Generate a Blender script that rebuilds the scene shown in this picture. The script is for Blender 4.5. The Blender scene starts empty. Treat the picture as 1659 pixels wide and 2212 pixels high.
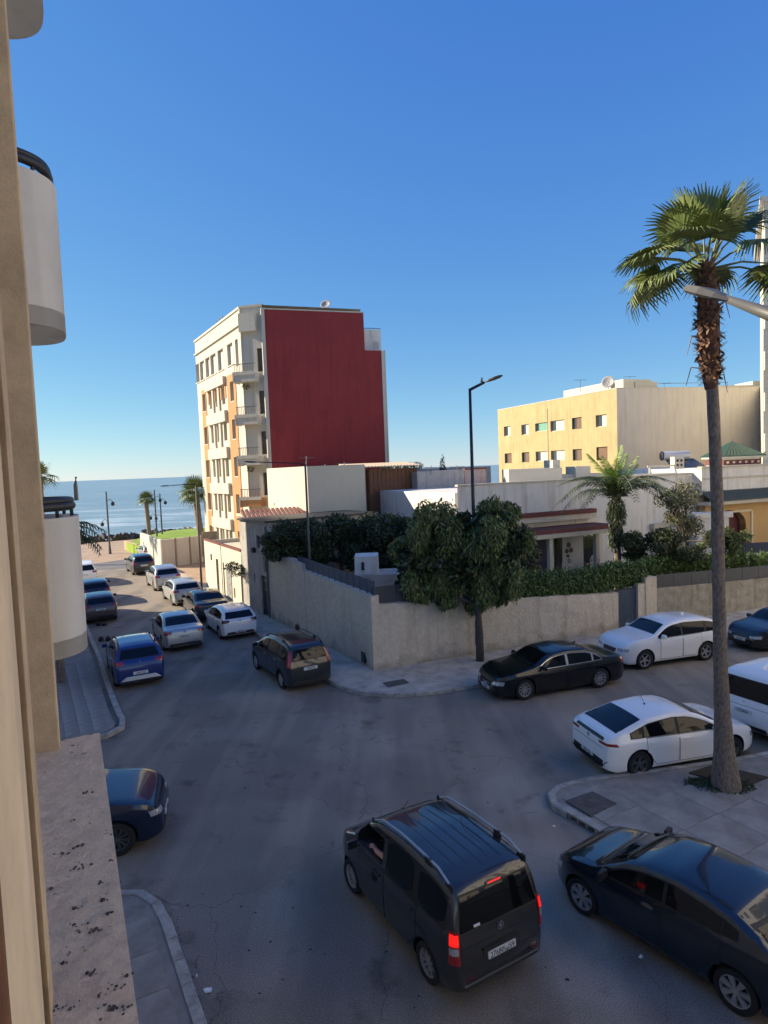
import bpy, bmesh, math, random
import numpy as np
from mathutils import Vector, Matrix
from mathutils.bvhtree import BVHTree
random.seed(7)
SC = bpy.context.scene
C = SC.collection
R_ = math.radians
# ---------------------------------------------------------------- camera, sky, sun, exposure
EYE = 7.8
F_, ROLL, PITCH = 1400., R_(2.2), math.atan(93/1400.)      # survey of the photograph, measured on a 1659 x 2212 print
cam = bpy.data.cameras.new('camera'); co = bpy.data.objects.new('camera', cam); C.objects.link(co)
cam.sensor_fit = 'VERTICAL'; cam.sensor_height = 24; cam.lens = 24*F_/2212
cam.clip_start = .05; cam.clip_end = 40000
co.location = (0, 0, EYE)
co.rotation_euler = (Matrix.Rotation(R_(90)-PITCH, 3, 'X') @ Matrix.Rotation(-ROLL, 3, 'Z')).to_euler()
SC.camera = co
SUN_EL = R_(27); TO = Vector((-.985, .17, 0)).normalized()
wd = bpy.data.worlds.new('World'); SC.world = wd; wd.use_nodes = True
nt = wd.node_tree; bg = nt.nodes['Background']
sk = nt.nodes.new('ShaderNodeTexSky'); sk.sky_type = 'NISHITA'; sk.sun_disc = False
sk.sun_elevation = SUN_EL; sk.sun_rotation = math.atan2(TO.x, TO.y)
sk.altitude = 1500; sk.air_density = 1.0; sk.dust_density = 0; sk.ozone_density = 3
sp_ = nt.nodes.new('ShaderNodeSeparateColor'); cb_ = nt.nodes.new('ShaderNodeCombineColor'); nt.links.new(sk.outputs[0], sp_.inputs[0])
for i_, (g_, k_) in enumerate(((1.0, .285), (.75, .535), (.31, 1.40))):      # film-like shoulder per channel: the low bright sky rolls off instead of clipping
    pw = nt.nodes.new('ShaderNodeMath'); pw.operation = 'POWER'; pw.inputs[1].default_value = g_; ml = nt.nodes.new('ShaderNodeMath'); ml.operation = 'MULTIPLY'; ml.inputs[1].default_value = k_
    nt.links.new(sp_.outputs[i_], pw.inputs[0]); nt.links.new(pw.outputs[0], ml.inputs[0]); nt.links.new(ml.outputs[0], cb_.inputs[i_])
nt.links.new(cb_.outputs[0], bg.inputs[0]); bg.inputs[1].default_value = .15
sl = bpy.data.lights.new('sun', 'SUN'); sl.energy = 4.2; sl.angle = R_(.5); sl.color = (1, .85, .64)
so = bpy.data.objects.new('sun', sl); C.objects.link(so)
to = Vector((TO.x*math.cos(SUN_EL), TO.y*math.cos(SUN_EL), math.sin(SUN_EL)))
so.rotation_euler = to.to_track_quat('Z', 'Y').to_euler()
vs = SC.view_settings; vs.view_transform = 'Standard'; vs.look = 'None'; vs.exposure = 1.2; vs.gamma = 1; vs.use_curve_mapping = False

def ray(x, y):
    dx = x-829.5; dy = y-1106
    u = dx*math.cos(ROLL)-dy*math.sin(ROLL); v = dy*math.cos(ROLL)+dx*math.sin(ROLL)
    return Vector((u, F_*math.cos(PITCH)-v*math.sin(PITCH), -(v*math.cos(PITCH)+F_*math.sin(PITCH))))
def G(x, y, z=0):                                            # surveyed point of the photograph on height z
    d = ray(x, y); t = (z-EYE)/d.z; return Vector((d.x*t, d.y*t, z))
def A(x, y, Y):                                              # ... at depth Y
    d = ray(x, y); t = Y/d.y; return Vector((d.x*t, Y, EYE+d.z*t))

# ---------------------------------------------------------------- materials
MATS = {}
def mat(name, col, rough=.8, metal=0, coat=0, var=0, vscale=3, bump=0, bscale=40, col2=None, spec=.5, emit=0, island=0, streak=0, stretch=None, bdist=.02, trans=0, detail=8):
    if name in MATS: return MATS[name]
    m = bpy.data.materials.new(name); m.use_nodes = True; MATS[name] = m
    N = m.node_tree.nodes; Lk = m.node_tree.links.new; b = N['Principled BSDF']
    b.inputs['Base Color'].default_value = (*col, 1); b.inputs['Roughness'].default_value = rough
    b.inputs['Metallic'].default_value = metal; b.inputs['Coat Weight'].default_value = coat
    b.inputs['Coat Roughness'].default_value = .03; b.inputs['Specular IOR Level'].default_value = spec
    if emit: b.inputs['Emission Color'].default_value = (*col, 1); b.inputs['Emission Strength'].default_value = emit
    if trans: b.inputs['Subsurface Weight'].default_value = 0
    tc = N.new('ShaderNodeTexCoord'); src = tc.outputs['Object']
    if stretch:
        mp = N.new('ShaderNodeMapping'); Lk(src, mp.inputs[0]); mp.inputs['Scale'].default_value = stretch; src = mp.outputs[0]
    out = None
    if var or col2:
        n = N.new('ShaderNodeTexNoise'); Lk(src, n.inputs[0]); n.inputs['Scale'].default_value = vscale; n.inputs['Detail'].default_value = detail; n.inputs['Roughness'].default_value = .65
        r = N.new('ShaderNodeValToRGB'); r.color_ramp.elements[0].position = .3; r.color_ramp.elements[1].position = .7
        c2 = col2 or tuple(max(0, c*(1-var)) for c in col); c1 = col if col2 else tuple(c*(1+var*.5) for c in col)
        r.color_ramp.elements[0].color = (*c2, 1); r.color_ramp.elements[1].color = (*c1, 1)
        Lk(n.outputs[0], r.inputs[0]); out = r.outputs[0]
    if streak:
        mp = N.new('ShaderNodeMapping'); Lk(tc.outputs['Object'], mp.inputs[0]); mp.inputs['Scale'].default_value = (2.2, 2.2, .18)
        n = N.new('ShaderNodeTexNoise'); Lk(mp.outputs[0], n.inputs[0]); n.inputs['Scale'].default_value = 1.6; n.inputs['Detail'].default_value = 6
        r = N.new('ShaderNodeValToRGB'); r.color_ramp.elements[0].position = .5; r.color_ramp.elements[1].position = .72
        r.color_ramp.elements[0].color = (1, 1, 1, 1); g = 1-streak; r.color_ramp.elements[1].color = (g, g*.96, g*.9, 1)
        mx = N.new('ShaderNodeMix'); mx.data_type = 'RGBA'; mx.blend_type = 'MULTIPLY'; mx.inputs[0].default_value = 1
        if out: Lk(out, mx.inputs[6])
        else: mx.inputs[6].default_value = (*col, 1)
        Lk(n.outputs[0], r.inputs[0]); Lk(r.outputs[0], mx.inputs[7]); out = mx.outputs[2]
    if island:
        g = N.new('ShaderNodeNewGeometry'); hs = N.new('ShaderNodeHueSaturation')
        mr = N.new('ShaderNodeMapRange'); Lk(g.outputs['Random Per Island'], mr.inputs[0]); mr.inputs[3].default_value = 1-island; mr.inputs[4].default_value = 1+island
        Lk(mr.outputs[0], hs.inputs['Value'])
        mh = N.new('ShaderNodeMapRange'); Lk(g.outputs['Random Per Island'], mh.inputs[0]); mh.inputs[3].default_value = .48; mh.inputs[4].default_value = .515
        Lk(mh.outputs[0], hs.inputs['Hue'])
        if out: Lk(out, hs.inputs['Color'])
        else: hs.inputs['Color'].default_value = (*col, 1)
        out = hs.outputs[0]
    if out: Lk(out, b.inputs['Base Color'])
    if bump:
        n = N.new('ShaderNodeTexNoise'); Lk(src, n.inputs[0]); n.inputs['Scale'].default_value = bscale; n.inputs['Detail'].default_value = 6; n.inputs['Roughness'].default_value = .7
        bp = N.new('ShaderNodeBump'); bp.inputs['Strength'].default_value = bump; bp.inputs['Distance'].default_value = bdist
        Lk(n.outputs[0], bp.inputs['Height']); Lk(bp.outputs[0], b.inputs['Normal'])
    return m
ASPHALT = mat('asphalt', (.072, .072, .078), .82, bump=.35, bscale=60, bdist=.01, spec=.3)
def asphalt_nodes():
    m = ASPHALT; N = m.node_tree.nodes; Lk = m.node_tree.links.new; b = N['Principled BSDF']
    tc = N.new('ShaderNodeTexCoord')
    def noise(sc, det, scale3=(1, 1, 1), rot=0):
        mp = N.new('ShaderNodeMapping'); Lk(tc.outputs['Object'], mp.inputs[0]); mp.inputs['Scale'].default_value = scale3; mp.inputs['Rotation'].default_value = (0, 0, rot)
        n = N.new('ShaderNodeTexNoise'); Lk(mp.outputs[0], n.inputs[0]); n.inputs['Scale'].default_value = sc; n.inputs['Detail'].default_value = det; n.inputs['Roughness'].default_value = .6
        return n.outputs[0]
    def ramp(src, stops):
        r = N.new('ShaderNodeValToRGB'); e = r.color_ramp.elements
        while len(e) < len(stops): e.new(.5)
        for i, (p, c) in enumerate(stops): e[i].position = p; e[i].color = (c[0], c[1], c[2], 1)
        Lk(src, r.inputs[0]); return r.outputs[0]
    def mul(a, c):
        mx = N.new('ShaderNodeMix'); mx.data_type = 'RGBA'; mx.blend_type = 'MULTIPLY'; mx.inputs[0].default_value = 1
        Lk(a, mx.inputs[6]); Lk(c, mx.inputs[7]); return mx.outputs[2]
    base = ramp(noise(.35, 5), [(.3, (.192, .170, .146)), (.7, (.240, .214, .185))])
    dust = ramp(noise(.5, 3, (1, .12, 1), R_(-29)), [(.44, (1, 1, 1)), (.60, (1.5, 1.46, 1.38))])   # tyre-polished dusty lanes along the street
    oil = ramp(noise(.9, 6), [(.28, (.58, .57, .56)), (.42, (1, 1, 1))])
    fine = ramp(noise(45, 4), [(.36, (.66, .66, .66)), (.64, (1.34, 1.34, 1.34))])
    vo = N.new('ShaderNodeTexVoronoi'); vo.feature = 'DISTANCE_TO_EDGE'; vo.inputs['Scale'].default_value = .22
    wn = N.new('ShaderNodeTexNoise'); wn.inputs['Scale'].default_value = 1.3; wn.inputs['Detail'].default_value = 7; Lk(tc.outputs['Object'], wn.inputs[0])
    wm = N.new('ShaderNodeMix'); wm.data_type = 'RGBA'; wm.blend_type = 'LINEAR_LIGHT'; wm.inputs[0].default_value = .5; Lk(tc.outputs['Object'], wm.inputs[6]); Lk(wn.outputs['Color'], wm.inputs[7]); Lk(wm.outputs[2], vo.inputs['Vector'])
    crack = ramp(vo.outputs['Distance'], [(.0, (.66, .66, .66)), (.0035, (1, 1, 1))])
    patch = ramp(noise(.16, 3), [(.46, (1, 1, 1)), (.50, (.87, .86, .84))])
    Lk(mul(mul(mul(mul(mul(base, dust), oil), fine), patch), crack), b.inputs['Base Color'])
asphalt_nodes()
KERB = mat('kerb_concrete', (.40, .38, .34), .9, var=.45, vscale=4, bump=.4, bscale=25)
SLAB = mat('paving_concrete', (.31, .29, .26), .9, var=.45, vscale=1.1, bump=.5, bscale=24, streak=0)
SLABG = mat('paving_joint', (.27, .25, .225), .95, var=.3, bump=.3)
PAVE = mat('pavement_concrete', (.46, .43, .38), .92, var=.4, vscale=1.5, bump=.4, bscale=20)
SAND = mat('sand_ground', (.36, .27, .18), .95, var=.35, vscale=.6, bump=.4, bscale=8)
WHITE = mat('white_render', (.72, .70, .65), .9, var=.12, vscale=1.2, bump=.25, bscale=15, streak=.22)
CREAM = mat('cream_render', (.66, .60, .47), .9, var=.1, vscale=1, bump=.25, bscale=12, streak=.12)
CREAMW = mat('cream_white_render', (.54, .505, .42), .9, var=.06, vscale=1, streak=.1)
ORANGE = mat('orange_render', (.46, .235, .10), .9, var=.08, vscale=1.5, streak=.08)
RED = mat('dark_red_paint', (.27, .030, .030), .8, var=.16, vscale=.5, streak=.16, bump=.2, bscale=8)
YEL = mat('yellow_render', (.43, .35, .18), .9, var=.14, vscale=.8, bump=.4, bscale=9, streak=.16)
GREYR = mat('beige_grey_render', (.60, .555, .50), .92, var=.08, vscale=.6, bump=.3, bscale=9, streak=.12)
PINK = mat('pink_render', (.55, .30, .23), .9, var=.15, vscale=1.2, bump=.3, streak=.15)
OCHRE = mat('ochre_render', (.52, .34, .15), .9, var=.1, vscale=1.2, bump=.2)
BROWN = mat('brown_render', (.22, .13, .08), .9, var=.3, vscale=1.5)
STONE = mat('rubble_stone', (.68, .61, .50), .95, col2=(.53, .47, .385), vscale=5, bump=1.0, bscale=9, bdist=.06, streak=.16)
BEIGE = mat('beige_stucco', (.64, .48, .30), .95, var=.28, vscale=6, bump=.9, bscale=90, bdist=.006)
BEIGE2 = mat('pale_beige_stucco', (.72, .57, .39), .9, var=.16, vscale=8, bump=.5, bscale=60, bdist=.004, stretch=(3, 3, .5))
BALC = mat('balcony_white', (.66, .63, .57), .9, var=.10, vscale=1.1, bump=.2, bscale=25, streak=.12)
DGLASS = mat('window_glass_dark', (.03, .035, .04), .06, spec=.8, coat=.5)
CGLASS = mat('car_glass', (.004, .005, .006), .04, spec=.38)
BLACKP = mat('black_plastic', (.018, .018, .02), .55)
TYRE = mat('tyre_rubber', (.016, .016, .017), .85, bump=.3, bscale=50)
ALLOY = mat('alloy_silver', (.50, .50, .51), .35, metal=.7)
ALLOYD = mat('alloy_dark', (.16, .16, .17), .35, metal=.7)
CHROME = mat('chrome_trim', (.75, .76, .78), .15, metal=1)
LAMPW = mat('headlamp_glass', (.55, .57, .6), .08, metal=.35, coat=1, var=.5, vscale=25)
LAMPR = mat('tail_lamp_red', (.30, .012, .015), .15, coat=1)
LAMPRD = mat('tail_lamp_dark', (.07, .01, .012), .15, coat=1)
BRAKE = mat('brake_light_on', (1, .015, .01), .3, emit=.42)
PLATE = mat('plate_white', (.62, .63, .64), .4)
INK = mat('plate_ink', (.02, .02, .02), .6)
METALG = mat('grey_metal', (.16, .17, .18), .5, metal=.5)
METALD = mat('dark_metal', (.035, .038, .042), .5, metal=.3)
LAMPH = mat('lamp_housing_grey', (.085, .085, .08), .5, var=.1)
BLUEM = mat('blue_grey_metal', (.045, .075, .12), .5, var=.25, vscale=4)
DARKP = mat('dark_panel_metal', (.05, .058, .072), .55, var=.25, vscale=3)
BLUED = mat('navy_door_paint', (.02, .03, .075), .5)
WOODB = mat('brown_wood', (.16, .07, .035), .7, var=.3, vscale=5)
REDW = mat('dark_red_door', (.13, .02, .025), .7, var=.15)
GTILE = mat('green_glazed_tile', (.02, .075, .055), .35, var=.3, vscale=6, island=.25)
GTILE2 = mat('aged_green_tile', (.085, .10, .085), .6, var=.3, vscale=6, island=.35)
TERRA = mat('terracotta_flashing', (.17, .055, .045), .85, var=.25)
BARK = mat('palm_bark', (.38, .30, .235), .95, col2=(.12, .09, .07), vscale=11, bump=1, bscale=26, stretch=(1.6, 1.6, .8), bdist=.05)
BOOT = mat('dead_frond_boots', (.20, .115, .07), .9, island=.5)
BARK2 = mat('tree_bark', (.10, .085, .07), .95, var=.4, vscale=8, bump=.8)
PALML = mat('palm_leaf', (.13, .17, .045), .5, island=.45)
PALMP = mat('palm_petiole', (.13, .15, .05), .6)
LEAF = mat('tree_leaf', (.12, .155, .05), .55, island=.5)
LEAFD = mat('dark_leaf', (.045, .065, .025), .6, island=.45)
LEAFO = mat('olive_leaf', (.12, .12, .05), .6, island=.5)
LEAFSUN = mat('sunlit_leaf', (.22, .33, .06), .5, island=.4)
IVY = mat('ivy_leaf', (.10, .16, .045), .55, island=.5)
GRASS = mat('lawn_grass', (.24, .36, .03), .9, var=.25, vscale=.8)
ROCK = mat('sea_rock', (.11, .095, .08), .9, island=.4)
SOIL = mat('soil', (.06, .045, .03), 1, var=.4, vscale=10, bump=1, bscale=30)
TANK = mat('solar_tank_metal', (.50, .50, .52), .4, metal=.3)
SOLAR = mat('solar_collector', (.02, .025, .035), .2, coat=.4)
GALV = mat('galvanised_rail', (.42, .45, .48), .4, metal=.5)
PLASTW = mat('white_garden_metal', (.6, .6, .6), .5)
SKIN = mat('skin', (.58, .30, .22), .55)
CLOTH = mat('dark_shirt', (.03, .035, .04), .9)
HAIR = mat('dark_hair', (.01, .008, .006), .6)
IRON = mat('iron_grate', (.07, .062, .055), .7, var=.3, vscale=20, bump=.5)
PAPER = mat('paper_white', (.75, .76, .78), .7)
RAILD = mat('black_handrail', (.022, .022, .024), .5)
STAIN = mat('dry_moss', (.11, .08, .06), 1, island=.5)
LIT = mat('cream_lit', (.56, .53, .43), .9, var=.06)
CURT = mat('curtain_white', (.5, .5, .48), .9, var=.15, vscale=6)
GREENC = mat('green_curtain', (.16, .36, .27), .9, var=.1)
WBROWN = mat('brown_shutter', (.17, .10, .065), .8, var=.2)

BOUNCE_WHITE = mat('bounce_white', (.84, .80, .72), .9, var=.04)  # bright white of the added unseen blocks, strengthens their bounce light
def soil_base(m, h=.45, dark=.62):
    # damp and splash dirt along the foot of a wall
    N = m.node_tree.nodes; Lk = m.node_tree.links.new; b = N['Principled BSDF']; src = b.inputs['Base Color'].links[0].from_socket
    g = N.new('ShaderNodeNewGeometry'); sp = N.new('ShaderNodeSeparateXYZ'); Lk(g.outputs['Position'], sp.inputs[0]); n = N.new('ShaderNodeTexNoise'); n.inputs['Scale'].default_value = 1.7; n.inputs['Detail'].default_value = 6; Lk(g.outputs['Position'], n.inputs[0])
    a = N.new('ShaderNodeMath'); a.operation = 'MULTIPLY_ADD'; Lk(n.outputs[0], a.inputs[0]); a.inputs[1].default_value = -1.5; Lk(sp.outputs[2], a.inputs[2])
    mr = N.new('ShaderNodeMapRange'); Lk(a.outputs[0], mr.inputs[0]); mr.inputs[1].default_value = -.65; mr.inputs[2].default_value = -.65+h; mr.inputs[3].default_value = dark; mr.inputs[4].default_value = 1
    cb = N.new('ShaderNodeCombineColor'); [Lk(mr.outputs[0], cb.inputs[i]) for i in range(3)]
    mx = N.new('ShaderNodeMix'); mx.data_type = 'RGBA'; mx.blend_type = 'MULTIPLY'; mx.inputs[0].default_value = 1; Lk(src, mx.inputs[6]); Lk(cb.outputs[0], mx.inputs[7]); Lk(mx.outputs[2], b.inputs['Base Color'])
soil_base(STONE)
def speckle(m, scale, thr, col):
    N = m.node_tree.nodes; Lk = m.node_tree.links.new; b = N['Principled BSDF']; src = b.inputs['Base Color'].links[0].from_socket; tc = N.new('ShaderNodeTexCoord')
    n = N.new('ShaderNodeTexNoise'); n.inputs['Scale'].default_value = scale; n.inputs['Detail'].default_value = 5; n.inputs['Roughness'].default_value = .7; Lk(tc.outputs['Object'], n.inputs[0])
    r = N.new('ShaderNodeValToRGB'); r.color_ramp.elements[0].position = thr; r.color_ramp.elements[0].color = (0, 0, 0, 1); r.color_ramp.elements[1].position = thr+.05; r.color_ramp.elements[1].color = (1, 1, 1, 1); Lk(n.outputs[0], r.inputs[0])
    mx = N.new('ShaderNodeMix'); mx.data_type = 'RGBA'; Lk(r.outputs[0], mx.inputs[0]); Lk(src, mx.inputs[6]); mx.inputs[7].default_value = (*col, 1); Lk(mx.outputs[2], b.inputs['Base Color'])
def water_mat():
    m = bpy.data.materials.new('sea_water'); m.use_nodes = True; N = m.node_tree.nodes; Lk = m.node_tree.links.new; b = N['Principled BSDF']
    b.inputs['Roughness'].default_value = .32; b.inputs['Specular IOR Level'].default_value = .35
    tc = N.new('ShaderNodeTexCoord'); mp = N.new('ShaderNodeMapping'); Lk(tc.outputs['Object'], mp.inputs[0]); mp.inputs['Rotation'].default_value = (0, 0, R_(-16)); mp.inputs['Scale'].default_value = (.25, 1, 1)
    n = N.new('ShaderNodeTexNoise'); Lk(mp.outputs[0], n.inputs[0]); n.inputs['Scale'].default_value = .22; n.inputs['Detail'].default_value = 9; n.inputs['Roughness'].default_value = .68
    bp = N.new('ShaderNodeBump'); bp.inputs['Strength'].default_value = .8; bp.inputs['Distance'].default_value = 1.2; Lk(n.outputs[0], bp.inputs['Height']); Lk(bp.outputs[0], b.inputs['Normal'])
    n2 = N.new('ShaderNodeTexNoise'); Lk(mp.outputs[0], n2.inputs[0]); n2.inputs['Scale'].default_value = .09; n2.inputs['Detail'].default_value = 10; n2.inputs['Roughness'].default_value = .72
    # foam: more of it near the shore (object Y small)
    sp = N.new('ShaderNodeSeparateXYZ'); Lk(tc.outputs['Object'], sp.inputs[0])
    sh = N.new('ShaderNodeMath'); sh.operation = 'MULTIPLY_ADD'; Lk(sp.outputs[0], sh.inputs[0]); sh.inputs[1].default_value = -.30; Lk(sp.outputs[1], sh.inputs[2])
    mr = N.new('ShaderNodeMapRange'); Lk(sh.outputs[0], mr.inputs[0]); mr.inputs[1].default_value = 92; mr.inputs[2].default_value = 330; mr.inputs[3].default_value = .145; mr.inputs[4].default_value = 0
    ad = N.new('ShaderNodeMath'); ad.operation = 'ADD'; Lk(n2.outputs[0], ad.inputs[0]); Lk(mr.outputs[0], ad.inputs[1])
    r = N.new('ShaderNodeValToRGB'); e = r.color_ramp.elements; e[0].position = .35; e[0].color = (.14, .235, .265, 1); e[1].position = .58; e[1].color = (.25, .34, .355, 1)
    q = e.new(.62); q.color = (.38, .48, .49, 1); q = e.new(.69); q.color = (.6, .64, .64, 1)
    Lk(ad.outputs[0], r.inputs[0]); Lk(r.outputs[0], b.inputs['Base Color'])
    return m
WATER = water_mat()

# ---------------------------------------------------------------- mesh helpers
class MB:
    def __init__(s): s.v = []; s.f = []; s.m = []
    def quad(s, a, b, c, d, mi=0):
        i = len(s.v); s.v += [tuple(a), tuple(b), tuple(c), tuple(d)]; s.f.append((i, i+1, i+2, i+3)); s.m.append(mi)
    def tri(s, a, b, c, mi=0):
        i = len(s.v); s.v += [tuple(a), tuple(b), tuple(c)]; s.f.append((i, i+1, i+2)); s.m.append(mi)
    def hexa(s, p, mi=0):      # 8 points: bottom 4 ccw, top 4
        i = len(s.v); s.v += [tuple(q) for q in p]
        for f in ((0, 3, 2, 1), (4, 5, 6, 7), (0, 1, 5, 4), (1, 2, 6, 5), (2, 3, 7, 6), (3, 0, 4, 7)): s.f.append(tuple(i+k for k in f)); s.m.append(mi)
    def box(s, x0, x1, y0, y1, z0, z1, mi=0):
        s.hexa([(x0, y0, z0), (x1, y0, z0), (x1, y1, z0), (x0, y1, z0), (x0, y0, z1), (x1, y0, z1), (x1, y1, z1), (x0, y1, z1)], mi)
    def prism(s, poly, z0, z1, mi=0, zt=None):
        n = len(poly); i = len(s.v)
        s.v += [(p[0], p[1], z0) for p in poly]+[(p[0], p[1], (zt[k] if zt else z1)) for k, p in enumerate(poly)]
        s.f.append(tuple(i+n+k for k in range(n))); s.m.append(mi); s.f.append(tuple(i+n-1-k for k in range(n))); s.m.append(mi)
        for k in range(n): s.f.append((i+k, i+(k+1) % n, i+n+(k+1) % n, i+n+k)); s.m.append(mi)
    def tube(s, pts, rads, seg=10, mi=0, cap=True):
        pts = [Vector(p) for p in pts]; i0 = len(s.v); n = len(pts)
        if not hasattr(rads, '__len__'): rads = [rads]*n
        for k, p in enumerate(pts):
            t = (pts[min(k+1, n-1)]-pts[max(k-1, 0)]).normalized()
            a = t.cross(Vector((0, 0, 1)));  a = a if a.length > .05 else t.cross(Vector((1, 0, 0)))
            a.normalize(); b = t.cross(a)
            for j in range(seg):
                an = 2*math.pi*j/seg; q = p+(a*math.cos(an)+b*math.sin(an))*rads[k]; s.v.append(tuple(q))
        for k in range(n-1):
            for j in range(seg):
                s.f.append((i0+k*seg+j, i0+k*seg+(j+1) % seg, i0+(k+1)*seg+(j+1) % seg, i0+(k+1)*seg+j)); s.m.append(mi)
        if cap:
            s.f.append(tuple(i0+j for j in range(seg))); s.m.append(mi); s.f.append(tuple(i0+(n-1)*seg+seg-1-j for j in range(seg))); s.m.append(mi)
    def build(s, name, mats, parent=None, smooth=False, angle=None, kind=None, fix=True):
        me = bpy.data.meshes.new(name); me.from_pydata(s.v, [], s.f)
        for m in (mats if isinstance(mats, (list, tuple)) else [mats]): me.materials.append(m)
        if any(s.m): me.polygons.foreach_set('material_index', s.m)
        if fix:
            bm = bmesh.new(); bm.from_mesh(me); bmesh.ops.recalc_face_normals(bm, faces=bm.faces); bm.to_mesh(me); bm.free()
        if smooth: me.polygons.foreach_set('use_smooth', [True]*len(me.polygons))
        if smooth and angle: me.set_sharp_from_angle(angle=R_(angle))
        me.update()
        o = bpy.data.objects.new(name, me); C.objects.link(o); o.parent = parent
        if kind: o['kind'] = kind
        return o
def tag(o, label, cat, group=None):
    o['label'] = label; o['category'] = cat
    if group: o['group'] = group
    return o
def thing(name, label, cat, loc=(0, 0, 0), rz=0, group=None):
    o = bpy.data.objects.new(name, None); C.objects.link(o); o.empty_display_size = .2
    o.location = loc; o.rotation_euler = (0, 0, rz); return tag(o, label, cat, group)
def struct(o): o['kind'] = 'structure'; return o
def inst(src, parent=None, loc=None, rot=None, scale=None):
    o = src.copy(); C.objects.link(o); o.parent = parent
    if loc is not None: o.location = loc
    if rot is not None: o.rotation_euler = rot
    if scale is not None: o.scale = scale
    return o
def copy_tree(o, parent=None):
    c = o.copy(); C.objects.link(c); c.parent = parent
    for ch in list(o.children): copy_tree(ch, c)
    return c
def add_bevel(o, w=.01, seg=1):
    m = o.modifiers.new('bevel', 'BEVEL'); m.width = w; m.segments = seg; m.limit_method = 'ANGLE'; m.angle_limit = R_(40); return o
class Fr:
    """facade frame: P0 left, P1 right as seen from outside; w points outward"""
    def __init__(s, P0, P1):
        s.o = Vector((P0[0], P0[1], 0)); d = Vector((P1[0]-P0[0], P1[1]-P0[1], 0)); s.L = d.length; s.u = d.normalized(); s.n = Vector((s.u.y, -s.u.x, 0))
    def p(s, u, w, z): return s.o+s.u*u+s.n*w+Vector((0, 0, z))
    def hit(s, px, py, w=0):
        d = ray(px, py); e = Vector((0, 0, EYE)); q = s.o+s.n*w
        t = (q-e).dot(s.n)/d.dot(s.n); h = e+d*t-s.o; return h.dot(s.u), h.z
    def rect(s, x0, y0, x1, y1):
        a = s.hit(x0, y0); b = s.hit(x1, y1); return (min(a[0], b[0]), max(a[0], b[0]), min(a[1], b[1]), max(a[1], b[1]))
    def box(s, mb, u0, u1, w0, w1, z0, z1, mi=0):
        mb.hexa([s.p(u0, w1, z0), s.p(u1, w1, z0), s.p(u1, w0, z0), s.p(u0, w0, z0), s.p(u0, w1, z1), s.p(u1, w1, z1), s.p(u1, w0, z1), s.p(u0, w0, z1)], mi)
    def wall(s, mb, u0, u1, z0, z1, holes=(), depth=.25, mi=0, thick=None):
        us = sorted({u0, u1, *[min(max(h[k], u0), u1) for h in holes for k in (0, 1)]}); zs = sorted({z0, z1, *[min(max(h[k], z0), z1) for h in holes for k in (2, 3)]})
        for a, b in zip(us, us[1:]):
            for c, d in zip(zs, zs[1:]):
                mu, mz = (a+b)/2, (c+d)/2
                if any(h[0] < mu < h[1] and h[2] < mz < h[3] for h in holes): continue
                mb.quad(s.p(a, 0, c), s.p(b, 0, c), s.p(b, 0, d), s.p(a, 0, d), mi)
        for h in holes:
            a, b, c, d = h[:4]
            mb.quad(s.p(a, 0, c), s.p(a, 0, d), s.p(a, -depth, d), s.p(a, -depth, c), mi)
            mb.quad(s.p(b, 0, c), s.p(b, -depth, c), s.p(b, -depth, d), s.p(b, 0, d), mi)
            mb.quad(s.p(a, 0, c), s.p(a, -depth, c), s.p(b, -depth, c), s.p(b, 0, c), mi)
            mb.quad(s.p(a, 0, d), s.p(b, 0, d), s.p(b, -depth, d), s.p(a, -depth, d), mi)
            if len(h) < 5: mb.quad(s.p(a, -depth, c), s.p(b, -depth, c), s.p(b, -depth, d), s.p(a, -depth, d), mi)
    def window(s, r, parent, depth=.2, frame=WHITE, glass=DGLASS, fw=.05, mull=1, half=None, name='window', sill=None):
        u0, u1, z0, z1 = r; w = -depth+.012
        mb = MB(); g = .004
        s.box(mb, u0+g, u0+fw, w, w+.05, z0+g, z1-g); s.box(mb, u1-fw, u1-g, w, w+.05, z0+g, z1-g)
        s.box(mb, u0+fw, u1-fw, w, w+.05, z0+g, z0+fw); s.box(mb, u0+fw, u1-fw, w, w+.05, z1-fw, z1-g)
        for k in range(1, mull+1):
            uc = u0+(u1-u0)*k/(mull+1); s.box(mb, uc-fw*.4, uc+fw*.4, w, w+.045, z0+fw, z1-fw)
        o = mb.build(name, frame, parent, fix=False)
        m2 = MB(); s.box(m2, u0+fw*.8, u1-fw*.8, w+.008, w+.02, z0+fw*.8, z1-fw*.8); m2.build('pane', glass, o, fix=False)
        if half:
            m3 = MB(); um = u0+(u1-u0)*half[0]; ue = u0+(u1-u0)*half[1]; s.box(m3, um, ue, w+.052, w+.075, z0+fw, z1-fw); m3.build('shutter', half[2], o, fix=False)
        if sill:
            m4 = MB(); s.box(m4, u0-.08, u1+.08, .003, .07, z0-.09, z0-.01); m4.build('sill', sill, o, fix=False)
        return o

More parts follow.
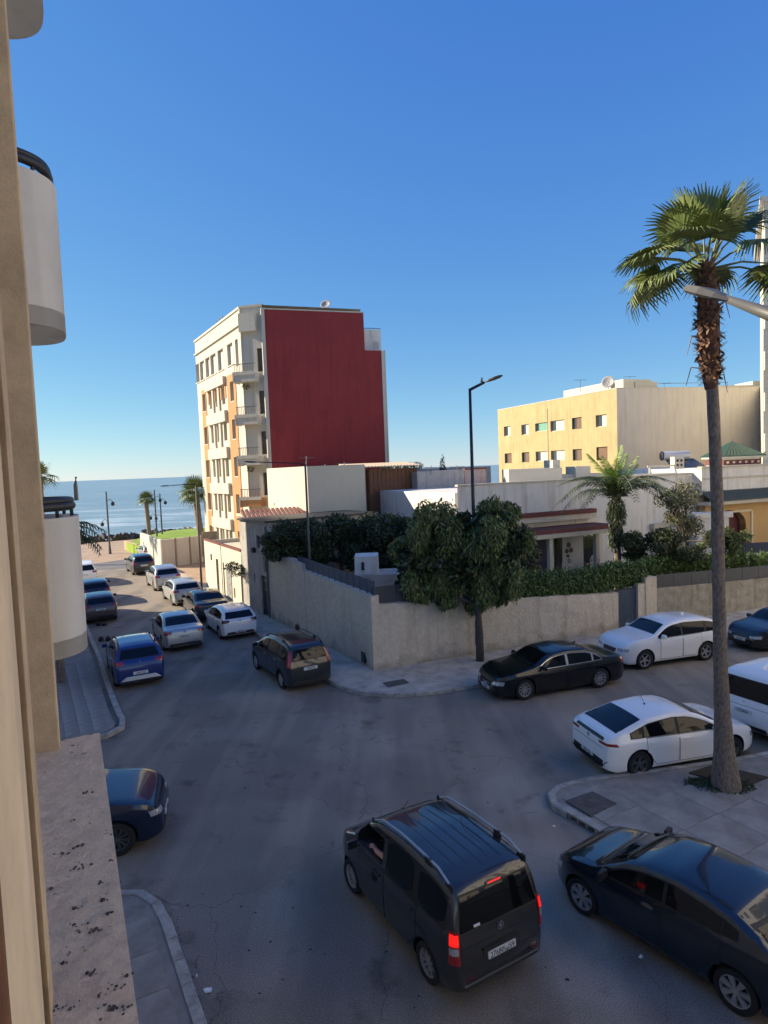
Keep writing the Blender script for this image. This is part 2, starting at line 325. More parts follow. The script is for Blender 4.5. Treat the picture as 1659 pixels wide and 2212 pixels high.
def leaves(name, centers, n, size, m, parent=None, droop=.0, aspect=2.2, seed=1, shell=.55, kind=None, flat=.0):
    """n small folded leaves spread in a set of ellipsoids (x,y,z,rx,ry,rz)"""
    rg = np.random.default_rng(seed); cs = np.array(centers, float); vol = cs[:, 3]*cs[:, 4]*cs[:, 5]; pr = vol**.7/np.sum(vol**.7)
    k = rg.choice(len(cs), n, p=pr); d = rg.normal(size=(n, 3)); d /= np.linalg.norm(d, axis=1)[:, None]
    r = (shell+(1-shell)*rg.random(n))[:, None]*(1+rg.normal(0, .07, (n, 1))); P = cs[k, :3]+d*r*cs[k, 3:6]
    ax = rg.normal(size=(n, 3))+d*.8; ax[:, 2] -= droop*3; ax /= np.linalg.norm(ax, axis=1)[:, None]
    b = np.cross(ax, rg.normal(size=(n, 3))); b /= np.linalg.norm(b, axis=1)[:, None]
    s = size*(.6+.8*rg.random((n, 1))); L = ax*s; B = b*s/aspect*.5
    V = np.stack([P-L*.5, P+B, P+L*.5, P-B], 1).reshape(-1, 3)
    me = bpy.data.meshes.new(name); me.vertices.add(4*n); me.vertices.foreach_set('co', V.ravel()); me.loops.add(4*n); me.loops.foreach_set('vertex_index', np.arange(4*n)); me.polygons.add(n)
    me.polygons.foreach_set('loop_start', np.arange(0, 4*n, 4)); me.update(calc_edges=True); me.materials.append(m)
    o = bpy.data.objects.new(name, me); C.objects.link(o); o.parent = parent
    if kind: o['kind'] = kind
    return o
def text_mesh(name, s, size, m, parent, M, sx=1, ext=.002):
    cu = bpy.data.curves.new(name, 'FONT'); cu.body = s; cu.size = size; cu.align_x = 'CENTER'; cu.align_y = 'CENTER'; cu.extrude = ext; cu.resolution_u = 2
    t = bpy.data.objects.new(name, cu); C.objects.link(t); dg = bpy.context.evaluated_depsgraph_get(); me = bpy.data.meshes.new_from_object(t.evaluated_get(dg))
    bpy.data.objects.remove(t); me.transform(Matrix.Diagonal((sx, 1, 1, 1))); me.transform(M); me.materials.clear(); me.materials.append(m)
    o = bpy.data.objects.new(name, me); C.objects.link(o); o.parent = parent; return o
#@@SETTING
# ================================================================ SETTING: ground, sea, roads, pavements
DL = Vector((-.4924, .8704, 0)); DR = Vector((.951, .309, 0))
def poly_sheet(name, pts, z, m):
    mb = MB(); mb.v = [(p[0], p[1], z) for p in pts]; mb.f = [tuple(range(len(pts)))]; mb.m = [0]; o = mb.build(name, m, fix=False)
    if o.data.polygons[0].normal.z < 0: o.data.flip_normals()
    return struct(o)
poly_sheet('sea', [(-20000, -6000), (20000, -6000), (20000, 30000), (-20000, 30000)], -3.2, WATER)
mb = MB(); coast = [(-400, -45), (-120, 50), (-60, 70), (-36, 79.5), (-28, 88), (-18, 96), (60, 120), (400, 220), (400, -200), (-400, -200)]
mb.prism([(x, y) for x, y in coast], -4.5, -.02); struct(mb.build('ground', SAND))
# road sheets
poly_sheet('road', [(-60, -30), (60, -30), (60, 45), (-12, 45.5), (-26.3, 64.6), (-24.6, 68.4), (-40, 63.6), (-60, 57)], .0, ASPHALT)
poly_sheet('promenade', [G(120, 1228), G(200, 1219), G(330, 1200), A(440, 1180, 74), G(440, 1150, 0), A(300, 1180, 83), A(190, 1186, 80), A(120, 1186, 72)], .02, mat('promenade_paving', (.40, .29, .20), .9, var=.25, vscale=.8))
poly_sheet('sea_road', [G(100, 1206), G(200, 1199), G(330, 1189), G(430, 1181), A(430, 1200, 66), G(326, 1214), G(300, 1226), G(200, 1232), G(100, 1240)], .008, mat('sea_road_asphalt', (.15, .15, .16), .85, var=.2, vscale=.5))
poly_sheet('vacant_lot', [(-13.6, 44.0), (-12.6, 45.4), (-9, 52), (-13, 62), (-16.6, 58.2), (-19.2, 55.2), (-19.7, 55.0)], .03, mat('lot_dirt', (.40, .29, .20), .95, var=.3, vscale=.9, bump=.5, bscale=6))
poly_sheet('garden_soil', [(-.3, 24.8), (30, 37.2), (26, 60), (-14, 62), (-6, 35)], .02, SOIL)

def offset_in(poly, d):
    n = len(poly); out = []
    for i in range(n):
        a, b, c = Vector(poly[i-1]), Vector(poly[i]), Vector(poly[(i+1) % n]); e1 = (b-a).normalized(); e2 = (c-b).normalized()
        n1 = Vector((-e1.y, e1.x)); n2 = Vector((-e2.y, e2.x)); m = (n1+n2); m = m/max(.25, m.length_squared/2)/1.0 if m.length > .01 else n1
        out.append((b.x+m.x*d, b.y+m.y*d))
    return out
def kerbs(path, parent, h=.13, w=.17, step=.9, m=KERB, keep=None):
    """kerb stones one by one along a path, inner side on the left"""
    P = [Vector(p) for p in path]; k = 0
    acc = [0]
    for a, b in zip(P, P[1:]): acc.append(acc[-1]+(b-a).length)
    def at(s):
        for i in range(len(P)-1):
            if s <= acc[i+1] or i == len(P)-2: t = (s-acc[i])/(acc[i+1]-acc[i]); return P[i].lerp(P[i+1], t), (P[i+1]-P[i]).normalized()
    n = max(1, int(acc[-1]/step)); L = acc[-1]/n
    for i in range(n):
        a, da = at(i*L+.006); b, db = at((i+1)*L-.006); na = Vector((-da.y, da.x)); nb = Vector((-db.y, db.x))
        if keep and not keep((a+b)/2): continue
        hh = h+random.uniform(-.006, .008); q = random.uniform(-.006, .006)
        mb = MB(); c = .02
        o1 = a-na*q; o2 = b-nb*q; i1 = a+na*w; i2 = b+nb*w; c1 = o1+na*c; c2 = o2+nb*c
        mb.v = [(o1.x, o1.y, -.05), (o2.x, o2.y, -.05), (i2.x, i2.y, -.05), (i1.x, i1.y, -.05), (o1.x, o1.y, hh-c), (o2.x, o2.y, hh-c), (c2.x, c2.y, hh), (c1.x, c1.y, hh), (i2.x, i2.y, hh), (i1.x, i1.y, hh)]
        mb.f = [(0, 1, 5, 4), (4, 5, 6, 7), (7, 6, 8, 9), (2, 3, 9, 8), (0, 4, 7, 9, 3), (1, 2, 8, 6, 5)]; mb.m = [0]*6
        mb.build('kerb_stone', m, parent)
def slabs(poly, parent, z, size, ang, m, gap=.008, th=.05, region=None, maxn=280, jit=.004):
    """paving slabs one by one, clipped roughly to a polygon"""
    P = [Vector(p) for p in poly]
    def inside(x, y):
        c = False
        for i in range(len(P)):
            a, b = P[i-1], P[i]
            if (a.y > y) != (b.y > y) and x < (b.x-a.x)*(y-a.y)/(b.y-a.y)+a.x: c = not c
        return c
    ca, sa = math.cos(ang), math.sin(ang); xs = [p.x for p in P]; ys = [p.y for p in P]; cx, cy = sum(xs)/len(xs), sum(ys)/len(ys); R = max(max(xs)-min(xs), max(ys)-min(ys))
    n = int(R/size)+1; k = 0; sx, sy = (size, size) if not hasattr(size, '__len__') else size
    hg = gap/2; base = None
    for i in range(-n, n):
        for j in range(-n, n):
            u, v = i*sx, j*sy
            cs = [(u+hg, v+hg), (u+sx-hg, v+hg), (u+sx-hg, v+sy-hg), (u+hg, v+sy-hg)]
            W = [(cx+ca*a-sa*b, cy+sa*a+ca*b) for a, b in cs]
            if not all(inside(*w) for w in W): continue
            if region and not region(*W[0]): continue
            if k >= maxn: return
            k += 1
            if base is None:
                mb = MB(); w2, h2 = sx/2-hg, sy/2-hg; c = .008
                mb.v = [(-w2, -h2, -th), (w2, -h2, -th), (w2, h2, -th), (-w2, h2, -th), (-w2, -h2, -c), (w2, -h2, -c), (w2, h2, -c), (-w2, h2, -c), (-w2+c, -h2+c, 0), (w2-c, -h2+c, 0), (w2-c, h2-c, 0), (-w2+c, h2-c, 0)]
                mb.f = [(0, 1, 5, 4), (1, 2, 6, 5), (2, 3, 7, 6), (3, 0, 4, 7), (4, 5, 9, 8), (5, 6, 10, 9), (6, 7, 11, 10), (7, 4, 8, 11), (8, 9, 10, 11)]; mb.m = [0]*9
                o = mb.build('paving_slab', m, parent); base = o
            else: o = inst(base, parent)
            o.location = (sum(w[0] for w in W)/4, sum(w[1] for w in W)/4, z+random.uniform(-jit, jit)); o.rotation_euler = (random.uniform(-.004, .004), random.uniform(-.004, .004), ang)
def arc(c, r, a0, a1, n=8): return [(c[0]+r*math.cos(R_(a0+(a1-a0)*k/n)), c[1]+r*math.sin(R_(a0+(a1-a0)*k/n))) for k in range(n+1)]
def pavement(name, poly, m, top=.12, inset=.17):
    mb = MB(); mb.prism(offset_in(poly, inset), -.05, top); return struct(mb.build(name, m))
# far corner pavement, round the garden wall (ccw, kerb path first: from the far left street to the right street)
kl = [(-21.5, 56.5), (-13.9, 43.9), (-7.62, 33.2), (-3.81, 25.99), (-2.48, 23.83), (-1.95, 22.85), (-1.35, 22.2), (-.71, 21.8), (.4, 21.62), (1.52, 21.78), (3.03, 22.3), (9, 24.6), (15, 27.3), (27, 32.5)]
poly = kl+[(27, 38), (10.09, 29.2), (-.5, 24.9), (-6.1, 34.6), (-12.4, 45.2), (-19.3, 56.6)]
pv = pavement('pavement', poly, PAVE); kerbs(kl[1:13], pv, step=1.0)
# right pavement with the palm
tip = [(5.17, 12.85-1.4), (3.99, 13.35), (3.56, 14.0), (3.46, 14.35), (3.6, 14.8), (4.04, 15.13), (5.1, 15.45), (7.26, 15.75), (9.57, 16.25), (16, 18.1)]
tip = [(12, -.6), (8.3, 6.1)]+tip
def chaikin(p, n=2):
    for _ in range(n): p = [p[0]]+[q for a, b in zip(p, p[1:]) for q in ((a[0]*.75+b[0]*.25, a[1]*.75+b[1]*.25), (a[0]*.25+b[0]*.75, a[1]*.25+b[1]*.75))]+[p[-1]]
    return p
tip = chaikin(tip)
polyr = tip+[(22, 12), (20, -2)]
def ccw(p): return p if sum(p[i-1][0]*p[i][1]-p[i][0]*p[i-1][1] for i in range(len(p))) > 0 else list(reversed(p))
polyr = ccw(polyr); pr = pavement('pavement', polyr, SLABG, top=.105)
kp = list(reversed(tip)); 
kerbs(kp, pr, step=.5, keep=lambda c: not ((c.x-4.1)**2+(c.y-13.3)**2 < .30))
DRAIN = ccw([tuple(G(*p)[:2]) for p in ((1222, 1742), (1280, 1722), (1332, 1748), (1277, 1776))])
PIT = ccw([tuple(G(*p)[:2]) for p in ((1488, 1680), (1545, 1662), (1659, 1690), (1600, 1714))])
def inpoly(P, x, y, g=.0):
    c = False
    for i in range(len(P)):
        a, b = P[i-1], P[i]
        if (a[1] > y) != (b[1] > y) and x < (b[0]-a[0])*(y-a[1])/(b[1]-a[1])+a[0]: c = not c
    return c
def far_from(P, x, y, r): return not inpoly(P, x, y) and all((Vector((x, y))-Vector(P[i-1]).lerp(Vector(P[i]), t)).length > r for i in range(len(P)) for t in (0, .25, .5, .75))
slabs(offset_in(polyr, .2), pr, .122, 1.15, R_(-61), SLAB, region=lambda x, y: x < 11.5 and y > 7.5 and far_from(PIT, x, y, .25), maxn=290)
mb = MB(); mb.prism(PIT, .06, .14); m_ = mb.build('tree_pit', SOIL); struct(m_)
# near left pavement below the window
kn = [(-9.5, 8.9), (-5.6, 11.6), (-5.18, 11.75), (-4.87, 11.72), (-4.49, 11.5), (-4.2, 11.17), (-3.94, 10.75), (-2.78, 8.65), (0.3, 3.2), (3.7, -2.8)]
kn = chaikin(kn); polyn = ccw(kn+[(-2, -6), (-12, 5)]); pn = pavement('pavement', polyn, SLABG, top=.105)
kerbs(list(reversed(kn)), pn, step=.55)
slabs(offset_in(polyn, .19), pn, .122, .9, R_(-61), SLAB, region=lambda x, y: y > 4 and x > -7.2 and x+.565*(y-8.65) > -5.4, maxn=290)
# pavement of the far block on the left street
kf = [(-30, 12.4), (-10.2, 18.6), (-9.0, 19.0), (-8.62, 19.3), (-8.5, 19.75), (-8.6, 20.15), (-8.92, 20.6), (-10.11, 22.77), (-11.55, 25.5), (-13.66, 29.5), (-24, 48), (-32, 62)]
kf = chaikin(kf); polyf = ccw(kf+[(-37, 60), (-34, 14)]); pf = pavement('pavement', polyf, SLABG, top=.105)
kerbs(list(reversed(kf)), pf, step=.6, keep=lambda c: c.y > 15)
slabs(offset_in(polyf, .2), pf, .122, (.4), R_(-61), SLAB, region=lambda x, y: x > -13.5 and y > 18.5, maxn=260)

# drain cover, gully mouth and grate
def flat_thing(name, P, z0, z1, m, label, cat):
    mb = MB(); mb.prism(P, z0, z1); return tag(mb.build(name, m), label, cat)
dc = flat_thing('drain_cover', DRAIN, .10, .143, mat('drain_concrete', (.105, .095, .085), .9, var=.4, vscale=5, bump=.5), 'dark square concrete drain cover on the pavement tip in front of the palm', 'drain cover')
gi = MB(); a = Vector((3.66, 13.95)); b = Vector((4.30, 12.83)); d = (b-a).normalized(); n_ = Vector((-d.y, d.x)); Li = (b-a).length
if n_.x < 0: n_ = -n_
def gib(s0, s1, w0, w1, z0, z1, mi=0):
    q = [a+d*s0+n_*w0, a+d*s1+n_*w0, a+d*s1+n_*w1, a+d*s0+n_*w1]; gi.hexa([(*v, z0) for v in q]+[(*v, z1) for v in q], mi)
gib(0, Li, 0, .2, .095, .138); gib(0, Li, .10, .2, -.03, .094, 1)
for k in range(6): gib((Li-.05)*k/5, (Li-.05)*k/5+.05, .005, .1, -.03, .094)
tag(gi.build('storm_inlet', [KERB, BLACKP]), 'kerb storm drain inlet with dark slots at the pavement tip', 'drain')
GR = [tuple(G(*p, .13)[:2]) for p in ((825, 1474), (872, 1466), (886, 1476), (839, 1486))]
gt = thing('drain_grate', 'rusty rectangular drain grate in the pavement before the wall corner', 'drain grate', (0, 0, 0))
mb = MB(); mb.prism(ccw(GR), .09, .128); mb.build('frame', KERB, gt)
g0, g1, g2, g3 = [Vector(p) for p in GR]
for k in range(9):
    t = (k+.5)/9; e0 = g0.lerp(g1, t); e1 = g3.lerp(g2, t); dd = (g1-g0)*.035; mb = MB()
    e0, e1 = e0.lerp(e1, .08), e1.lerp(e0, .08)
    mb.hexa([(*(e0-dd), .12), (*(e0+dd), .12), (*(e1+dd), .12), (*(e1-dd), .12), (*(e0-dd), .142), (*(e0+dd), .142), (*(e1+dd), .142), (*(e1-dd), .142)]); mb.build('grate_bar', IRON, gt)

# ================================================================ our own building: window surround, ledge, balconies
FD = Vector((-.462, .887, 0)); FN = Vector((FD.y, -FD.x, 0))      # facade line of our block and the next one, outward normal
own = thing('home_building', 'beige stucco window surround and white rounded balconies of the near building at left', 'building', (0, 0, 0))
ZL = 6.7
e0 = G(215, 1583, ZL); e1 = G(300, 2212, ZL); ed = (e0-e1).normalized(); en = Vector((ed.y, -ed.x, 0))
def slab(name, a, b, w, z0, z1, m, parent, bev=.008):
    mb = MB(); q = -en*w; mb.prism([(a.x, a.y), (b.x, b.y), ((b+q).x, (b+q).y), ((a+q).x, (a+q).y)], z0, z1); o = mb.build(name, m, parent); return add_bevel(o, bev, 2)
LEDGE = mat('ledge_stucco', (.90, .69, .47), .95, col2=(.66, .49, .33), vscale=14, bump=1.0, bscale=55, bdist=.012); speckle(LEDGE, 28, .63, (.30, .21, .15)); speckle(LEDGE, 90, .64, (.42, .31, .22))
sto = e1-ed*3.0
# gridded ledge top with real roughness
mb = MB(); nl, nw = 260, 34; a0 = e0; Lw = .55; LL = (e0-sto).length; rg = np.random.default_rng(3)
def vn(x, y):
    return math.sin(x*37.1+2.3*math.sin(y*29))*math.sin(y*41.7+1.7*math.sin(x*33))
for i in range(nl+1):
    for j in range(nw+1):
        s = LL*.0+(2.2)*i/nl; w = Lw*j/nw; q = a0-ed*s-en*w; zz = ZL+(.0018*vn(s, w)+.0022*vn(s*2.3+4, w*2.7+1)+.0012*rg.normal() if 0 < j else 0)
        mb.v.append((q.x, q.y, zz))
for i in range(nl):
    for j in range(nw): k = i*(nw+1)+j; mb.f.append((k, k+1, k+nw+2, k+nw+1)); mb.m.append(0)
lg = mb.build('ledge_top', LEDGE, own, smooth=True)
slab('ledge', e0, sto, .55, ZL-.32, ZL-.006, LEDGE, own)
# moss and bird droppings on the ledge
mb = MB(); spots = [(590, 620, .9), (510, 805, 1), (560, 1120, 1.5), (705, 1235, .7), (760, 1085, .8), (720, 1355, .8), (525, 1410, .8), (750, 1450, 1), (560, 1545, 1.8), (660, 1560, 1.0), (630, 1860, 1), (815, 1950, 1.2), (715, 2000, .8), (440, 2100, 1.5), (700, 2130, 1.3), (830, 2110, 1.5), (415, 1040, .9), (540, 985, .7), (350, 1280, .6), (870, 1870, .7), (500, 290, .7), (430, 1790, .6)]
for zx, zy, r in spots:
    c = G(zx*.3617*.864, (1760+zy*.3617)*.864, ZL); 
    for k in range(int(8*r)):
        q = c+Vector((random.gauss(0, .009*r), random.gauss(0, .006*r), 0)); s = random.uniform(.0012, .0045)*(1.3 if k < 3 else .8); h = random.uniform(0, .0012); an = random.random()*6
        ps = [(q.x+s*math.cos(an+t), q.y+s*math.sin(an+t)) for t in (0, 1.3, 2.5, 3.8, 5)]
        mb.prism(ps, ZL-.002, ZL+.0012+h)
mo = mb.build('dried_moss', STAIN, own); mo['kind'] = 'stuff'
# jambs (vertical stucco piers)
def pier(name, pl, pr_, z0, z1, m, back=.5):
    pl, pr_ = Vector(pl[:2]), Vector(pr_[:2]); mb = MB(); bk = -Vector((en.x, en.y))*back
    mb.prism([pl, pr_, pr_+Vector((ed.x, ed.y))*.12, pl+Vector((ed.x, ed.y))*.12+bk*.0], z0, z1); return add_bevel(mb.build(name, m, parent=own), .006, 2)
r_ = G(130, 1620, ZL); l_ = G(40, 1632, ZL); pier('window_pier', l_, r_, ZL-.01, 13.5, BEIGE)
w1 = A(111, 2212, 1.22); w0 = A(60, 2212, 1.30); pier('reveal', w0, w1, 5.9, 13.5, BEIGE)
w1 = A(86, 2212, 1.12); w0 = A(18, 2212, 1.04); pier('shutter_frame', w0, w1, 5.9, 13.5, BEIGE2)
w1 = A(20, 2212, 1.02); w0 = A(-300, 2212, .9); pier('inner_frame', w0, w1, 5.9, 13.5, WOODB)
# facade wall of own block
def fpt(Y, out=0): q = Vector((-.52*Y-.55, Y, 0)); return q+FN*out
mb = MB(); a = fpt(3.3, -.05); b = fpt(10.2, -.05); bk = -FN*14
mb.prism([a[:2], b[:2], (b+bk)[:2], (a+bk)[:2]], 0, 14.6); mb.build('wall', BALC, own)
mb = MB(); a = fpt(-14, -.6); b = fpt(3.1, -.6); mb.prism([a[:2], b[:2], (b+bk)[:2], (a+bk)[:2]], 0, 14.5); mb.build('wall', BALC, own)
def balcony(z0, z1, rail=True, n=26):
    # bowed balcony: half-ellipse plan standing out of the facade
    c = Vector((-3.66, 5.98, 0)); a_, b_ = .60, .76
    def rim(k, ins=0): th = math.pi*k/n; cc, ss = math.cos(th), math.sin(th); e = .72; return c-FD*((a_-ins)*math.copysign(abs(cc)**e, cc))+FN*((b_-ins)*max(0, ss)**e)
    pts = [rim(k) for k in range(n+1)]; inn = [rim(k, .12) for k in range(n+1)]
    mb = MB(); mb.prism([p[:2] for p in pts], z0, z0+.16); fl = mb.build('balcony', BALC, own)
    mb = MB()
    for i in range(n):
        a, b, c1, d = pts[i], pts[i+1], inn[i+1], inn[i]
        mb.quad((*a[:2], z0+.002), (*b[:2], z0+.002), (*b[:2], z1), (*a[:2], z1)); mb.quad((*d[:2], z0+.16), (*d[:2], z1), (*c1[:2], z1), (*c1[:2], z0+.16)); mb.quad((*a[:2], z1), (*b[:2], z1), (*c1[:2], z1), (*d[:2], z1))
    o = mb.build('parapet', BALC, fl, smooth=True, angle=35); bm = bmesh.new(); bm.from_mesh(o.data); bmesh.ops.remove_doubles(bm, verts=bm.verts, dist=.0005); bm.to_mesh(o.data); bm.free(); o.data.set_sharp_from_angle(angle=R_(35))
    if rail:
        mid = [(a+b)/2 for a, b in zip(pts, inn)][1:-1]; mb = MB()
        mb.tube([(p.x, p.y, z1+.10) for p in mid], .042, 8); mb.tube([(p.x, p.y, z1+.15) for p in mid], .03, 8)
        for i in range(1, len(mid), 5): mb.tube([(mid[i].x, mid[i].y, z1-.02), (mid[i].x, mid[i].y, z1+.12)], .016, 6)
        mb.build('handrail', RAILD, fl, smooth=True)
    return fl
balcony(12.15, 13.45); balcony(9.18, 10.50); b3 = balcony(6.20, 7.47)
# small chimney lamp on lower balcony rail
q = A(165, 1075, 6.6); mb = MB(); mb.tube([(q.x, q.y, 7.6), (q.x, q.y, 7.76), (q.x+.01, q.y, 7.84)], [.022, .02, .012], 8); mb.build('rail_finial', METALG, b3)
# block across the side street (tall, out of frame at left; it shades the crossing)
nb = thing('corner_block', 'tall pale apartment block beyond the side street at the far left', 'building', (0, 0, 0))
f2 = Fr(fpt(21.4, -.9)[:2], fpt(39.5, -1.3)[:2]); mb = MB()
hs = [(1.5+k*3.2, 3.1+k*3.2, 1.2+3.1*j, 2.9+3.1*j) for k in range(5) for j in range(6)]
f2.wall(mb, 0, f2.L, 0, 22, hs); bk = -f2.n*26
P = [f2.p(0, 0, 0), f2.p(f2.L, 0, 0), f2.p(f2.L, 0, 0)+bk, f2.p(0, 0, 0)+bk]
for i in (1, 2, 3): a, b = P[i], P[(i+1) % 4]; mb.quad((*a[:2], 0), (*b[:2], 0), (*b[:2], 22), (*a[:2], 22))
mb.quad(*[(*p[:2], 22) for p in P]); mb.build('wall', BALC, nb)
for h in hs: f2.window(h, nb, mull=1)

# blocks added out of view at right and behind, bouncing sun into the crossing
def bounce_block(P0, P1, depth, H, m, lab):
    t = thing('bounce_block', lab, 'building', (0, 0, 0)); f = Fr(P0, P1); mb = MB(); n = int(f.L/3.4)
    hs = [(.9+k*f.L/n, 2.3+k*f.L/n, 1.1+3.1*j, 2.7+3.1*j) for k in range(n) for j in range(int(H/3.1))]
    f.wall(mb, 0, f.L, 0, H, hs, .2); f.box(mb, 0, f.L, -depth, -.3, 0, H-.4); mb.quad(f.p(0, 0, 0), f.p(0, -.5, 0), f.p(0, -.5, H), f.p(0, 0, H)); mb.quad(f.p(f.L, 0, 0), f.p(f.L, -.5, 0), f.p(f.L, -.5, H), f.p(f.L, 0, H)); mb.build('wall', m, t)
    for h in hs: f.window(h, t, .2, mull=1)
bounce_block((13.2, 15.5), (29, -12.5), 14, 19, BOUNCE_WHITE, 'sunlit cream corner block south of the right hand street')
bounce_block((13.5, 15.9), (42, 25.2), 8, 10, CREAM, 'low cream block lining the south side of the right hand street') if False else None
bounce_block((33, 37), (41, 8), 12, 20, BOUNCE_WHITE, 'tall sunlit cream block closing the right hand street to the east')
bounce_block((31, -15), (44, -38), 14, 22, BOUNCE_WHITE, 'white block further down the street behind the viewer')
# ================================================================ garden wall along the crossing
WC = Vector((-.62, 24.36, 0)); WL = Vector((-6.2, 34.05, 0)); WG = Vector((10.09, 28.67, 0))
gw = thing('garden_wall', 'long rough grey stone wall round the garden at the crossing corner', 'wall', (0, 0, 0))
fl = Fr(WL[:2], WC[:2]); fr = Fr(WC[:2], WG[:2]); fg = Fr(WG[:2], (WG+(WG-WC).normalized()*30)[:2])
def wall_strip(f, us, zs, mb, th=.35, zb=-.05):
    for (a, za), (b, zb2) in zip(zip(us, zs), list(zip(us, zs))[1:]):
        mb.hexa([f.p(a, 0, zb), f.p(b, 0, zb), f.p(b, -th, zb), f.p(a, -th, zb), f.p(a, 0, za), f.p(b, 0, zb2), f.p(b, -th, zb2), f.p(a, -th, za)])
def rough_wall(name, f, u0, u1, ztop, m, parent, th=.35, nx=.16, amp=.018):
    """wall slab whose outer face is a fine uneven grid, ztop(u) gives the top"""
    mb = MB(); nu = max(2, int((u1-u0)/nx)); nz = 16; rg = np.random.default_rng(int(abs(u0)*10)+5)
    for i in range(nu+1):
        u = u0+(u1-u0)*i/nu; zt = ztop(u)
        for j in range(nz+1):
            z = -.05+(zt+.05)*j/nz; w = 0 if i in (0, nu) else amp*(rg.random()*2-1)+amp*.8*math.sin(u*2.1+j*.9)*math.sin(u*.7+j*.4); zz = z+(rg.normal()*.012 if j == nz else 0); q = f.p(u, w, zz); mb.v.append(tuple(q))
        mb.v.append(tuple(f.p(u, -th, zt))); mb.v.append(tuple(f.p(u, -th, -.05)))
    st = nz+3
    for i in range(nu):
        for j in range(nz+2): k = i*st+j; mb.f.append((k, k+st, k+st+1, k+1)); mb.m.append(0)
    for e in (0, nu): mb.f.append(tuple(e*st+j for j in range(st))); mb.m.append(0)
    return mb.build(name, m, parent, smooth=True, angle=50)
zl0 = fl.hit(586, 1190)[1]; us_ = fl.hit(653, 1232)[0]; zls = fl.hit(653, 1232)[1]; zlc = fl.hit(816, 1293)[1]; zst = zls+.28
def ztl(u): return (zst+ (zl0-zst)*(1-u/us_)) if u < us_ else (zls+(zlc-zls)*(u-us_)/(fl.L-us_))
rough_wall('wall_section', fl, 0, us_, lambda u: zl0+(zst-zl0)*u/us_, STONE, gw)
rough_wall('wall_section', fl, us_, fl.L-.02, lambda u: zls+(zlc-zls)*(u-us_)/(fl.L-us_), STONE, gw)
zr0 = fr.hit(818, 1304)[1]; zr1 = fr.hit(1331, 1281)[1]
rough_wall('wall_section', fr, 0, fr.L, lambda u: zr0+(zr1-zr0)*u/fr.L, STONE, gw)
# pillar and wall right of the gate
ug0 = fg.hit(1334, 1340)[0]; up0 = fg.hit(1394, 1300)[0]; up1 = fg.hit(1419, 1300)[0]; zp = fg.hit(1405, 1247)[1]; zg0 = fg.hit(1423, 1271)[1]; zg1 = fg.hit(1655, 1249)[1]; ug1 = fg.hit(1655, 1249)[0]
mb = MB(); fg.box(mb, up0, up1, -.4, .03, -.05, zp); add_bevel(mb.build('pillar', STONE, gw), .03)
rough_wall('wall_section', fg, up1, ug1+6, lambda u: zg0+(zg1-zg0)*(u-up1)/(ug1-up1), mat('pale_stone', (.42, .39, .33), .95, col2=(.24, .22, .18), vscale=3, bump=1, bscale=10, bdist=.05, streak=.3), gw)
mb = MB(); fg.box(mb, -.02, .05+max(ug0, .02), -.36, .01, -.05, zr1); mb.build('wall_section', STONE, gw)
# niche grille low in the wall near the corner
u, z = fl.hit(786, 1420); mb = MB(); fl.box(mb, u-.16, u+.16, -.02, .035, z-.2, z+.2); o = mb.build('meter_niche', BLACKP, gw)
for k in range(3): mb = MB(); fl.box(mb, u-.14+k*.1, u-.1+k*.1, .036, .05, z-.18, z+.18); mb.build('niche_bar', METALG, o)
# blue grey railing on the left-street wall: one panel after another with posts
rl = thing('wall_railing', 'blue grey slatted metal railing on top of the stone wall along the left street', 'railing', (0, 0, 0))
n = 13; L0 = us_-.9; L1 = fl.L-.05
zt_ = lambda u: (zls+(zlc-zls)*(u-us_)/(fl.L-us_))
for k in range(n):
    a = L0+(L1-L0)*k/n; b = L0+(L1-L0)*(k+1)/n; mb = MB()
    fl.box(mb, a-.02, a+.02, -.2, -.16, zt_(a)-.05, zt_(a)+.56); mb.build('post', BLUEM, rl)
    for j in range(6):
        z0 = .05+.085*j; mb = MB(); q = .01
        mb.hexa([fl.p(a+.03, -.17, zt_(a)+z0), fl.p(b-.03, -.17, zt_(b)+z0), fl.p(b-.03, -.185, zt_(b)+z0), fl.p(a+.03, -.185, zt_(a)+z0), fl.p(a+.03, -.17, zt_(a)+z0+.072), fl.p(b-.03, -.17, zt_(b)+z0+.072), fl.p(b-.03, -.185, zt_(b)+z0+.072), fl.p(a+.03, -.185, zt_(a)+z0+.072)])
        mb.build('slat', BLUEM, rl)
mb = MB(); fl.box(mb, L1-.02, L1+.02, -.2, -.16, zt_(L1)-.05, zt_(L1)+.56); mb.build('post', BLUEM, rl)
sr = thing('wall_screen', 'short dark sheet metal screen on the wall corner beside the street tree', 'screen', (0, 0, 0))
for k in range(3):
    mb = MB(); fr.box(mb, .12+k*1.0, 1.1+k*1.0, -.22, -.18, zr0-.05, zr0+.62); mb.build('panel', DARKP, sr)
ps = thing('metal_screen', 'long dark sheet metal screen on top of the pale wall right of the gate', 'screen', (0, 0, 0))
for k in range(13):
    a = up1+.02+k*1.12; zz = lambda u: zg0+(zg1-zg0)*(u-up1)/(ug1-up1)
    hh = .62; mb = MB(); mb.hexa([fg.p(a, -.1, zz(a)-.02), fg.p(a+1.1, -.1, zz(a+1.1)-.02), fg.p(a+1.1, -.14, zz(a+1.1)-.02), fg.p(a, -.14, zz(a)-.02), fg.p(a, -.1, zz(a)+hh), fg.p(a+1.1, -.1, zz(a+1.1)+hh), fg.p(a+1.1, -.14, zz(a+1.1)+hh), fg.p(a, -.14, zz(a)+hh)]); mb.build('panel', DARKP, ps)
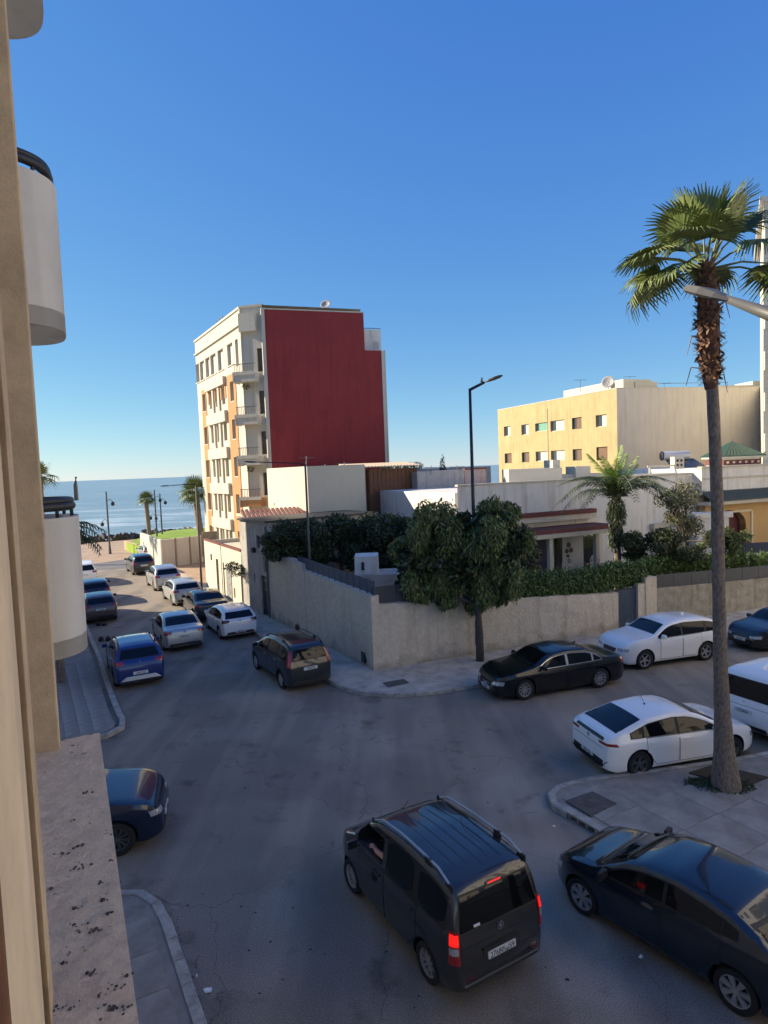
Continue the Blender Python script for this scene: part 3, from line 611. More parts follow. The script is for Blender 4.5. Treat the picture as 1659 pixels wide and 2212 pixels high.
# gate
zgt = fg.hit(1352, 1276)[1]; gt_ = thing('garden_gate', 'dark blue metal garden gate under the ivy between wall and pillar', 'gate', (0, 0, 0))
ua, ub = max(ug0, .02)+.06, up0-.45; nn = 9
for k in range(nn):
    a = ua+(ub-ua)*k/nn; mb = MB(); fg.box(mb, a+.004, a+(ub-ua)/nn-.012, -.16, -.13, .1, zgt); mb.build('slat', BLUEM, gt_)
mb = MB(); fg.box(mb, ua-.05, ub+.05, -.2, -.165, .02, zgt+.06); mb.build('backing', METALD, gt_)
mb = MB(); fg.box(mb, ub+.05, up0, -.3, -.02, -.02, zp-.25); tag(mb.build('gate_post', STONE), 'narrow rough stone gate post right of the blue gate', 'post')
# ================================================================ BUILDINGS
def zz2(x, y): return 414.7+.2265*x, 656.6+.2265*y          # close-up of the red block back to the print
rb = thing('apartment_block', 'tall apartment block with dark red blind wall and cream and orange street front', 'building', (0, 0, 0))
F1 = Fr((-17.2, 62), (-10.3, 50)); ZT = 20.45
def zrow(zx, zy, f=F1): return f.hit(*zz2(zx, zy))[1]
def ucol(zx, zy, f=F1): return f.hit(*zz2(zx, zy))[0]
# storey heights read at the right stripe
Zc = zrow(395, 240); Zt1 = zrow(385, 360); Zb1 = zrow(385, 575); Zo = zrow(385, 665)
FH = 3.02; rows = []
L = F1.L
uc0, uc1 = ucol(150, 860), ucol(325, 760)                   # white middle bay
us0, us1 = ucol(335, 700), ucol(418, 700)                   # right orange stripe
holes = []; wins = []
# top floor: a row of tall windows
ztop, zbot = Zt1, Zb1
for zx0, zx1, zy in ((42, 72, 700), (77, 119, 650), (131, 172, 620), (177, 230, 580), (246, 300, 530), (336, 388, 470)):
    a, b = ucol(zx0, zy), ucol(zx1, zy); holes.append((a, b, zbot, ztop)); wins.append(((a, b, zbot, ztop), 'top'))
a, b = ucol(413, 430), ucol(440, 430); holes.append((a, b, zbot-.2, ztop)); wins.append(((a, b, zbot-.2, ztop), 'top'))
for k in range(1, 6):
    zt = ztop-FH*k; zb = zt-1.55
    if zt-1.6 < .4: break
    us = [(ucol(165, 900), ucol(195, 900)), (ucol(222, 880), ucol(247, 880)), (ucol(285, 860), ucol(315, 850))]
    for a, b in us: holes.append((a, b, zb, zt)); wins.append(((a, b, zb, zt), 'mid'))
    a, b = ucol(372, 850), ucol(404, 840); holes.append((a, b, zb, zt)); wins.append(((a, b, zb, zt), 'right'))
    a, b = ucol(108, 960), ucol(136, 950); holes.append((a, b, zb, zt)); wins.append(((a, b, zb, zt), 'left'))
mb = MB(); F1.wall(mb, 0, L, 0, ZT, holes, .32)
F2 = Fr((-10.3, 50), (-8.55, 49.55)); F3 = Fr((-8.5, 49.4), (.55, 52.35)); F4 = Fr((.55, 52.35), (-5.5, 64))
zlow = F3.hit(810, 757)[1]; ustep = F3.hit(788, 757)[0]; zhi = F3.hit(569, 665)[1]
# recessed balcony side
dz = [F2.hit(535, y)[1] for y in (812, 903, 990, 1078)]
side_holes = [(.95, 1.5, z-2.0+1.1-.1, z+1.6) for z in ()]
F2.wall(mb, 0, F2.L, 0, ZT, [(F2.L-.62, F2.L-.12, z+.25, z+2.0) for z in dz], .2)
P = [F1.p(0, 0, 0), F4.p(F4.L, 0, 0)]
mb.quad((-5.5, 64, 0), (-17.2, 62, 0), (-17.2, 62, ZT), (-5.5, 64, ZT)); 
mb.quad((-10.3, 50, ZT), (-8.5, 49.5, ZT), (-5.5, 64, ZT), (-17.2, 62, ZT)); mb.quad((-8.5, 49.6, ZT-.02), (-1.2, 52.1, ZT-.02), (-3, 62, ZT-.02), (-5.5, 64, ZT-.02))
mb.build('wall', CREAMW, rb)
for z in dz: F2.window((F2.L-.62, F2.L-.12, z+.25, z+2.0), rb, .2, frame=WBROWN, mull=0)
# dark red blind wall, proud of the frame, with white edges
mb = MB(); mb.v = []
F3.box(mb, .12, ustep, -.4, .0, 2, zhi-.1); F3.box(mb, ustep+.001, F3.L-.05, -.38, .0, 2, zlow); mb.build('blind_wall', RED, rb)
mb = MB(); F3.box(mb, -.14, .115, -.42, .03, 2, zhi); F3.box(mb, .12, ustep, -.42, .03, zhi-.095, zhi+.0); F3.box(mb, F3.L-.045, F3.L+.03, -.4, .02, 2, zlow+.02)
F4.box(mb, .0, 3.0, -.3, .0, 2, zlow); mb.build('edge_trim', CREAMW, rb)
# cornice bands and orange stripes on the street front
mb = MB(); F1.box(mb, -.02, L+.02, .003, .10, ZT-.12, ZT+.05); F1.box(mb, -.02, L+.02, .003, .16, Zc-.06, Zc+.06)
F2.box(mb, -.1, F2.L, .003, .1, ZT-.12, ZT+.05); F2.box(mb, .0, F2.L-.45, .003, .45, ZT-1.95, ZT-.6); mb.build('cornice', CREAMW, rb)
def stripe(u0, u1, z0, z1, name='orange_panel'):
    hs = [h for h in holes if h[0] < u1 and h[1] > u0 and h[2] < z1 and h[3] > z0]
    mb = MB(); us = sorted({u0, u1, *[min(max(h[k], u0), u1) for h in hs for k in (0, 1)]}); zs = sorted({z0, z1, *[min(max(h[k], z0), z1) for h in hs for k in (2, 3)]})
    for a, b in zip(us, us[1:]):
        for c, d in zip(zs, zs[1:]):
            if any(h[0] < (a+b)/2 < h[1] and h[2] < (c+d)/2 < h[3] for h in hs): continue
            F1.box(mb, a, b, .003, .05, c, d)
    mb.build(name, ORANGE, rb)
stripe(us0, us1, .2, Zo); stripe(ucol(92, 830), ucol(140, 930), .2, Zo-.2)
stripe(ucol(155, 900), ucol(325, 800), Zt1-FH*1-1.1, Zt1-FH+.55)
for k in range(6):
    z = Zb1-.75-FH*k
    if z < 0.6: break
    mb = MB(); F1.box(mb, uc0, uc1, .003, .28, z-.55, z+.35 if k else z+.1); mb.build('spandrel', CREAMW, rb)
for k in range(5):
    z = Zt1-FH*(k+1)
    for (a, b) in ((ucol(205, 900), ucol(216, 900)), (ucol(258, 900), ucol(272, 880))):
        mb = MB(); F1.box(mb, a, b, .003, .16, z-2.6, z+.2); mb.build('pilaster', CREAMW, rb)
for r, kind in wins:
    c = {'top': WHITE, 'mid': WHITE, 'right': WBROWN, 'left': WBROWN}[kind]
    F1.window(r, rb, .32, frame=c, mull=1 if kind in ('top', 'mid') else 0, sill=CREAMW if kind != 'mid' else None, half=(.05, .5, WBROWN if kind in ('right', 'left') else CURT) if random.random() < .7 else None)
mb = MB(); F1.box(mb, L-.12, L+.03, .003, .08, .2, ZT); mb.build('edge_trim', CREAMW, rb)
# balconies on the corner
for i, z in enumerate(dz):
    mb = MB(); F2.box(mb, -.35, F2.L-.45, -.05, .9, z-.55, z+.12); o = mb.build('balcony', CREAMW if i < 3 else ORANGE, rb)
    mb = MB(); F2.box(mb, -.4, F2.L-.42, .9, .95, z-.05, z+.2); F2.box(mb, -.45, -.355, -.05, .95, z-.6, z+.2); mb.build('balcony_trim', CREAMW, o)
    mb = MB()
    for k in range(12): a = -.3+k*(F2.L-.2)/12; F2.box(mb, a, a+.025, .84, .87, z+.12, z+.75)
    F2.box(mb, -.33, F2.L-.45, .83, .88, z+.75, z+.8); mb.build('railing', METALG, o)
    if i in (0, 2): leaves('balcony_leaves', [(*(F2.p(.3, .3, z-.85)), .35, .3, .22)], 60, .16, LEAFD, o, seed=i, kind='stuff')  # dark leaf clump just below the balcony
# set-back roof room at the right, satellite dish and aerial frame
mb = MB(); q = F3.p(ustep+.25, -1.2, 0); f5 = Fr(F3.p(ustep+.02, -.9, 0)[:2], F3.p(F3.L+.02, -.9, 0)[:2]); zr = f5.hit(800, 712)[1]
f5.wall(mb, 0, f5.L, zlow-.2, zr, []); f5.box(mb, 0, f5.L, -3, -.02, zlow-.2, zr-.02); mb.build('roof_room', WHITE, rb)
r = f5.rect(806, 738, 818, 754); mb = MB(); f5.box(mb, r[0], r[1], .004, .03, r[2], r[3]); mb.build('roof_door', mat('pale_grey_paint', (.45, .45, .45), .7), rb)
mb = MB(); mb.tube([f5.p(0, 0, zr+.1), f5.p(f5.L, 0, zr+.1)], .03, 6); mb.build('roof_rail', METALG, rb)
def dish(p, r, az, m=mat('dish_grey', (.35, .35, .34), .6), lab='', el=25, h=.6, group=None):
    t = thing('satellite_dish', lab, 'satellite dish', p, az, group); mb = MB(); n, kk = 16, 4
    for i in range(kk+1):
        rr = r*i/kk
        for j in range(n): a = 2*math.pi*j/n; mb.v.append((rr*math.cos(a), -.28*r*(rr/r)**2*-1, rr*math.sin(a)))
    for i in range(kk):
        for j in range(n): mb.f.append((i*n+j, i*n+(j+1) % n, (i+1)*n+(j+1) % n, (i+1)*n+j)); mb.m.append(0)
    M = Matrix.Translation((0, 0, h)) @ Matrix.Rotation(R_(el), 4, 'X')
    mb.v = [tuple(M @ Vector(v)) for v in mb.v]; o = mb.build('reflector', m, t, smooth=True); sd = o.modifiers.new('s', 'SOLIDIFY'); sd.thickness = .015
    mb = MB(); mb.tube([(0, -.03, -.05), (0, -.03, h)], .03, 6); tip_ = M @ Vector((0, r*1.0, 0)); mb.tube([tuple(M @ Vector((0, 0, -r*.9))), tuple(tip_)], .015, 5); mb.build('mast', METALG, t)
    return t
p = F3.hit(714, 662); dish(F3.p(p[0], -1.5, ZT-.05), .42, 2.9, lab='satellite dish on the roof of the dark red block', el=30, h=.55)
fr_ = thing('roof_frame', 'thin metal aerial frame on the street side roof of the tall block', 'aerial', F1.p(6, -1, ZT)); mb = MB()
for a in (0, .9, 1.8): mb.tube([(a*-.5, a*.86, 0), (a*-.5, a*.86, 1.1)], .03, 5)
mb.tube([(0, 0, 1.1), (-.9, 1.55, 1.1)], .03, 5); mb.tube([(0, 0, .6), (-.9, 1.55, .6)], .03, 5); mb.build('frame', METALG, fr_)

# ---- low white houses along the left street
F = Fr((-12.6, 44.9), (-8.35, 37.2)); H = thing('white_house', 'low sunlit cream house with mural shop front and red door beyond the shaded house', 'building')
zt = F.hit(526, 1192)[1]; zt = 3.35
def d3(x, y): return (500+x*.217)*.864, (1300+y*.217)*.864
hs = [F.rect(*d3(180, 425), *d3(230, 830)), F.rect(*d3(262, 512), *d3(298, 895)), F.rect(*d3(118, 390), *d3(142, 470)), F.rect(*d3(470, 660), *d3(514, 1000)), F.rect(*d3(388, 780), *d3(412, 905))]
hs[0] = (hs[0][0], hs[0][1], .13, 2.35); hs[1] = (hs[1][0], hs[1][1], .13, 2.3); hs[3] = (hs[3][0], hs[3][1], .13, 2.25)
mb = MB(); F.wall(mb, 0, F.L, 0, zt, hs, .18); F.box(mb, 0, F.L, -6, -.22, 0, zt-.3); F.box(mb, 0, .2, -6, -.001, 0, zt-.05); mb.build('wall', LIT, H)
mb = MB(); F.box(mb, -.02, F.L, -.2, .05, zt, zt+.1); mb.build('parapet_cap', TERRA, H)
for h, m in ((hs[0], WOODB), (hs[1], METALD), (hs[3], REDW)):
    mb = MB(); F.box(mb, h[0]+.02, h[1]-.02, -.16, -.1, h[2], h[3]-.02); o = mb.build('door', m, H); mb = MB(); F.box(mb, h[1]-.14, h[1]-.1, -.1, -.06, 1.05, 1.2); mb.build('handle', METALG, o)
F.window(hs[2], H, .18, mull=0); F.window(hs[4], H, .18, mull=0)
MUR = mat('faded_mural', (.34, .33, .31), .9, col2=(.12, .13, .14), vscale=3.5)
r = F.rect(*d3(300, 520), *d3(380, 920)); mb = MB(); F.box(mb, r[0], r[1], .003, .03, .2, 2.3); mb.build('mural_shutter', MUR, H)
mb = MB(); c = F.hit(*d3(500, 640)); leaves('door_bush', [(*F.p(c[0], .4, 2.35), .5, .5, .4), (*F.p(c[0]-.5, .45, 2.5), .5, .4, .3)], 500, .14, LEAFD, None, seed=4); o = bpy.data.objects['door_bush']; tag(o, 'small dark climbing plant over the red door', 'plant')
# upper brown box set back on the roof
fu = Fr(F.p(2.2, -1.9, 0)[:2], F.p(8.6, -1.9, 0)[:2]); zu0, zu1 = fu.hit(510, 1168)[1], fu.hit(520, 1134)[1]
ub_ = thing('roof_storey', 'brownish unplastered storey set back on the roof of the cream house', 'building'); mb = MB()
fu.box(mb, 0, fu.L, -4, 0, zt-.3, 5.0); mb.build('wall', mat('raw_render', (.33, .27, .21), .95, var=.3, vscale=1.2, bump=.4), ub_); mb = MB(); fu.box(mb, -.1, fu.L+.1, -4.1, .12, 5.0, 5.1); mb.build('roof_slab', CREAMW, ub_)
f6 = Fr((-8.3, 37.1), (-6.22, 34.1)); H2 = thing('shaded_house', 'narrow two storey off white house in shade next to the stone wall', 'building')
zh = 5.2
hs = [f6.rect(*d3(645, 175), *d3(688, 330)), f6.rect(*d3(618, 620), *d3(645, 712)), (f6.hit(*d3(708, 800))[0], f6.hit(*d3(772, 800))[0], .13, 2.3)]
mb = MB(); f6.wall(mb, 0, f6.L, 0, zh, hs, .15); f6.box(mb, 0.02, f6.L, -7, -.2, 0, zh-.2); f6.box(mb, .0, .2, -6.9, -.003, 0, zh-.01); f6.box(mb, f6.L-.18, f6.L+.0, -7, -.003, 0, zh-.012); mb.build('wall', mat('grey_white_render', (.46, .45, .42), .9, col2=(.30, .29, .27), vscale=2.2, bump=.3, streak=.3), H2)
f6.window(hs[0], H2, .15, frame=WBROWN, mull=0); f6.window(hs[1], H2, .15, mull=0)
mb = MB(); h = hs[2]; f6.box(mb, h[0]+.02, h[1]-.02, -.14, -.08, .13, 2.28); o = mb.build('door', METALD, H2); mb = MB(); f6.box(mb, h[1]-.3, h[1]-.06, -.08, -.05, 1.5, 2.1); mb.build('door_pane', DGLASS, o)
mb = MB(); f6.box(mb, -.08, f6.L+.1, -7.05, .14, zh, zh+.1); mb.build('roof_slab', METALD, H2)
mb = MB(); mb.tube([f6.p(f6.L-.1, .06, .1), f6.p(f6.L-.1, .06, 5.0)], .045, 8); mb.build('drainpipe', METALG, H2)
for x, y, s in ((632, 345, .13), (766, 360, .17)):
    u, z = f6.hit(*d3(x, y)); mb = MB(); f6.box(mb, u-s, u+s, .003, .2, z-s, z+s); mb.build('wall_unit', METALD, H2)
u, z = f6.hit(*d3(770, 520)); mb = MB(); f6.box(mb, u-.12, u+.12, .003, .14, z-.35, z+.35); mb.build('meter_box', LAMPH, H2)
# vacant lot walls
lw = thing('lot_wall', 'low pale rendered wall round the vacant dirt lot near the sea road', 'wall')
fa = Fr((-24.1, 63.6), (-19.25, 55.3)); fb = Fr((-19.2, 55.25), (-16.55, 58.2)); fc = Fr((-16.5, 58.2), (-12.4, 59.6))
za = fb.hit(352, 1177)[1]
mb = MB(); fa.box(mb, 0, fa.L, -.25, 0, -.1, 2.45); mb.build('wall_section', LIT, lw); mb = MB(); fb.box(mb, .02, fb.L, -.25, 0, -.1, 2.45); mb.build('wall_section', GREYR, lw)
mb = MB(); fc.box(mb, .02, fc.L+2, -.25, 0, -.1, 2.75); mb.build('wall_section', mat('dark_lot_wall', (.30, .25, .19), .95, var=.3), lw)
for a in (1.3, 2.7): mb = MB(); fb.box(mb, a, a+.14, .003, .06, 0, 2.5); mb.build('pier', mat('dark_lot_wall', (.3, .25, .19)), lw)

# ---- blurred middle: cream gable, dark red, pink and brown fronts behind the garden trees
mh = thing('cream_house', 'cream wall of the low house just below the red block', 'building')
fm = Fr((-8.2, 46.0), (-4.6, 39.7)); zt = fm.hit(600, 1010)[1]; mb = MB(); fm.box(mb, .05, fm.L, -4, 0, 0, fm.hit(650, 1008)[1]); mb.build('wall', LIT, mh)
mb = MB(); fm.box(mb, .3, 1.3, .003, .05, 5.6, 5.75); mb.build('ledge', CREAMW, mh); u, z = fm.hit(624, 1030)
fk = Fr((-6.6, 38.5), (-3.4, 39.5)); 
tr = thing('tiled_roof', 'small sloping terracotta roof below the cream wall', 'roof'); mb = MB(); z0 = fk.hit(620, 1112)[1]
for k in range(16):
    a = -1.7+k*.27; mb2 = MB(); mb2.hexa([fk.p(a, .5, z0-.25), fk.p(a+.24, .5, z0-.25), fk.p(a+.24, -2.4, z0+.25), fk.p(a, -2.4, z0+.25), fk.p(a+.05, .5, z0-.16), fk.p(a+.19, .5, z0-.16), fk.p(a+.19, -2.4, z0+.34), fk.p(a+.05, -2.4, z0+.34)]); mb2.build('roof_tile', TERRA, tr)
mb = MB(); fk.box(mb, -1.6, 2.6, -2.3, .2, 0, z0-.28); mb.build('wall', LIT, tr)
def front(name, lab, x0, x1, ytop, Y0, Y1, m, depth=6, z0=0):
    a = A(x0, ytop, Y0); b = A(x1, ytop, Y1); f = Fr(a[:2], b[:2]); t = thing(name, lab, 'building'); mb = MB(); zt = (a.z+b.z)/2; 
    f.box(mb, 0, f.L, -depth, 0, z0, zt); mb.build('wall', m, t); return t, f, zt
DR2 = mat('plum_render', (.17, .065, .07), .9, var=.15, vscale=1)
t, f, z = front('plum_house', 'dark plum coloured rear wall under the red block', 664, 741, 1014, 43.2, 44.1, DR2)
mb = MB(); f.box(mb, -.05, f.L+.05, -.2, .06, z, z+.12); mb.build('parapet_cap', TERRA, t); f.window((1.1, 1.9, 5.0, 6.2), t, 0, mull=1); 
t, f, z = front('pink_house', 'pink rendered house front with uneven top between plum and brown walls', 742, 795, 1009, 43.3, 43.9, PINK)
f.window((.5, 1.2, 4.9, 6.0), t, 0)
t, f, z = front('brown_house', 'brown timber rear wall under a pale corrugated roof', 796, 900, 1012, 43.4, 45.0, BROWN)
mb = MB(); 
for k in range(12): a = .02+k*f.L/12; mb2 = MB(); f.box(mb2, a+.01, a+f.L/12-.01, .004, .04, 2.5, z-.02); mb2.build('plank', WOODB, t)
cr = thing('corrugated_canopy', 'pale corrugated sheet canopy over the brown wall', 'canopy')
fq = Fr(A(752, 1008, 43)[:2], A(905, 1003, 44.6)[:2]); zq = A(830, 1004, 43.8).z
nq = 22
for k in range(nq):
    a = fq.L*k/nq; b = a+fq.L/nq; mb = MB(); mb.hexa([fq.p(a, .5, zq-.14), fq.p(b, .5, zq-.14), fq.p(b, -2.5, zq+.1), fq.p(a, -2.5, zq+.1), fq.p(a+.05, .5, zq-.06), fq.p(b-.05, .5, zq-.06), fq.p(b-.05, -2.5, zq+.18), fq.p(a+.05, -2.5, zq+.18)]); mb.build('sheet', mat('pale_sheet', (.50, .40, .30), .8, var=.15), cr)
t, f, z = front('grey_house', 'plain grey rendered rear house between brown wall and white villa', 901, 1002, 1017, 44, 45.5, mat('cool_grey_render', (.40, .39, .38), .9, var=.15, streak=.2))
f.window((1.2, 2.1, 4.9, 6.1), t, 0, mull=1, half=(.1, .5, CURT)); f.window((2.6, 3.2, 4.9, 6.1), t, 0, mull=0)
t, f, z = front('rose_house', 'pale rose rendered strip of wall beside the grey house', 1003, 1050, 1014, 45.5, 46.2, mat('rose_render', (.46, .36, .33), .9, var=.15, streak=.2))
mb = MB(); f.box(mb, 0, f.L, -.2, .05, z, z+.1); mb.build('parapet_cap', TERRA, t)
t, f, z = front('back_block', 'low pale block with flat roof behind the rose wall', 880, 1060, 1010, 54, 56, mat('cool_grey_render', (.4, .39, .38)))
# wires / clutter on those roofs
for i, (x, y0, y1, Y) in enumerate(((660, 1008, 985, 40), (700, 1012, 1003, 42), (742, 1010, 998, 42.5), (930, 1016, 1006, 44), (985, 1016, 1005, 44))):
    a = A(x, y0, Y); b = A(x+2, y1, Y); mb = MB(); mb.tube([a-Vector((0, 0, .3)), b], .03, 5); mb.tube([b+Vector((-.5, 0, -.1)), b+Vector((.5, .1, -.12))], .018, 5)
    tag(mb.build('roof_aerial', METALG), ['thin aerial above the cream wall', 'short crooked aerial on the plum wall', 'thin aerial where plum and pink walls meet', 'thin aerial on the grey rear house', 'right aerial on the grey rear house by the rose wall'][i], 'aerial')
# dark ball shaped shrub tops and cypress on the skyline
for i, (x, y, Y, r, h) in enumerate(((956, 1004, 50, .35, 1.1),)):
    p = A(x, y, Y); o = leaves('cypress', [(p.x, p.y, p.z-.3, r*.7, r*.7, h), (p.x, p.y, p.z-.7, r, r, h*.7)], 900, .12, LEAFD, None, seed=9); tag(o, 'small dark cypress top above the grey roofs', 'tree')
p = A(868, 1000, 47); o = leaves('roof_hedge', [(p.x+k*.55, p.y, p.z-.25, .5, .4, .3) for k in range(-2, 3)], 1500, .12, LEAFD, None, seed=10, kind=None); tag(o, 'low dark bushy plant on the roof right of the red block', 'plant')

# ---- yellow block
yb = thing('yellow_block', 'yellow rendered four storey block with blank beige side wall', 'building')
fy = Fr((14.2, 79), (21.75, 60)); fy2 = Fr((21.75, 60), (40.5, 64.6)); zt = 14.35
def d2(x, y): return 993.6+.401*x, 777.6+.401*y
hs = []; info = []
for x0, y0, x1, y1, k in ((237, 357, 272, 410, 'r'), (331, 347, 371, 403, 'r'), (405, 338, 473, 383, 'g'), (487, 325, 562, 382, 'w'), (603, 310, 655, 372, 'b'), (731, 295, 790, 360, 'r'), (241, 503, 279, 556, 'b'), (333, 497, 374, 551, 'b'), (408, 492, 472, 545, 'w'), (490, 487, 565, 541, 'w'), (607, 480, 657, 542, 'b'), (735, 468, 795, 540, 'c')):
    xa, ya = d2(x0, y0); xb, yb_ = d2(x1, y1); xm = (xa+xb)/2
    ua, ub2 = fy.hit(xa, (ya+yb_)/2)[0], fy.hit(xb, (ya+yb_)/2)[0]; za, zb = fy.hit(xm, yb_)[1], fy.hit(xm, ya)[1]; hs.append((ua, ub2, za, zb)); info.append(k)
for k in range(2):
    for h in list(hs[6:12]): hs.append((h[0], h[1], h[2]-3*(k+1), h[3]-3*(k+1))); info.append('b')
mb = MB(); fy.wall(mb, 0, fy.L, 0, zt, hs, .22); 
mb.build('wall', YEL, yb)
mb = MB(); fy2.wall(mb, 0, fy2.L, 0, zt, []); q = [fy.p(0, 0, zt), fy.p(fy.L, 0, zt), fy2.p(fy2.L, 0, zt), fy2.p(fy2.L, -16, zt)]; mb.quad(*[p-Vector((0, 0, .3)) for p in q]); mb.quad(fy2.p(fy2.L, 0, 0), fy2.p(fy2.L, -16, 0), fy2.p(fy2.L, -16, zt), fy2.p(fy2.L, 0, zt)); mb.quad(fy.p(0, 0, 0), fy2.p(fy2.L, -16, 0), fy2.p(fy2.L, -16, zt), fy.p(0, 0, zt)); mb.build('side_wall', GREYR, yb)
mb = MB(); fy.box(mb, 0, fy.L, -.2, .03, zt, zt+.06); fy2.box(mb, 0, fy2.L, -.2, .03, zt+.002, zt+.06); mb.build('parapet_cap', GREYR, yb)
for h, k in zip(hs, info):
    fy.window(h, yb, .22, frame={'r': WHITE, 'g': WHITE, 'w': WHITE, 'b': WBROWN, 'c': WBROWN}[k], mull=1, half={'r': (.5, .97, CURT), 'g': (.25, .97, GREENC), 'w': (.35, .97, CURT), 'b': (.4, .97, WBROWN), 'c': (.1, .9, WBROWN)}[k])
mb = MB()
for xx in (474,): u = fy.hit(*d2(xx, 430))[0]; mb.tube([fy.p(u, .05, 0), fy.p(u, .05, zt-.8)], .03, 6)
mb.build('drainpipe', CREAM, yb)
rr = fy.rect(*d2(628, 150), *d2(722, 190)); mb = MB(); a = fy.hit(*d2(628, 190))[0]
fy.box(mb, fy.L*.52, fy.L-.9, -5, -1.6, zt-.3, zt+1.0); fy2.box(mb, 2.8, 5.2, -4, -1.2, zt-.3, zt+.75); mb.build('stair_head', LIT, yb)
p = fy2.hit(*d2(797, 140)); q = A(1314, 838, 63); dish((q.x, q.y, zt), .62, 2.6, lab='round satellite dish on the yellow block roof', h=.9, el=20)
for i, (x, y0, y1) in enumerate(((648, 150, 108), (914, 150, 90), (1100, 155, 125))):
    a = A(*d2(x, y0), 64); b = A(*d2(x, y1), 64); mb = MB(); mb.tube([a-Vector((0, 0, .4)), b], .03, 5); mb.tube([b+Vector((-.6, 0, 0)), b+Vector((.6, 0, 0))], .02, 5)
    if i == 2: mb.tube([b+Vector((-.2, 0, -.02)), b+Vector((6.2, 0, -.15))], .025, 5); mb.tube([b+Vector((6.2, 0, -.15)), b+Vector((6.2, 0, -1.4))], .025, 5)
    tag(mb.build('roof_aerial', METALG), ['thin aerial at the left end of the yellow block roof', 'tall thin aerial right of the dish on the yellow block', 'long washing line frame on the yellow block roof'][i], 'aerial')
rf = thing('roof_boxes', 'row of pale roof structures behind the yellow block at right edge', 'building'); mb = MB(); f7 = Fr(A(1590, 832, 68)[:2], A(1658, 830, 68.5)[:2]); zz = A(1600, 832, 68).z
f7.box(mb, -3, f7.L+6, -3, 0, 8, zz); f7.box(mb, 2.2, f7.L+6, -3.2, -.4, zz, zz+.45); mb.build('wall', LIT, rf)

# ---- white tower at the right picture edge
tw = thing('tall_tower', 'tall narrow pale tower block at the right picture edge behind the palm', 'building')
ft = Fr(A(1648, 600, 50)[:2], (Vector(A(1649, 600, 50)[:2])+Vector((9, 3.2)))); zt = A(1651, 436, 50).z; mb = MB(); TW = [(29.35, 50), (40, 53), (46, 66), (37.6, 64.6)]; mb.prism(TW, 0, zt); mb.build('wall', LIT, tw)
mb = MB(); mb.prism([(28.9, 49.7), (40.3, 52.7), (46.4, 66.2), (37.1, 64.8)], zt, zt+.35); mb.build('cornice', GREYR, tw)
mb = MB(); 
for z in np.arange(8, zt-2, 3.1): mb.box(29.38, 29.6, 49.85, 49.99, z, z+1.4)
mb.build('corner_bands', LIT, tw)

# ---- white villa behind the garden
vl = thing('white_villa', 'long low white villa with flat roof and pillared porch behind the hedge', 'building')
va = A(1062, 1047, 35.6); vb = A(1519, 1023, 42.6); fv = Fr(va[:2], vb[:2]); zv = (va.z+vb.z)/2
mb = MB(); hv = [fv.rect(*[993.6+.401*1085, 777.6+.401*900], *[993.6+.401*1150, 777.6+.401*985])]
hv = [fv.rect(1411, 1141, 1441, 1180)]
fv.wall(mb, -2.2, fv.L, 0, zv, hv, .25); fv.box(mb, -2.2, fv.L, -12, -.28, 0, zv-.35); mb.build('wall', WHITE, vl)
fv.window(hv[0], vl, .25, mull=0); mb = MB(); h = hv[0]; fv.box(mb, h[0]-.3, h[1]+.3, .003, .35, h[3]+.02, h[3]+.3); fv.box(mb, h[0]-.25, h[0]-.06, .003, .2, 0, h[3]); mb.build('window_hood', CREAMW, vl)
mb = MB(); fv.box(mb, -2.2, fv.L, -.25, .05, zv, zv+.1); mb.build('parapet_cap', CREAMW, vl)
# terracotta string and flat porch
ua, ub3 = fv.hit(1120, 1112)[0], fv.hit(1262, 1100)[0]; za = fv.hit(1150, 1112)[1]
mb = MB(); fv.box(mb, ua-2, ub3+.5, .003, .5, za-.12, za+.12); mb.build('string_course', TERRA, vl); mb = MB(); fv.box(mb, ua-2, ub3+.5, .003, .45, za-.42, za-.125); mb.build('string_course', CREAMW, vl)
fp = Fr((fv.p(0, 1.9, 0))[:2], (fv.p(fv.L, 1.9, 0))[:2]); z0 = fp.hit(1190, 1162)[1]; pa, pb, pc = fp.hit(1166, 1170)[0], fp.hit(1190, 1190)[0], fp.hit(1290, 1180)[0]
mb = MB(); fp.box(mb, pa-.9, pc+1.6, -1.89, .25, z0, z0+.22); mb.build('porch_roof', CREAMW, vl); mb = MB(); fp.box(mb, pa-.8, pc+1.5, -1.88, .1, z0+.222, z0+.42); mb.build('porch_tiles', TERRA, vl)
for u in (pb, pc): mb = MB(); fp.box(mb, u-.13, u+.13, -.2, .06, 0, z0); add_bevel(mb.build('column', CREAMW, vl), .02)
mb = MB(); fv.box(mb, fv.hit(1150, 1200)[0], fv.hit(1183, 1200)[0], .003, .1, .1, z0-.1); mb.build('shutter_door', BLUED, vl)
for a, b in ((1197, 1212), (1260, 1282)): mb = MB(); fv.box(mb, fv.hit(a, 1200)[0], fv.hit(b, 1200)[0], .003, .05, .1, z0-.1); mb.build('porch_window', DGLASS, vl)
ud = (fv.hit(1213, 1200)[0], fv.hit(1258, 1200)[0]); mb = MB(); fv.box(mb, ud[0], ud[1], .003, .09, .1, z0-.05); o = mb.build('front_door', mat('grey_white_door', (.42, .43, .45), .6), vl)
mb = MB()
for x, y, r in ((1226, 1177, .17), (1222, 1190, .15), (1231, 1188, .16), (1224, 1202, .14), (1227, 1212, .13)):
    u, z = fv.hit(x, y); 
    for k in range(10): a = 6.283*k/10; b = 6.283*(k+1)/10; mb.tri(fv.p(u, .1, z), fv.p(u+r*math.cos(a), .1, z+r*math.sin(a)), fv.p(u+r*math.cos(b), .1, z+r*math.sin(b)))
mb.build('door_rosettes', METALD, o)
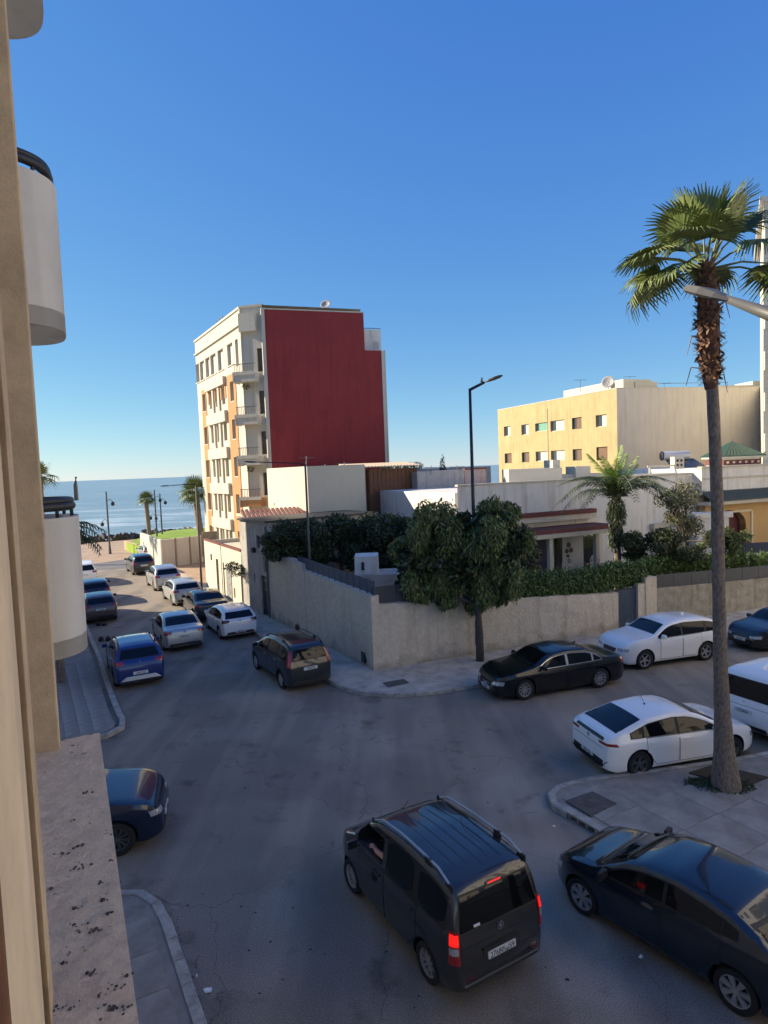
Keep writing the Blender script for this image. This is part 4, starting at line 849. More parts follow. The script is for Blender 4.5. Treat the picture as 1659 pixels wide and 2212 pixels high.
mb = MB(); mb.hexa([fv.p(-7, .02, 0), fv.p(fv.L, .02, 0), fv.p(fv.L, 2.6, 0), fv.p(-7, 2.6, 0), fv.p(-7, .02, .4), fv.p(fv.L, .02, .4), fv.p(fv.L, 2.6, .4), fv.p(-7, 2.6, .4)]); mb.build('terrace', PAVE, vl)
# ornate white garden chairs in the porch
def garden_chair(p, rz, lab):
    t = thing('garden_chair', lab, 'chair', p, rz, 'white garden chairs on the porch'); mb = MB(); n = 20
    for ring, w in ((.30, .022), (.2, .018), (.1, .018)):
        pts = [(ring*math.cos(6.283*k/n), -.22, .72+ring*1.15*math.sin(6.283*k/n)) for k in range(n+1)]; mb.tube(pts, w, 5)
    for k in range(8): a = 6.283*k/8; mb.tube([(.1*math.cos(a), -.22, .72+.115*math.sin(a)), (.3*math.cos(a), -.22, .72+.345*math.sin(a))], .016, 5)
    for s in (-1, 1): mb.tube([(s*.27, -.22, .6), (s*.3, .2, .62), (s*.3, .22, .4)], .02, 5)
    mb.build('backrest', PLASTW, t)
    mb = MB(); mb.prism([(.27*math.cos(6.283*k/14), .02+.24*math.sin(6.283*k/14)) for k in range(14)], .40, .44); mb.build('seat', PLASTW, t)
    for sx in (-1, 1):
        for sy in (-1, 1): mb = MB(); mb.tube([(sx*.2, .02+sy*.18, .41), (sx*.25, .02+sy*.22, 0)], .022, 6); mb.build('leg', PLASTW, t)
    return t
for x, lab in ((1207, 'left ornate white garden chair on the porch beside the column'), (1267, 'right ornate white garden chair on the porch by the dark window')):
    u = fv.hit(x, 1205)[0]; t = garden_chair(fv.p(u, 1.0, 1.0), math.atan2(fv.n.y, fv.n.x)-math.pi/2, lab); t.scale = (1.25, 1.25, 1.25)
    mb = MB(); q = fv.p(u, 1.0, 0); mb.box(-.5, .5, -.4, .5, .4, 1.0); o = mb.build('plinth', PAVE, vl); o.location = (q.x, q.y, 0); o.rotation_euler = (0, 0, math.atan2(fv.n.y, fv.n.x)-math.pi/2)
# roof clutter of the villa: white parapets, rail, pierced white chimney, solar heater
rc = thing('roof_parapet', 'sunlit white parapet walls and blocks on the villa roof left of the date palm', 'wall'); mb = MB()
Yr = 46.
for x0, x1, y0, y1 in ((240, 520, 590, 640), (470, 510, 540, 635), (590, 668, 575, 632), (520, 780, 618, 640)):
    a = A(*d2(x0, y0), Yr); b = A(*d2(x1, y1), Yr); mb.box(a.x, b.x, Yr-1.5, Yr+1, min(a.z, b.z)-1, max(a.z, b.z)+0); Yr += .37
mb.build('wall_section', LIT, rc)
ch = thing('pierced_chimney', 'white pierced block chimney on the villa roof beside the solar heater', 'chimney'); a = A(1457, 990, 43.5); b = A(1478, 1023, 43.5); w = b.x-a.x; mb = MB(); mb.box(a.x, b.x, 43.5, 43.5+w, b.z-.5, a.z+.1); mb.build('shaft', LIT, ch)
for k in range(3):
    for j in range(2): mb = MB(); x = a.x+w*(.22+.4*j); mb.box(x, x+.12, 43.45, 43.499, b.z+.2+k*.3, b.z+.36+k*.3); mb.build('vent_slot', BLACKP, ch)
rlz = thing('roof_rail', 'white horizontal rail on the villa roof left of the pierced chimney', 'railing'); a = A(1398, 1007, 43.6); b = A(1456, 1008, 43.6); mb = MB(); mb.box(a.x, b.x, 43.5, 43.6, a.z-.08, a.z+.03); mb.box(a.x+.1, a.x+.2, 43.5, 43.6, a.z-1, a.z-.08); mb.box(a.x-1.2, b.x, 43.45, 43.7, a.z-.62, a.z-.5); mb.build('rail', LIT, rlz)
sh = thing('solar_heater', 'solar water heater with metal tank on the villa roof', 'solar heater'); a = A(1430, 985, 47); b = A(1487, 983, 47); mb = MB(); mb.tube([(a.x, 47, a.z), (a.x+.12, 47, a.z), (b.x-.12, 47, a.z), (b.x, 47, a.z)], [.30, .33, .33, .30], 18); mb.build('tank', TANK, sh, smooth=True, angle=40)
mb = MB(); mb.tube([(a.x-.05, 47, a.z), (a.x+.02, 47, a.z)], .34, 18); mb.build('tank_cap', BLACKP, sh)
mb = MB(); z = a.z; mb.hexa([(a.x+.1, 45.2, z-1.25), (b.x+.9, 45.2, z-1.25), (b.x+.3, 46.9, z-.33), (a.x+.2, 46.9, z-.33), (a.x+.1, 45.2, z-1.15), (b.x+.9, 45.2, z-1.15), (b.x+.3, 46.9, z-.25), (a.x+.2, 46.9, z-.25)]); mb.build('collector', SOLAR, sh)
# arched gatehouse at the right with tiled canopy and pavilion
ah = thing('arched_house', 'white house with ochre arched doorway and green tile canopy at right', 'building')
fh = Fr(A(1516, 1060, 41.5)[:2], (A(1516, 1060, 41.5)+Vector((math.cos(R_(22)), math.sin(R_(22)), 0))*14)[:2])
zc0 = fh.hit(1640, 1077)[1]; zc1 = fh.hit(1640, 1054)[1]; zr = fh.hit(1600, 1008)[1]
mb = MB(); fh.box(mb, 0, fh.L, -9, 0, zc1-.2, zr); mb.build('wall', WHITE, ah)
mb = MB(); fh.box(mb, -.05, fh.L, -.3, .08, zr, zr+.12); fh.box(mb, -.04, fh.L, .002, .05, zr-.75, zr-.62); mb.build('cornice', CREAMW, ah)
for k in range(60):
    a = k*fh.L/60; mb = MB(); mb.hexa([fh.p(a+.01, .75, zc0+.05), fh.p(a+.2, .75, zc0+.05), fh.p(a+.2, .02, zc1-.08), fh.p(a+.01, .02, zc1-.08), fh.p(a+.05, .72, zc0+.16), fh.p(a+.16, .72, zc0+.16), fh.p(a+.16, .02, zc1+.02), fh.p(a+.05, .02, zc1+.02)])
    mb.build('roof_tile', GTILE2, ah)
mb = MB(); fh.box(mb, -.1, fh.L, -.3, .68, zc0-.16, zc0+.04); mb.build('eave', CREAMW, ah)
# arch wall
ac = fh.hit(1583, 1140); ru = (fh.hit(1611, 1150)[0]-fh.hit(1547, 1150)[0])/2; cu = (fh.hit(1611, 1150)[0]+fh.hit(1547, 1150)[0])/2-.15; zsp = fh.hit(1580, 1135)[1]; ztp = fh.hit(1585, 1101)[1]; ru = ru*1.12
mb = MB(); n = 20; zb0 = .1
top_ = zc0-.17; arcp = [(cu-ru, zb0), (cu-ru, zsp)]+[(cu-ru*math.cos(math.pi*k/n), zsp+(ztp-zsp)*math.sin(math.pi*k/n)) for k in range(1, n)]+[(cu+ru, zsp), (cu+ru, zb0)]
for (u0, z0), (u1, z1) in zip(arcp, arcp[1:]):
    mb.quad(fh.p(u0, 0, z0), fh.p(u1, 0, z1), fh.p(u1, -.5, z1), fh.p(u0, -.5, z0))
    if abs(u1-u0) > 1e-6: mb.quad(fh.p(u0, 0, z0), fh.p(u1, 0, z1), fh.p(u1, 0, top_), fh.p(u0, 0, top_))
fh.box(mb, .3, cu-ru, -.5, 0, 0, top_); fh.box(mb, cu+ru, fh.L, -.5, 0, 0, top_); mb.build('arch_wall', OCHRE, ah)
mb = MB(); fh.box(mb, cu-ru-.1, cu+ru+.1, -.6, -.48, 0, ztp+.1); mb.build('arch_door', mat('burgundy_door', (.075, .012, .02), .6), ah)
mb = MB(); fh.box(mb, cu+ru+.45, cu+ru+.6, .003, .06, 1, top_-.5); fh.box(mb, cu-ru-.5, cu+ru+.6, .003, .06, top_-.62, top_-.5); mb.build('arch_trim', CREAM, ah)
a = A(1520, 1109, 39.6); b = A(1584, 1117, 39.6); mb = MB(); mb.box(a.x-.5, b.x, 39.6, 40.8, b.z, a.z); mb.box(a.x-.4, b.x-.22, 39.7, 40.7, 0, b.z-.001); tag(mb.build('white_pier', WHITE), 'white pier with flat cap in front of the arched doorway', 'pier')
mb = MB(); a = A(1598, 1178, 38); mb.box(a.x-.6, a.x+6, 38, 38.12, a.z-.5, a.z+.12); mb.box(a.x-.5, a.x+6, 37.96, 38.14, a.z-.7, a.z-.5, 1); tag(mb.build('blue_screen', [BLUED, PLASTW]), 'low navy blue screen with white rail below the arch', 'screen')
pv_ = thing('roof_pavilion', 'small roof pavilion with green pyramid roof and dark red frieze', 'pavilion')
cpx = A(1603, 985, 50); cx, cy = cpx.x, 51.4; zb = A(1600, 986, 50).z; za = A(1590, 955, 51.4).z; w = 1.62; 
def oct_(w): return [(cx-w, cy-w), (cx+w, cy-w), (cx+w, cy+w), (cx-w, cy+w)]
mb = MB(); mb.prism(oct_(w*.86), zb-2.5, zb-.05); mb.build('wall', CREAM, pv_); mb = MB(); mb.prism(oct_(w*.89), zb-.62, zb-.24); mb.build('frieze', TERRA, pv_)
mb = MB(); mb.prism(oct_(w*1.02), zb-.12, zb+.02); mb.build('eave', CREAMW, pv_)
for k in range(6): mb = MB(); x = cx-w*.75+k*w*.29; mb.box(x, x+.16, cy-w*.93, cy-w*.892, zb-.5, zb-.34); mb.build('frieze_tile', CREAM, pv_)
nt_ = 11
for side in range(4):
    for k in range(nt_):
        t0, t1 = k/nt_, (k+1)/nt_-.015; w1 = w*1.05; a = Vector((-w1+2*w1*t0, -w1)); b = Vector((-w1+2*w1*t1, -w1)); ap0 = Vector(((2*t0-1)*.04, -.04)); ap1 = Vector(((2*t1-1)*.04, -.04))
        R2 = Matrix.Rotation(side*math.pi/2, 2); pts = [R2 @ v for v in (a, b, ap1, ap0)]; mb = MB(); zz_ = [zb+.02, zb+.02, za, za]
        mb.hexa([(cx+p.x, cy+p.y, z) for p, z in zip(pts, zz_)]+[(cx+p.x, cy+p.y, z+.07) for p, z in zip(pts, zz_)]); mb.build('roof_tile', GTILE, pv_)
mb = MB(); mb.tube([(cx, cy, za), (cx, cy, za+.35)], [.03, .01], 6); mb.build('finial', METALG, pv_)
wb = thing('flat_roof_wing', 'flat white roof wing between solar heater and pavilion', 'building'); a = A(1478, 1012, 47.5); b = A(1659, 1001, 47.5); mb = MB(); mb.box(a.x, b.x+3, 47.5, 56, 0, (a.z+b.z)/2-.1); mb.build('wall', CREAM, wb)
# small white garden kiosk among the dark trees
kk = thing('garden_kiosk', 'slim white garden kiosk with dark slot between the dark trees', 'kiosk'); a = A(767, 1242, 28.6); b = A(818, 1242, 28.6); mb = MB(); mb.box(a.x, b.x, 28.6, 29.9, 0, 3.95); mb.build('wall', WHITE, kk); mb = MB(); mb.box(a.x+.3, a.x+.42, 28.55, 28.598, a.z+.2, 3.7); mb.build('slot', BLACKP, kk)
mb = MB(); mb.box(a.x-.05, b.x+.9, 28.3, 30, -.05, a.z+.02); mb.build('base', PAVE, kk)
# ================================================================ VEGETATION
def blade_fan(name, n=30, R=1.0, spread=150, m=PALML, seed=0, droop=.5):
    """fan leaf in local coords: petiole tip at origin, fan opens towards +X, face up +Z"""
    rg = random.Random(seed); mb = MB()
    for k in range(n):
        a = R_(-spread+2*spread*k/(n-1)); L = R*(1-.18*abs(a)/R_(spread))*rg.uniform(.9, 1.05); d = Vector((math.cos(a), math.sin(a), 0)); s = Vector((-d.y, d.x, 0))
        w = R*.038; fold = .25*w; prev = None; seg = 4
        dr = droop*rg.uniform(.7, 1.4)
        for i in range(seg+1):
            t = i/seg; z = .22*R*t*(1-abs(a)/R_(spread)*.4)-dr*R*max(0, t-.5)**2*2.2; q = d*(L*t*(1-.12*dr*max(0, t-.5)))+Vector((0, 0, z)); ww = w*(.5+1.6*t if t < .5 else 1.3*(1-(t-.5)*1.75))
            l, c, r = q-s*ww+Vector((0, 0, fold)), q, q+s*ww+Vector((0, 0, fold))
            if prev: mb.quad(prev[0], prev[1], c, l); mb.quad(prev[1], prev[2], r, c)
            prev = (l, c, r)
    me = mb.build(name, m, None, fix=False); return me
def fan_palm(loc, H, r0, r1, lab, nf=30, R=1.0, pet=.9, lean=(0, 0), boots=0, group=None, seed=1, seg=16, crownlist=None, bulge=True):
    rg = random.Random(seed); t = thing('fan_palm', lab, 'palm tree', loc, 0, group)
    pts, rad = [], []; n = 26
    for k in range(n+1):
        f = k/n; z = H*f; x = lean[0]*f+.03*math.sin(f*7+seed); y = lean[1]*f+.03*math.cos(f*6)
        r = r1+(r0-r1)*math.exp(-f*11)+.12*(r0-r1)*(1-f); r *= 1+(.03 if k % 2 else -.02)
        pts.append((x, y, z)); rad.append(r)
    mb = MB(); mb.tube(pts, rad, seg); mb.build('trunk', BARK, t, smooth=True, angle=60)
    def tp(z): f = z/H; return Vector((lean[0]*f, lean[1]*f, z))
    if boots:
        mb = MB(); z0 = H-boots
        for k in range(430):
            f = rg.random(); z = z0+boots*f; a = rg.uniform(0, 6.283); d = Vector((math.cos(a), math.sin(a), 0)); rr = .13+.13*math.sin(math.pi*min(1, .12+f*.95))
            b = tp(z)+d*rr*.75; L = rg.uniform(.12, .25); up = rg.uniform(.1, .9); e = b+d*L*.75+Vector((0, 0, L*(up if rg.random() < .6 else -up*.7))); s = Vector((-d.y, d.x, 0))*rg.uniform(.03, .06)
            mb.quad(b-s, b+s, e+s*.4, e-s*.4); mb.quad(b-s+Vector((0, 0, .03)), e-s*.4+Vector((0, 0, .02)), e+s*.4+Vector((0, 0, .02)), b+s+Vector((0, 0, .03)))
        mb.tube([tp(z0-.1), tp(z0+.5*boots*.3), tp(z0+.55*boots), tp(H-.25), tp(H+.12)], [.13, .20, .23, .19, .11], 14)
        o = mb.build('dead_boots', BOOT, t); o['kind'] = 'stuff'
        for k in range(4):
            a = rg.uniform(2.2, 7); d = Vector((math.cos(a), math.sin(a)*.5, 0)); z = z0+boots*rg.uniform(0, .8); b = tp(z)+d*r1*1.2; mb = MB(); mb.tube([b, b+d*.3+Vector((0, 0, .05)), b+d*.42+Vector((0, 0, -.35))], [.018, .014, .006], 5); mb.build('dead_stalk', BOOT, t)
    srcs = [blade_fan('fan_leaf', 38 if seg > 12 else 16, R, sp, PALML, seed*10+i, dr) for i, (sp, dr) in enumerate(((115, .35), (125, .8), (100, .15)))]
    cw = crownlist or []
    if not cw:
        for k in range(nf):
            el = R_(80-115*(k/nf)**1.1)+rg.uniform(-.08, .08); az = k*2.39996+rg.uniform(-.2, .2); cw.append((el, az, pet*rg.uniform(.85, 1.1), 1))
    used = set()
    for k, (el, az, pl, sc) in enumerate(cw):
        d = Vector((math.cos(el)*math.cos(az), math.cos(el)*math.sin(az), math.sin(el))); top = tp(H); b = top+Vector((math.cos(az), math.sin(az), 0))*r1*.5
        e = b+d*pl+Vector((0, 0, -.12*pl*math.cos(el))); mid = b.lerp(e, .5)+Vector((0, 0, .07*pl)); mb = MB(); mb.tube([b, mid, e], [.035, .022, .014], 6); pt = mb.build('petiole', PALMP, t)
        i = 0 if el > R_(35) else (1 if el < R_(0) else rg.choice((0, 1)))
        if el > R_(65): i = 2
        dirv = (e-mid).normalized()
        if el < R_(40): dirv = (dirv+Vector((0, 0, -.45))).normalized()
        x = dirv; s = Vector((-math.sin(az), math.cos(az), 0)); zv = x.cross(s).normalized(); s = zv.cross(x)
        if zv.z < 0: zv = -zv; s = -s
        Mx = Matrix((x, s, zv)).transposed().to_4x4(); Mx.translation = e
        if i not in used: o = srcs[i]; used.add(i)
        else: o = inst(srcs[i])
        o.parent = pt; o.matrix_local = Mx @ Matrix.Scale(sc*rg.uniform(.9, 1.08), 4) @ Matrix.Rotation(rg.uniform(-.35, .35), 4, 'X')
    for i in range(3):
        if i not in used: bpy.data.objects.remove(srcs[i])
    return t
PB = G(1570, 1700, .12); PT = A(1521, 582, PB.y)
H = PT.z-.1; lean = (PT.x-PB.x, -.1)
crown = []
# fronds as the photograph shows them: (elevation, azimuth, petiole, size); azimuth 180 = left in the picture, 0 = right
for el, az, pl, sc in ((86, 90, .95, 1.02), (70, 170, 1.0, 1.0), (66, 10, 1.1, 1.05), (52, 200, .95, 1.0), (58, 300, .95, 1.0), (48, 20, 1.25, 1.05), (45, 95, 1.0, 1), (40, 250, .85, .95), (30, 330, .95, .9), (20, 185, 1.2, 1.0), (6, 178, 1.0, .95), (2, 205, .85, .95), (28, 155, 1.15, .9), (10, 2, 1.5, 1.05), (-2, 350, 1.25, .95), (16, 60, 1.1, .9), (12, 120, 1.1, .9), (-8, 160, 1.1, .85), (36, 225, 1.0, .9), (75, 330, 1.0, .95), ):
    crown.append((R_(el), R_(az), pl, sc))
p1 = fan_palm(PB-Vector((0, 0, .05)), H, .32, .120, 'tall fan palm with shaggy upper trunk on the pavement at right', R=.92, lean=lean, boots=2.5, crownlist=crown, seed=3)
# palm root mound, weeds in the pit
o = leaves('pit_weeds', [(PB.x, PB.y+.1, .12, .75, .45, .07), (PB.x-.5, PB.y+.25, .12, .4, .25, .06)], 2200, .09, LEAFD, None, seed=21, shell=.2, kind='stuff')
# far palms by the sea road
crS = None
a = G(323, 1176); a = Vector((-26.6, 73.0, 0)); tt = A(316, 1080, 73); fan_palm((a.x, a.y, .0), tt.z, .34, .24, 'palm with round crown on the lawn beside the sea road sign', nf=22, R=.72, pet=.5, lean=(tt.x-a.x, 0), seed=5, seg=8)
tt = A(428, 1065, 63); a = A(437, 1165, 63); fan_palm((a.x, a.y, 0), tt.z, .40, .32, 'large palm beside the street corner of the tall block', nf=24, R=1.15, pet=.8, lean=(tt.x-a.x-.25, 0), seed=6, seg=8)
# bare palm tip and spiky plant peeping from behind the near balconies
tt = A(92, 1025, 60); fan_palm((tt.x-.3, 60, 0), tt.z-.4, .3, .22, 'palm crown peeping out behind the window pier above the sea', nf=16, R=1.1, pet=.9, seed=8, seg=8)
sp = thing('spiky_palm', 'dark spiky fronds peeping from behind the lower balcony', 'palm tree', (0, 0, 0)); q = A(168, 1150, 24)
mb = MB(); mb.tube([(q.x-1.2, 24.4, 0), (q.x-1.2, 24.4, q.z-.2)], .15, 8); mb.build('trunk', BARK, sp)

def pinnate(name, L, m, nl=34, lw=.55, seed=0, arch=.5):
    """feather frond from origin towards +X, arching down"""
    rg = random.Random(seed); mb = MB(); P = []
    for k in range(nl+1):
        t = k/nl; P.append(Vector((L*t*(1-.18*arch*t), 0, L*(.30*arch*math.sin(math.pi*min(1, t*.9))-arch*.55*t*t))))
    mb.tube(P[::3]+[P[-1]], [.03*(1-.8*i/(len(P[::3]))) for i in range(len(P[::3])+1)], 5, 1)
    for k in range(3, nl):
        t = k/nl; q = P[k]; tg = (P[k]-P[k-1]).normalized(); l = lw*math.sin(math.pi*(.12+.83*t))**.7
        for s in (-1, 1):
            for j in range(2):
                d = (tg*.55+Vector((0, s, 0))*rg.uniform(.8, 1)+Vector((0, 0, rg.uniform(-.55, .1)))).normalized(); e = q+d*l*rg.uniform(.8, 1.1)-Vector((0, 0, l*.25)); mid = q+d*l*.5; w = tg*.022
                mb.quad(q-w*.5, q+w*.5, mid+w, mid-w); mb.quad(mid-w, mid+w, e+w*.15, e-w*.15)
    return mb.build(name, [m, PALMP], None, fix=False)
for k, (el, az) in enumerate(((5, -6), (-8, -2), (12, 4), (-16, 3))):
    o = pinnate('frond', 1.5, LEAFD, seed=k, nl=18, lw=.3); o.parent = sp; o.location = (q.x-1.0, 24.3, q.z); o.scale = (1.35,)*3; o.rotation_euler = (0, R_(-el), R_(az))
# feather palm in the villa garden
fp_ = thing('feather_palm', 'feather palm with drooping dark fronds and bright new crown before the villa', 'palm tree', (0, 0, 0))
ct = A(1331, 1085, 33.2); bx = A(1333, 1225, 33.2); mb = MB(); mb.tube([(bx.x, 33.2, 0), (bx.x+.05, 33.2, 2), (ct.x, 33.2, ct.z-.3), (ct.x, 33.2, ct.z+.5)], [.22, .18, .15, .12], 10); mb.build('trunk', BARK, fp_, smooth=True)
FD_ = [pinnate('frond', 3.7, LEAFD, seed=i, arch=a_) for i, a_ in enumerate((.75, .95))]; FB_ = [pinnate('frond', 2.7, LEAFSUN, seed=5+i, arch=a_, lw=.5) for i, a_ in enumerate((.15, .3))]  # lower fronds coloured dark as if shaded, crown fronds coloured sunlit green
first = set()
def put(src, el, az, z=.2, sc=1):
    o = src if src.name not in first else inst(src); first.add(src.name); o.parent = fp_; o.location = (ct.x, 33.2, ct.z+z); o.rotation_euler = (0, -R_(el), R_(az)); o.scale = (sc,)*3
for k, (el, az) in enumerate(((38, 180), (30, 200), (42, 170), (25, 0), (34, -18), (20, 160), (22, 25), (30, 230), (26, 300), (30, 265), (12, 190), (10, -5), (35, 100), (32, 60), (15, 215), (12, -30))): put(FD_[k % 2], el, az, 0, random.uniform(.85, 1.08))
for k, (el, az) in enumerate(((88, 0), (80, 180), (76, 20), (72, 200), (66, 340), (70, 120), (62, 170), (84, 260), (58, 0), (60, 240))): put(FB_[k % 2], el, az, .35, random.uniform(.7, 1.0))
leaves('base_leaves', [(ct.x, 33.2, ct.z-.6, .5, .5, .9), (ct.x, 33.2, ct.z-1.8, .45, .45, .9)], 2600, .3, LEAFD, fp_, seed=77, shell=.2, droop=.8, aspect=6)
# street tree at the wall
TB = G(1037, 1427, .12); st = thing('street_tree', 'dense dark green street tree with drooping leaves on the pavement before the wall', 'tree', (0, 0, 0))
mb = MB(); mb.tube([(TB.x, TB.y, 0), (TB.x+.02, TB.y, 1.2), (TB.x-.03, TB.y+.05, 2.4), (TB.x, TB.y+.2, 3.4)], [.17, .14, .14, .10], 12)
for d in ((-1.6, .3, 1.3), (1.0, .2, 2), (-.6, .8, 2.2), (-2.6, 0, .8), (.3, -.3, 1.6)): mb.tube([(TB.x-.02, TB.y+.05, 2.3), (TB.x+d[0]*.5, TB.y+d[1]*.5, 2.5+d[2]*.55), (TB.x+d[0], TB.y+d[1], 2.5+d[2])], [.09, .06, .03], 7)
mb.build('trunk', BARK2, st, smooth=True)
cl = []
for x, y, r, rz in ((905, 1220, 1.15, 1.2), (880, 1265, .75, .75), (950, 1160, 1.2, 1.2), (1000, 1230, 1.2, 1.1), (1030, 1270, 1.0, .8), (1060, 1140, 1.1, 1.0), (1100, 1200, 1.0, 1.1), (1070, 1110, .6, .6), (1000, 1150, 1.3, 1.1), (1085, 1250, .9, .7), (950, 1265, .9, .7), (1125, 1160, .55, .7), (1110, 1105, .4, .45), (880, 1190, .7, .6), (905, 1290, .45, .3), (960, 1300, .5, .3), (1020, 1310, .5, .3), (1075, 1290, .5, .3)):
    p = A(x, y, TB.y+random.uniform(-.1, .9)); cl.append((p.x, p.y, p.z, r, r*.9, rz))
rg_ = random.Random(8); sub_ = []
for c in cl:
    for k in range(5):
        v = Vector((rg_.gauss(0, 1), rg_.gauss(0, 1), rg_.gauss(-.25, 1))).normalized(); s = rg_.uniform(.30, .58); sub_.append((c[0]+v.x*c[3]*.78, c[1]+v.y*c[4]*.78, c[2]+v.z*c[5]*.78, c[3]*s, c[4]*s, c[5]*s*1.35))
leaves('crown', sub_, 56000, .17, LEAF, st, droop=.7, aspect=3.4, seed=2, shell=.35)
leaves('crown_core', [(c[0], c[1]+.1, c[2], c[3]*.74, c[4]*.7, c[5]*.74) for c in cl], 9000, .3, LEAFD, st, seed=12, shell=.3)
# ivy hedge over the front wall and behind the screen
def strip_cluster(pts, Y0, Y1, n=1.0):
    out = []
    for i in range(len(pts)-1):
        (x0, t0, b0), (x1, t1, b1) = pts[i], pts[i+1]
        for k in range(4):
            f = k/4; x = x0+(x1-x0)*f; Y = Y0+(Y1-Y0)*(x-pts[0][0])/(pts[-1][0]-pts[0][0]); a = A(x, t0+(t1-t0)*f, Y); b = A(x, b0+(b1-b0)*f, Y); out.append((a.x, a.y, (a.z+b.z)/2, .42, .42, (a.z-b.z)/2))
    return out
iv = thing('ivy_hedge', 'thick dark ivy hedge hanging over the stone wall left of the gate', 'hedge', (0, 0, 0))
leaves('ivy_leaves', strip_cluster([(1118, 1232, 1298), (1160, 1228, 1306), (1220, 1228, 1300), (1280, 1222, 1290), (1330, 1208, 1272), (1394, 1208, 1268)], 27.2, 29.9), 30000, .12, IVY, iv, seed=31, droop=.25, shell=.5)
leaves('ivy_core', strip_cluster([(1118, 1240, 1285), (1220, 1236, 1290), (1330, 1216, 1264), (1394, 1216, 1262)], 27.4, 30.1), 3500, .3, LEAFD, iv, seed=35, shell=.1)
hd = thing('clipped_hedge', 'long clipped green hedge behind the dark metal screen', 'hedge', (0, 0, 0))
leaves('hedge_leaves', strip_cluster([(1395, 1200, 1250), (1450, 1195, 1245), (1520, 1193, 1240), (1600, 1190, 1236), (1700, 1190, 1232)], 31.2, 36.5), 22000, .12, IVY, hd, seed=32, shell=.5)
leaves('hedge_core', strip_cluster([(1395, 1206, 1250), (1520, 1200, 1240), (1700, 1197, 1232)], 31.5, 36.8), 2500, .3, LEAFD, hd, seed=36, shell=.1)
# dark garden trees and shrubs behind the left wall
def tree(x, yb, yt, Y, r, lab, m, n, size, seed, trunk=True, nb=15, group=None, name='garden_tree'):
    rg = random.Random(seed); a = A(x, yt, Y); b = A(x, yb, Y); t = thing(name, lab, 'tree' if name != 'shrub' else 'shrub', (0, 0, 0), 0, group); zt, zb = a.z, b.z; h = zt-zb
    mb = MB(); mb.tube([(a.x, Y, 0), (a.x+.1, Y, zb+h*.3), (a.x, Y, zb+h*.7)], [.14, .10, .05], 8)
    cs = []
    for k in range(nb):
        an = rg.uniform(0, 6.283); d = rg.uniform(.1, .95)*r; z = zb+h*rg.uniform(.25, .8); q = (a.x+math.cos(an)*d, Y+math.sin(an)*d*.8, z); s = rg.uniform(.2, .42)*r; cs.append((*q, s, s, s*.85)); mb.tube([(a.x, Y, zb+h*.25), q], [.06, .02], 5)
    cs.append((a.x, Y, zt-h*.22, r*.5, r*.5, h*.22))
    mb.build('trunk', BARK2, t); leaves('crown', cs, n, size, m, t, seed=seed, shell=.35)
    return t
tree(612, 1225, 1120, 32.5, 1.3, 'dark bushy tree over the end of the stone wall beside the shaded house', LEAFD, 9000, .16, 41)
tree(665, 1250, 1118, 33.0, 1.7, 'dark garden tree behind the left part of the railing', LEAFD, 12000, .17, 42)
tree(728, 1250, 1108, 33.5, 1.9, 'dark garden tree left of the white kiosk', LEAFD, 14000, .18, 43)
tree(845, 1270, 1108, 32.0, 1.9, 'dark garden tree right of the white kiosk', LEAFD, 14000, .18, 44)
tree(800, 1250, 1106, 35.0, 1.9, 'dark garden tree behind the white kiosk', LEAFD, 12000, .18, 45)
tree(925, 1210, 1104, 31.0, 1.7, 'green garden tree rising behind the street tree', LEAF, 12000, .16, 46)
tree(1480, 1215, 1030, 33.8, 1.75, 'thin olive brown tree right of the feather palm', LEAFO, 5200, .13, 47, nb=10)
tree(1440, 1225, 1140, 32.3, 1.6, 'dark round shrub below the thin olive tree', LEAFD, 9000, .14, 48, name='shrub')
tree(1370, 1225, 1145, 32.6, .9, 'dark shrub at the foot of the feather palm', LEAFD, 5000, .14, 49, name='shrub')
tree(1560, 1200, 1135, 34.5, 1.2, 'dark shrub in front of the white pier by the arch', LEAF, 6000, .14, 50, name='shrub')
tree(1135, 1250, 1170, 28.6, .6, 'low loose shrub left of the porch column', LEAFO, 2500, .13, 51, name='shrub')
# lawn, rocks by the sea
mb = MB(); gp = [G(277, 1172, .9), G(437, 1160, .9)]
def lawn():
    pts = [A(272, 1168, 70), A(300, 1180, 65.2), A(330, 1186, 63.5), A(460, 1180, 66), A(470, 1150, 86), A(430, 1150, 86), A(370, 1150, 84), A(320, 1156, 78)]
    mb = MB(); P = [(p.x, p.y) for p in pts]; c = (sum(p[0] for p in P)/len(P), sum(p[1] for p in P)/len(P))
    mb.prism(P, 0, .9); mb.m = [0]*len(mb.m); o = mb.build('lawn_mound', GRASS); o['kind'] = 'structure'
lawn()
mb = MB(); a = G(272, 1186, 0); f9 = Fr(A(271, 1180, 71.5)[:2], A(330, 1190, 63)[:2]); f9.box(mb, 0, f9.L, .0, .12, 0, .98); tag(mb.build('lawn_kerb_wall', mat('pink_kerb', (.50, .33, .23), .9, var=.1)), 'low pinkish wall edging the lawn by the sea road', 'wall')
rg = np.random.default_rng(5); mb = MB()
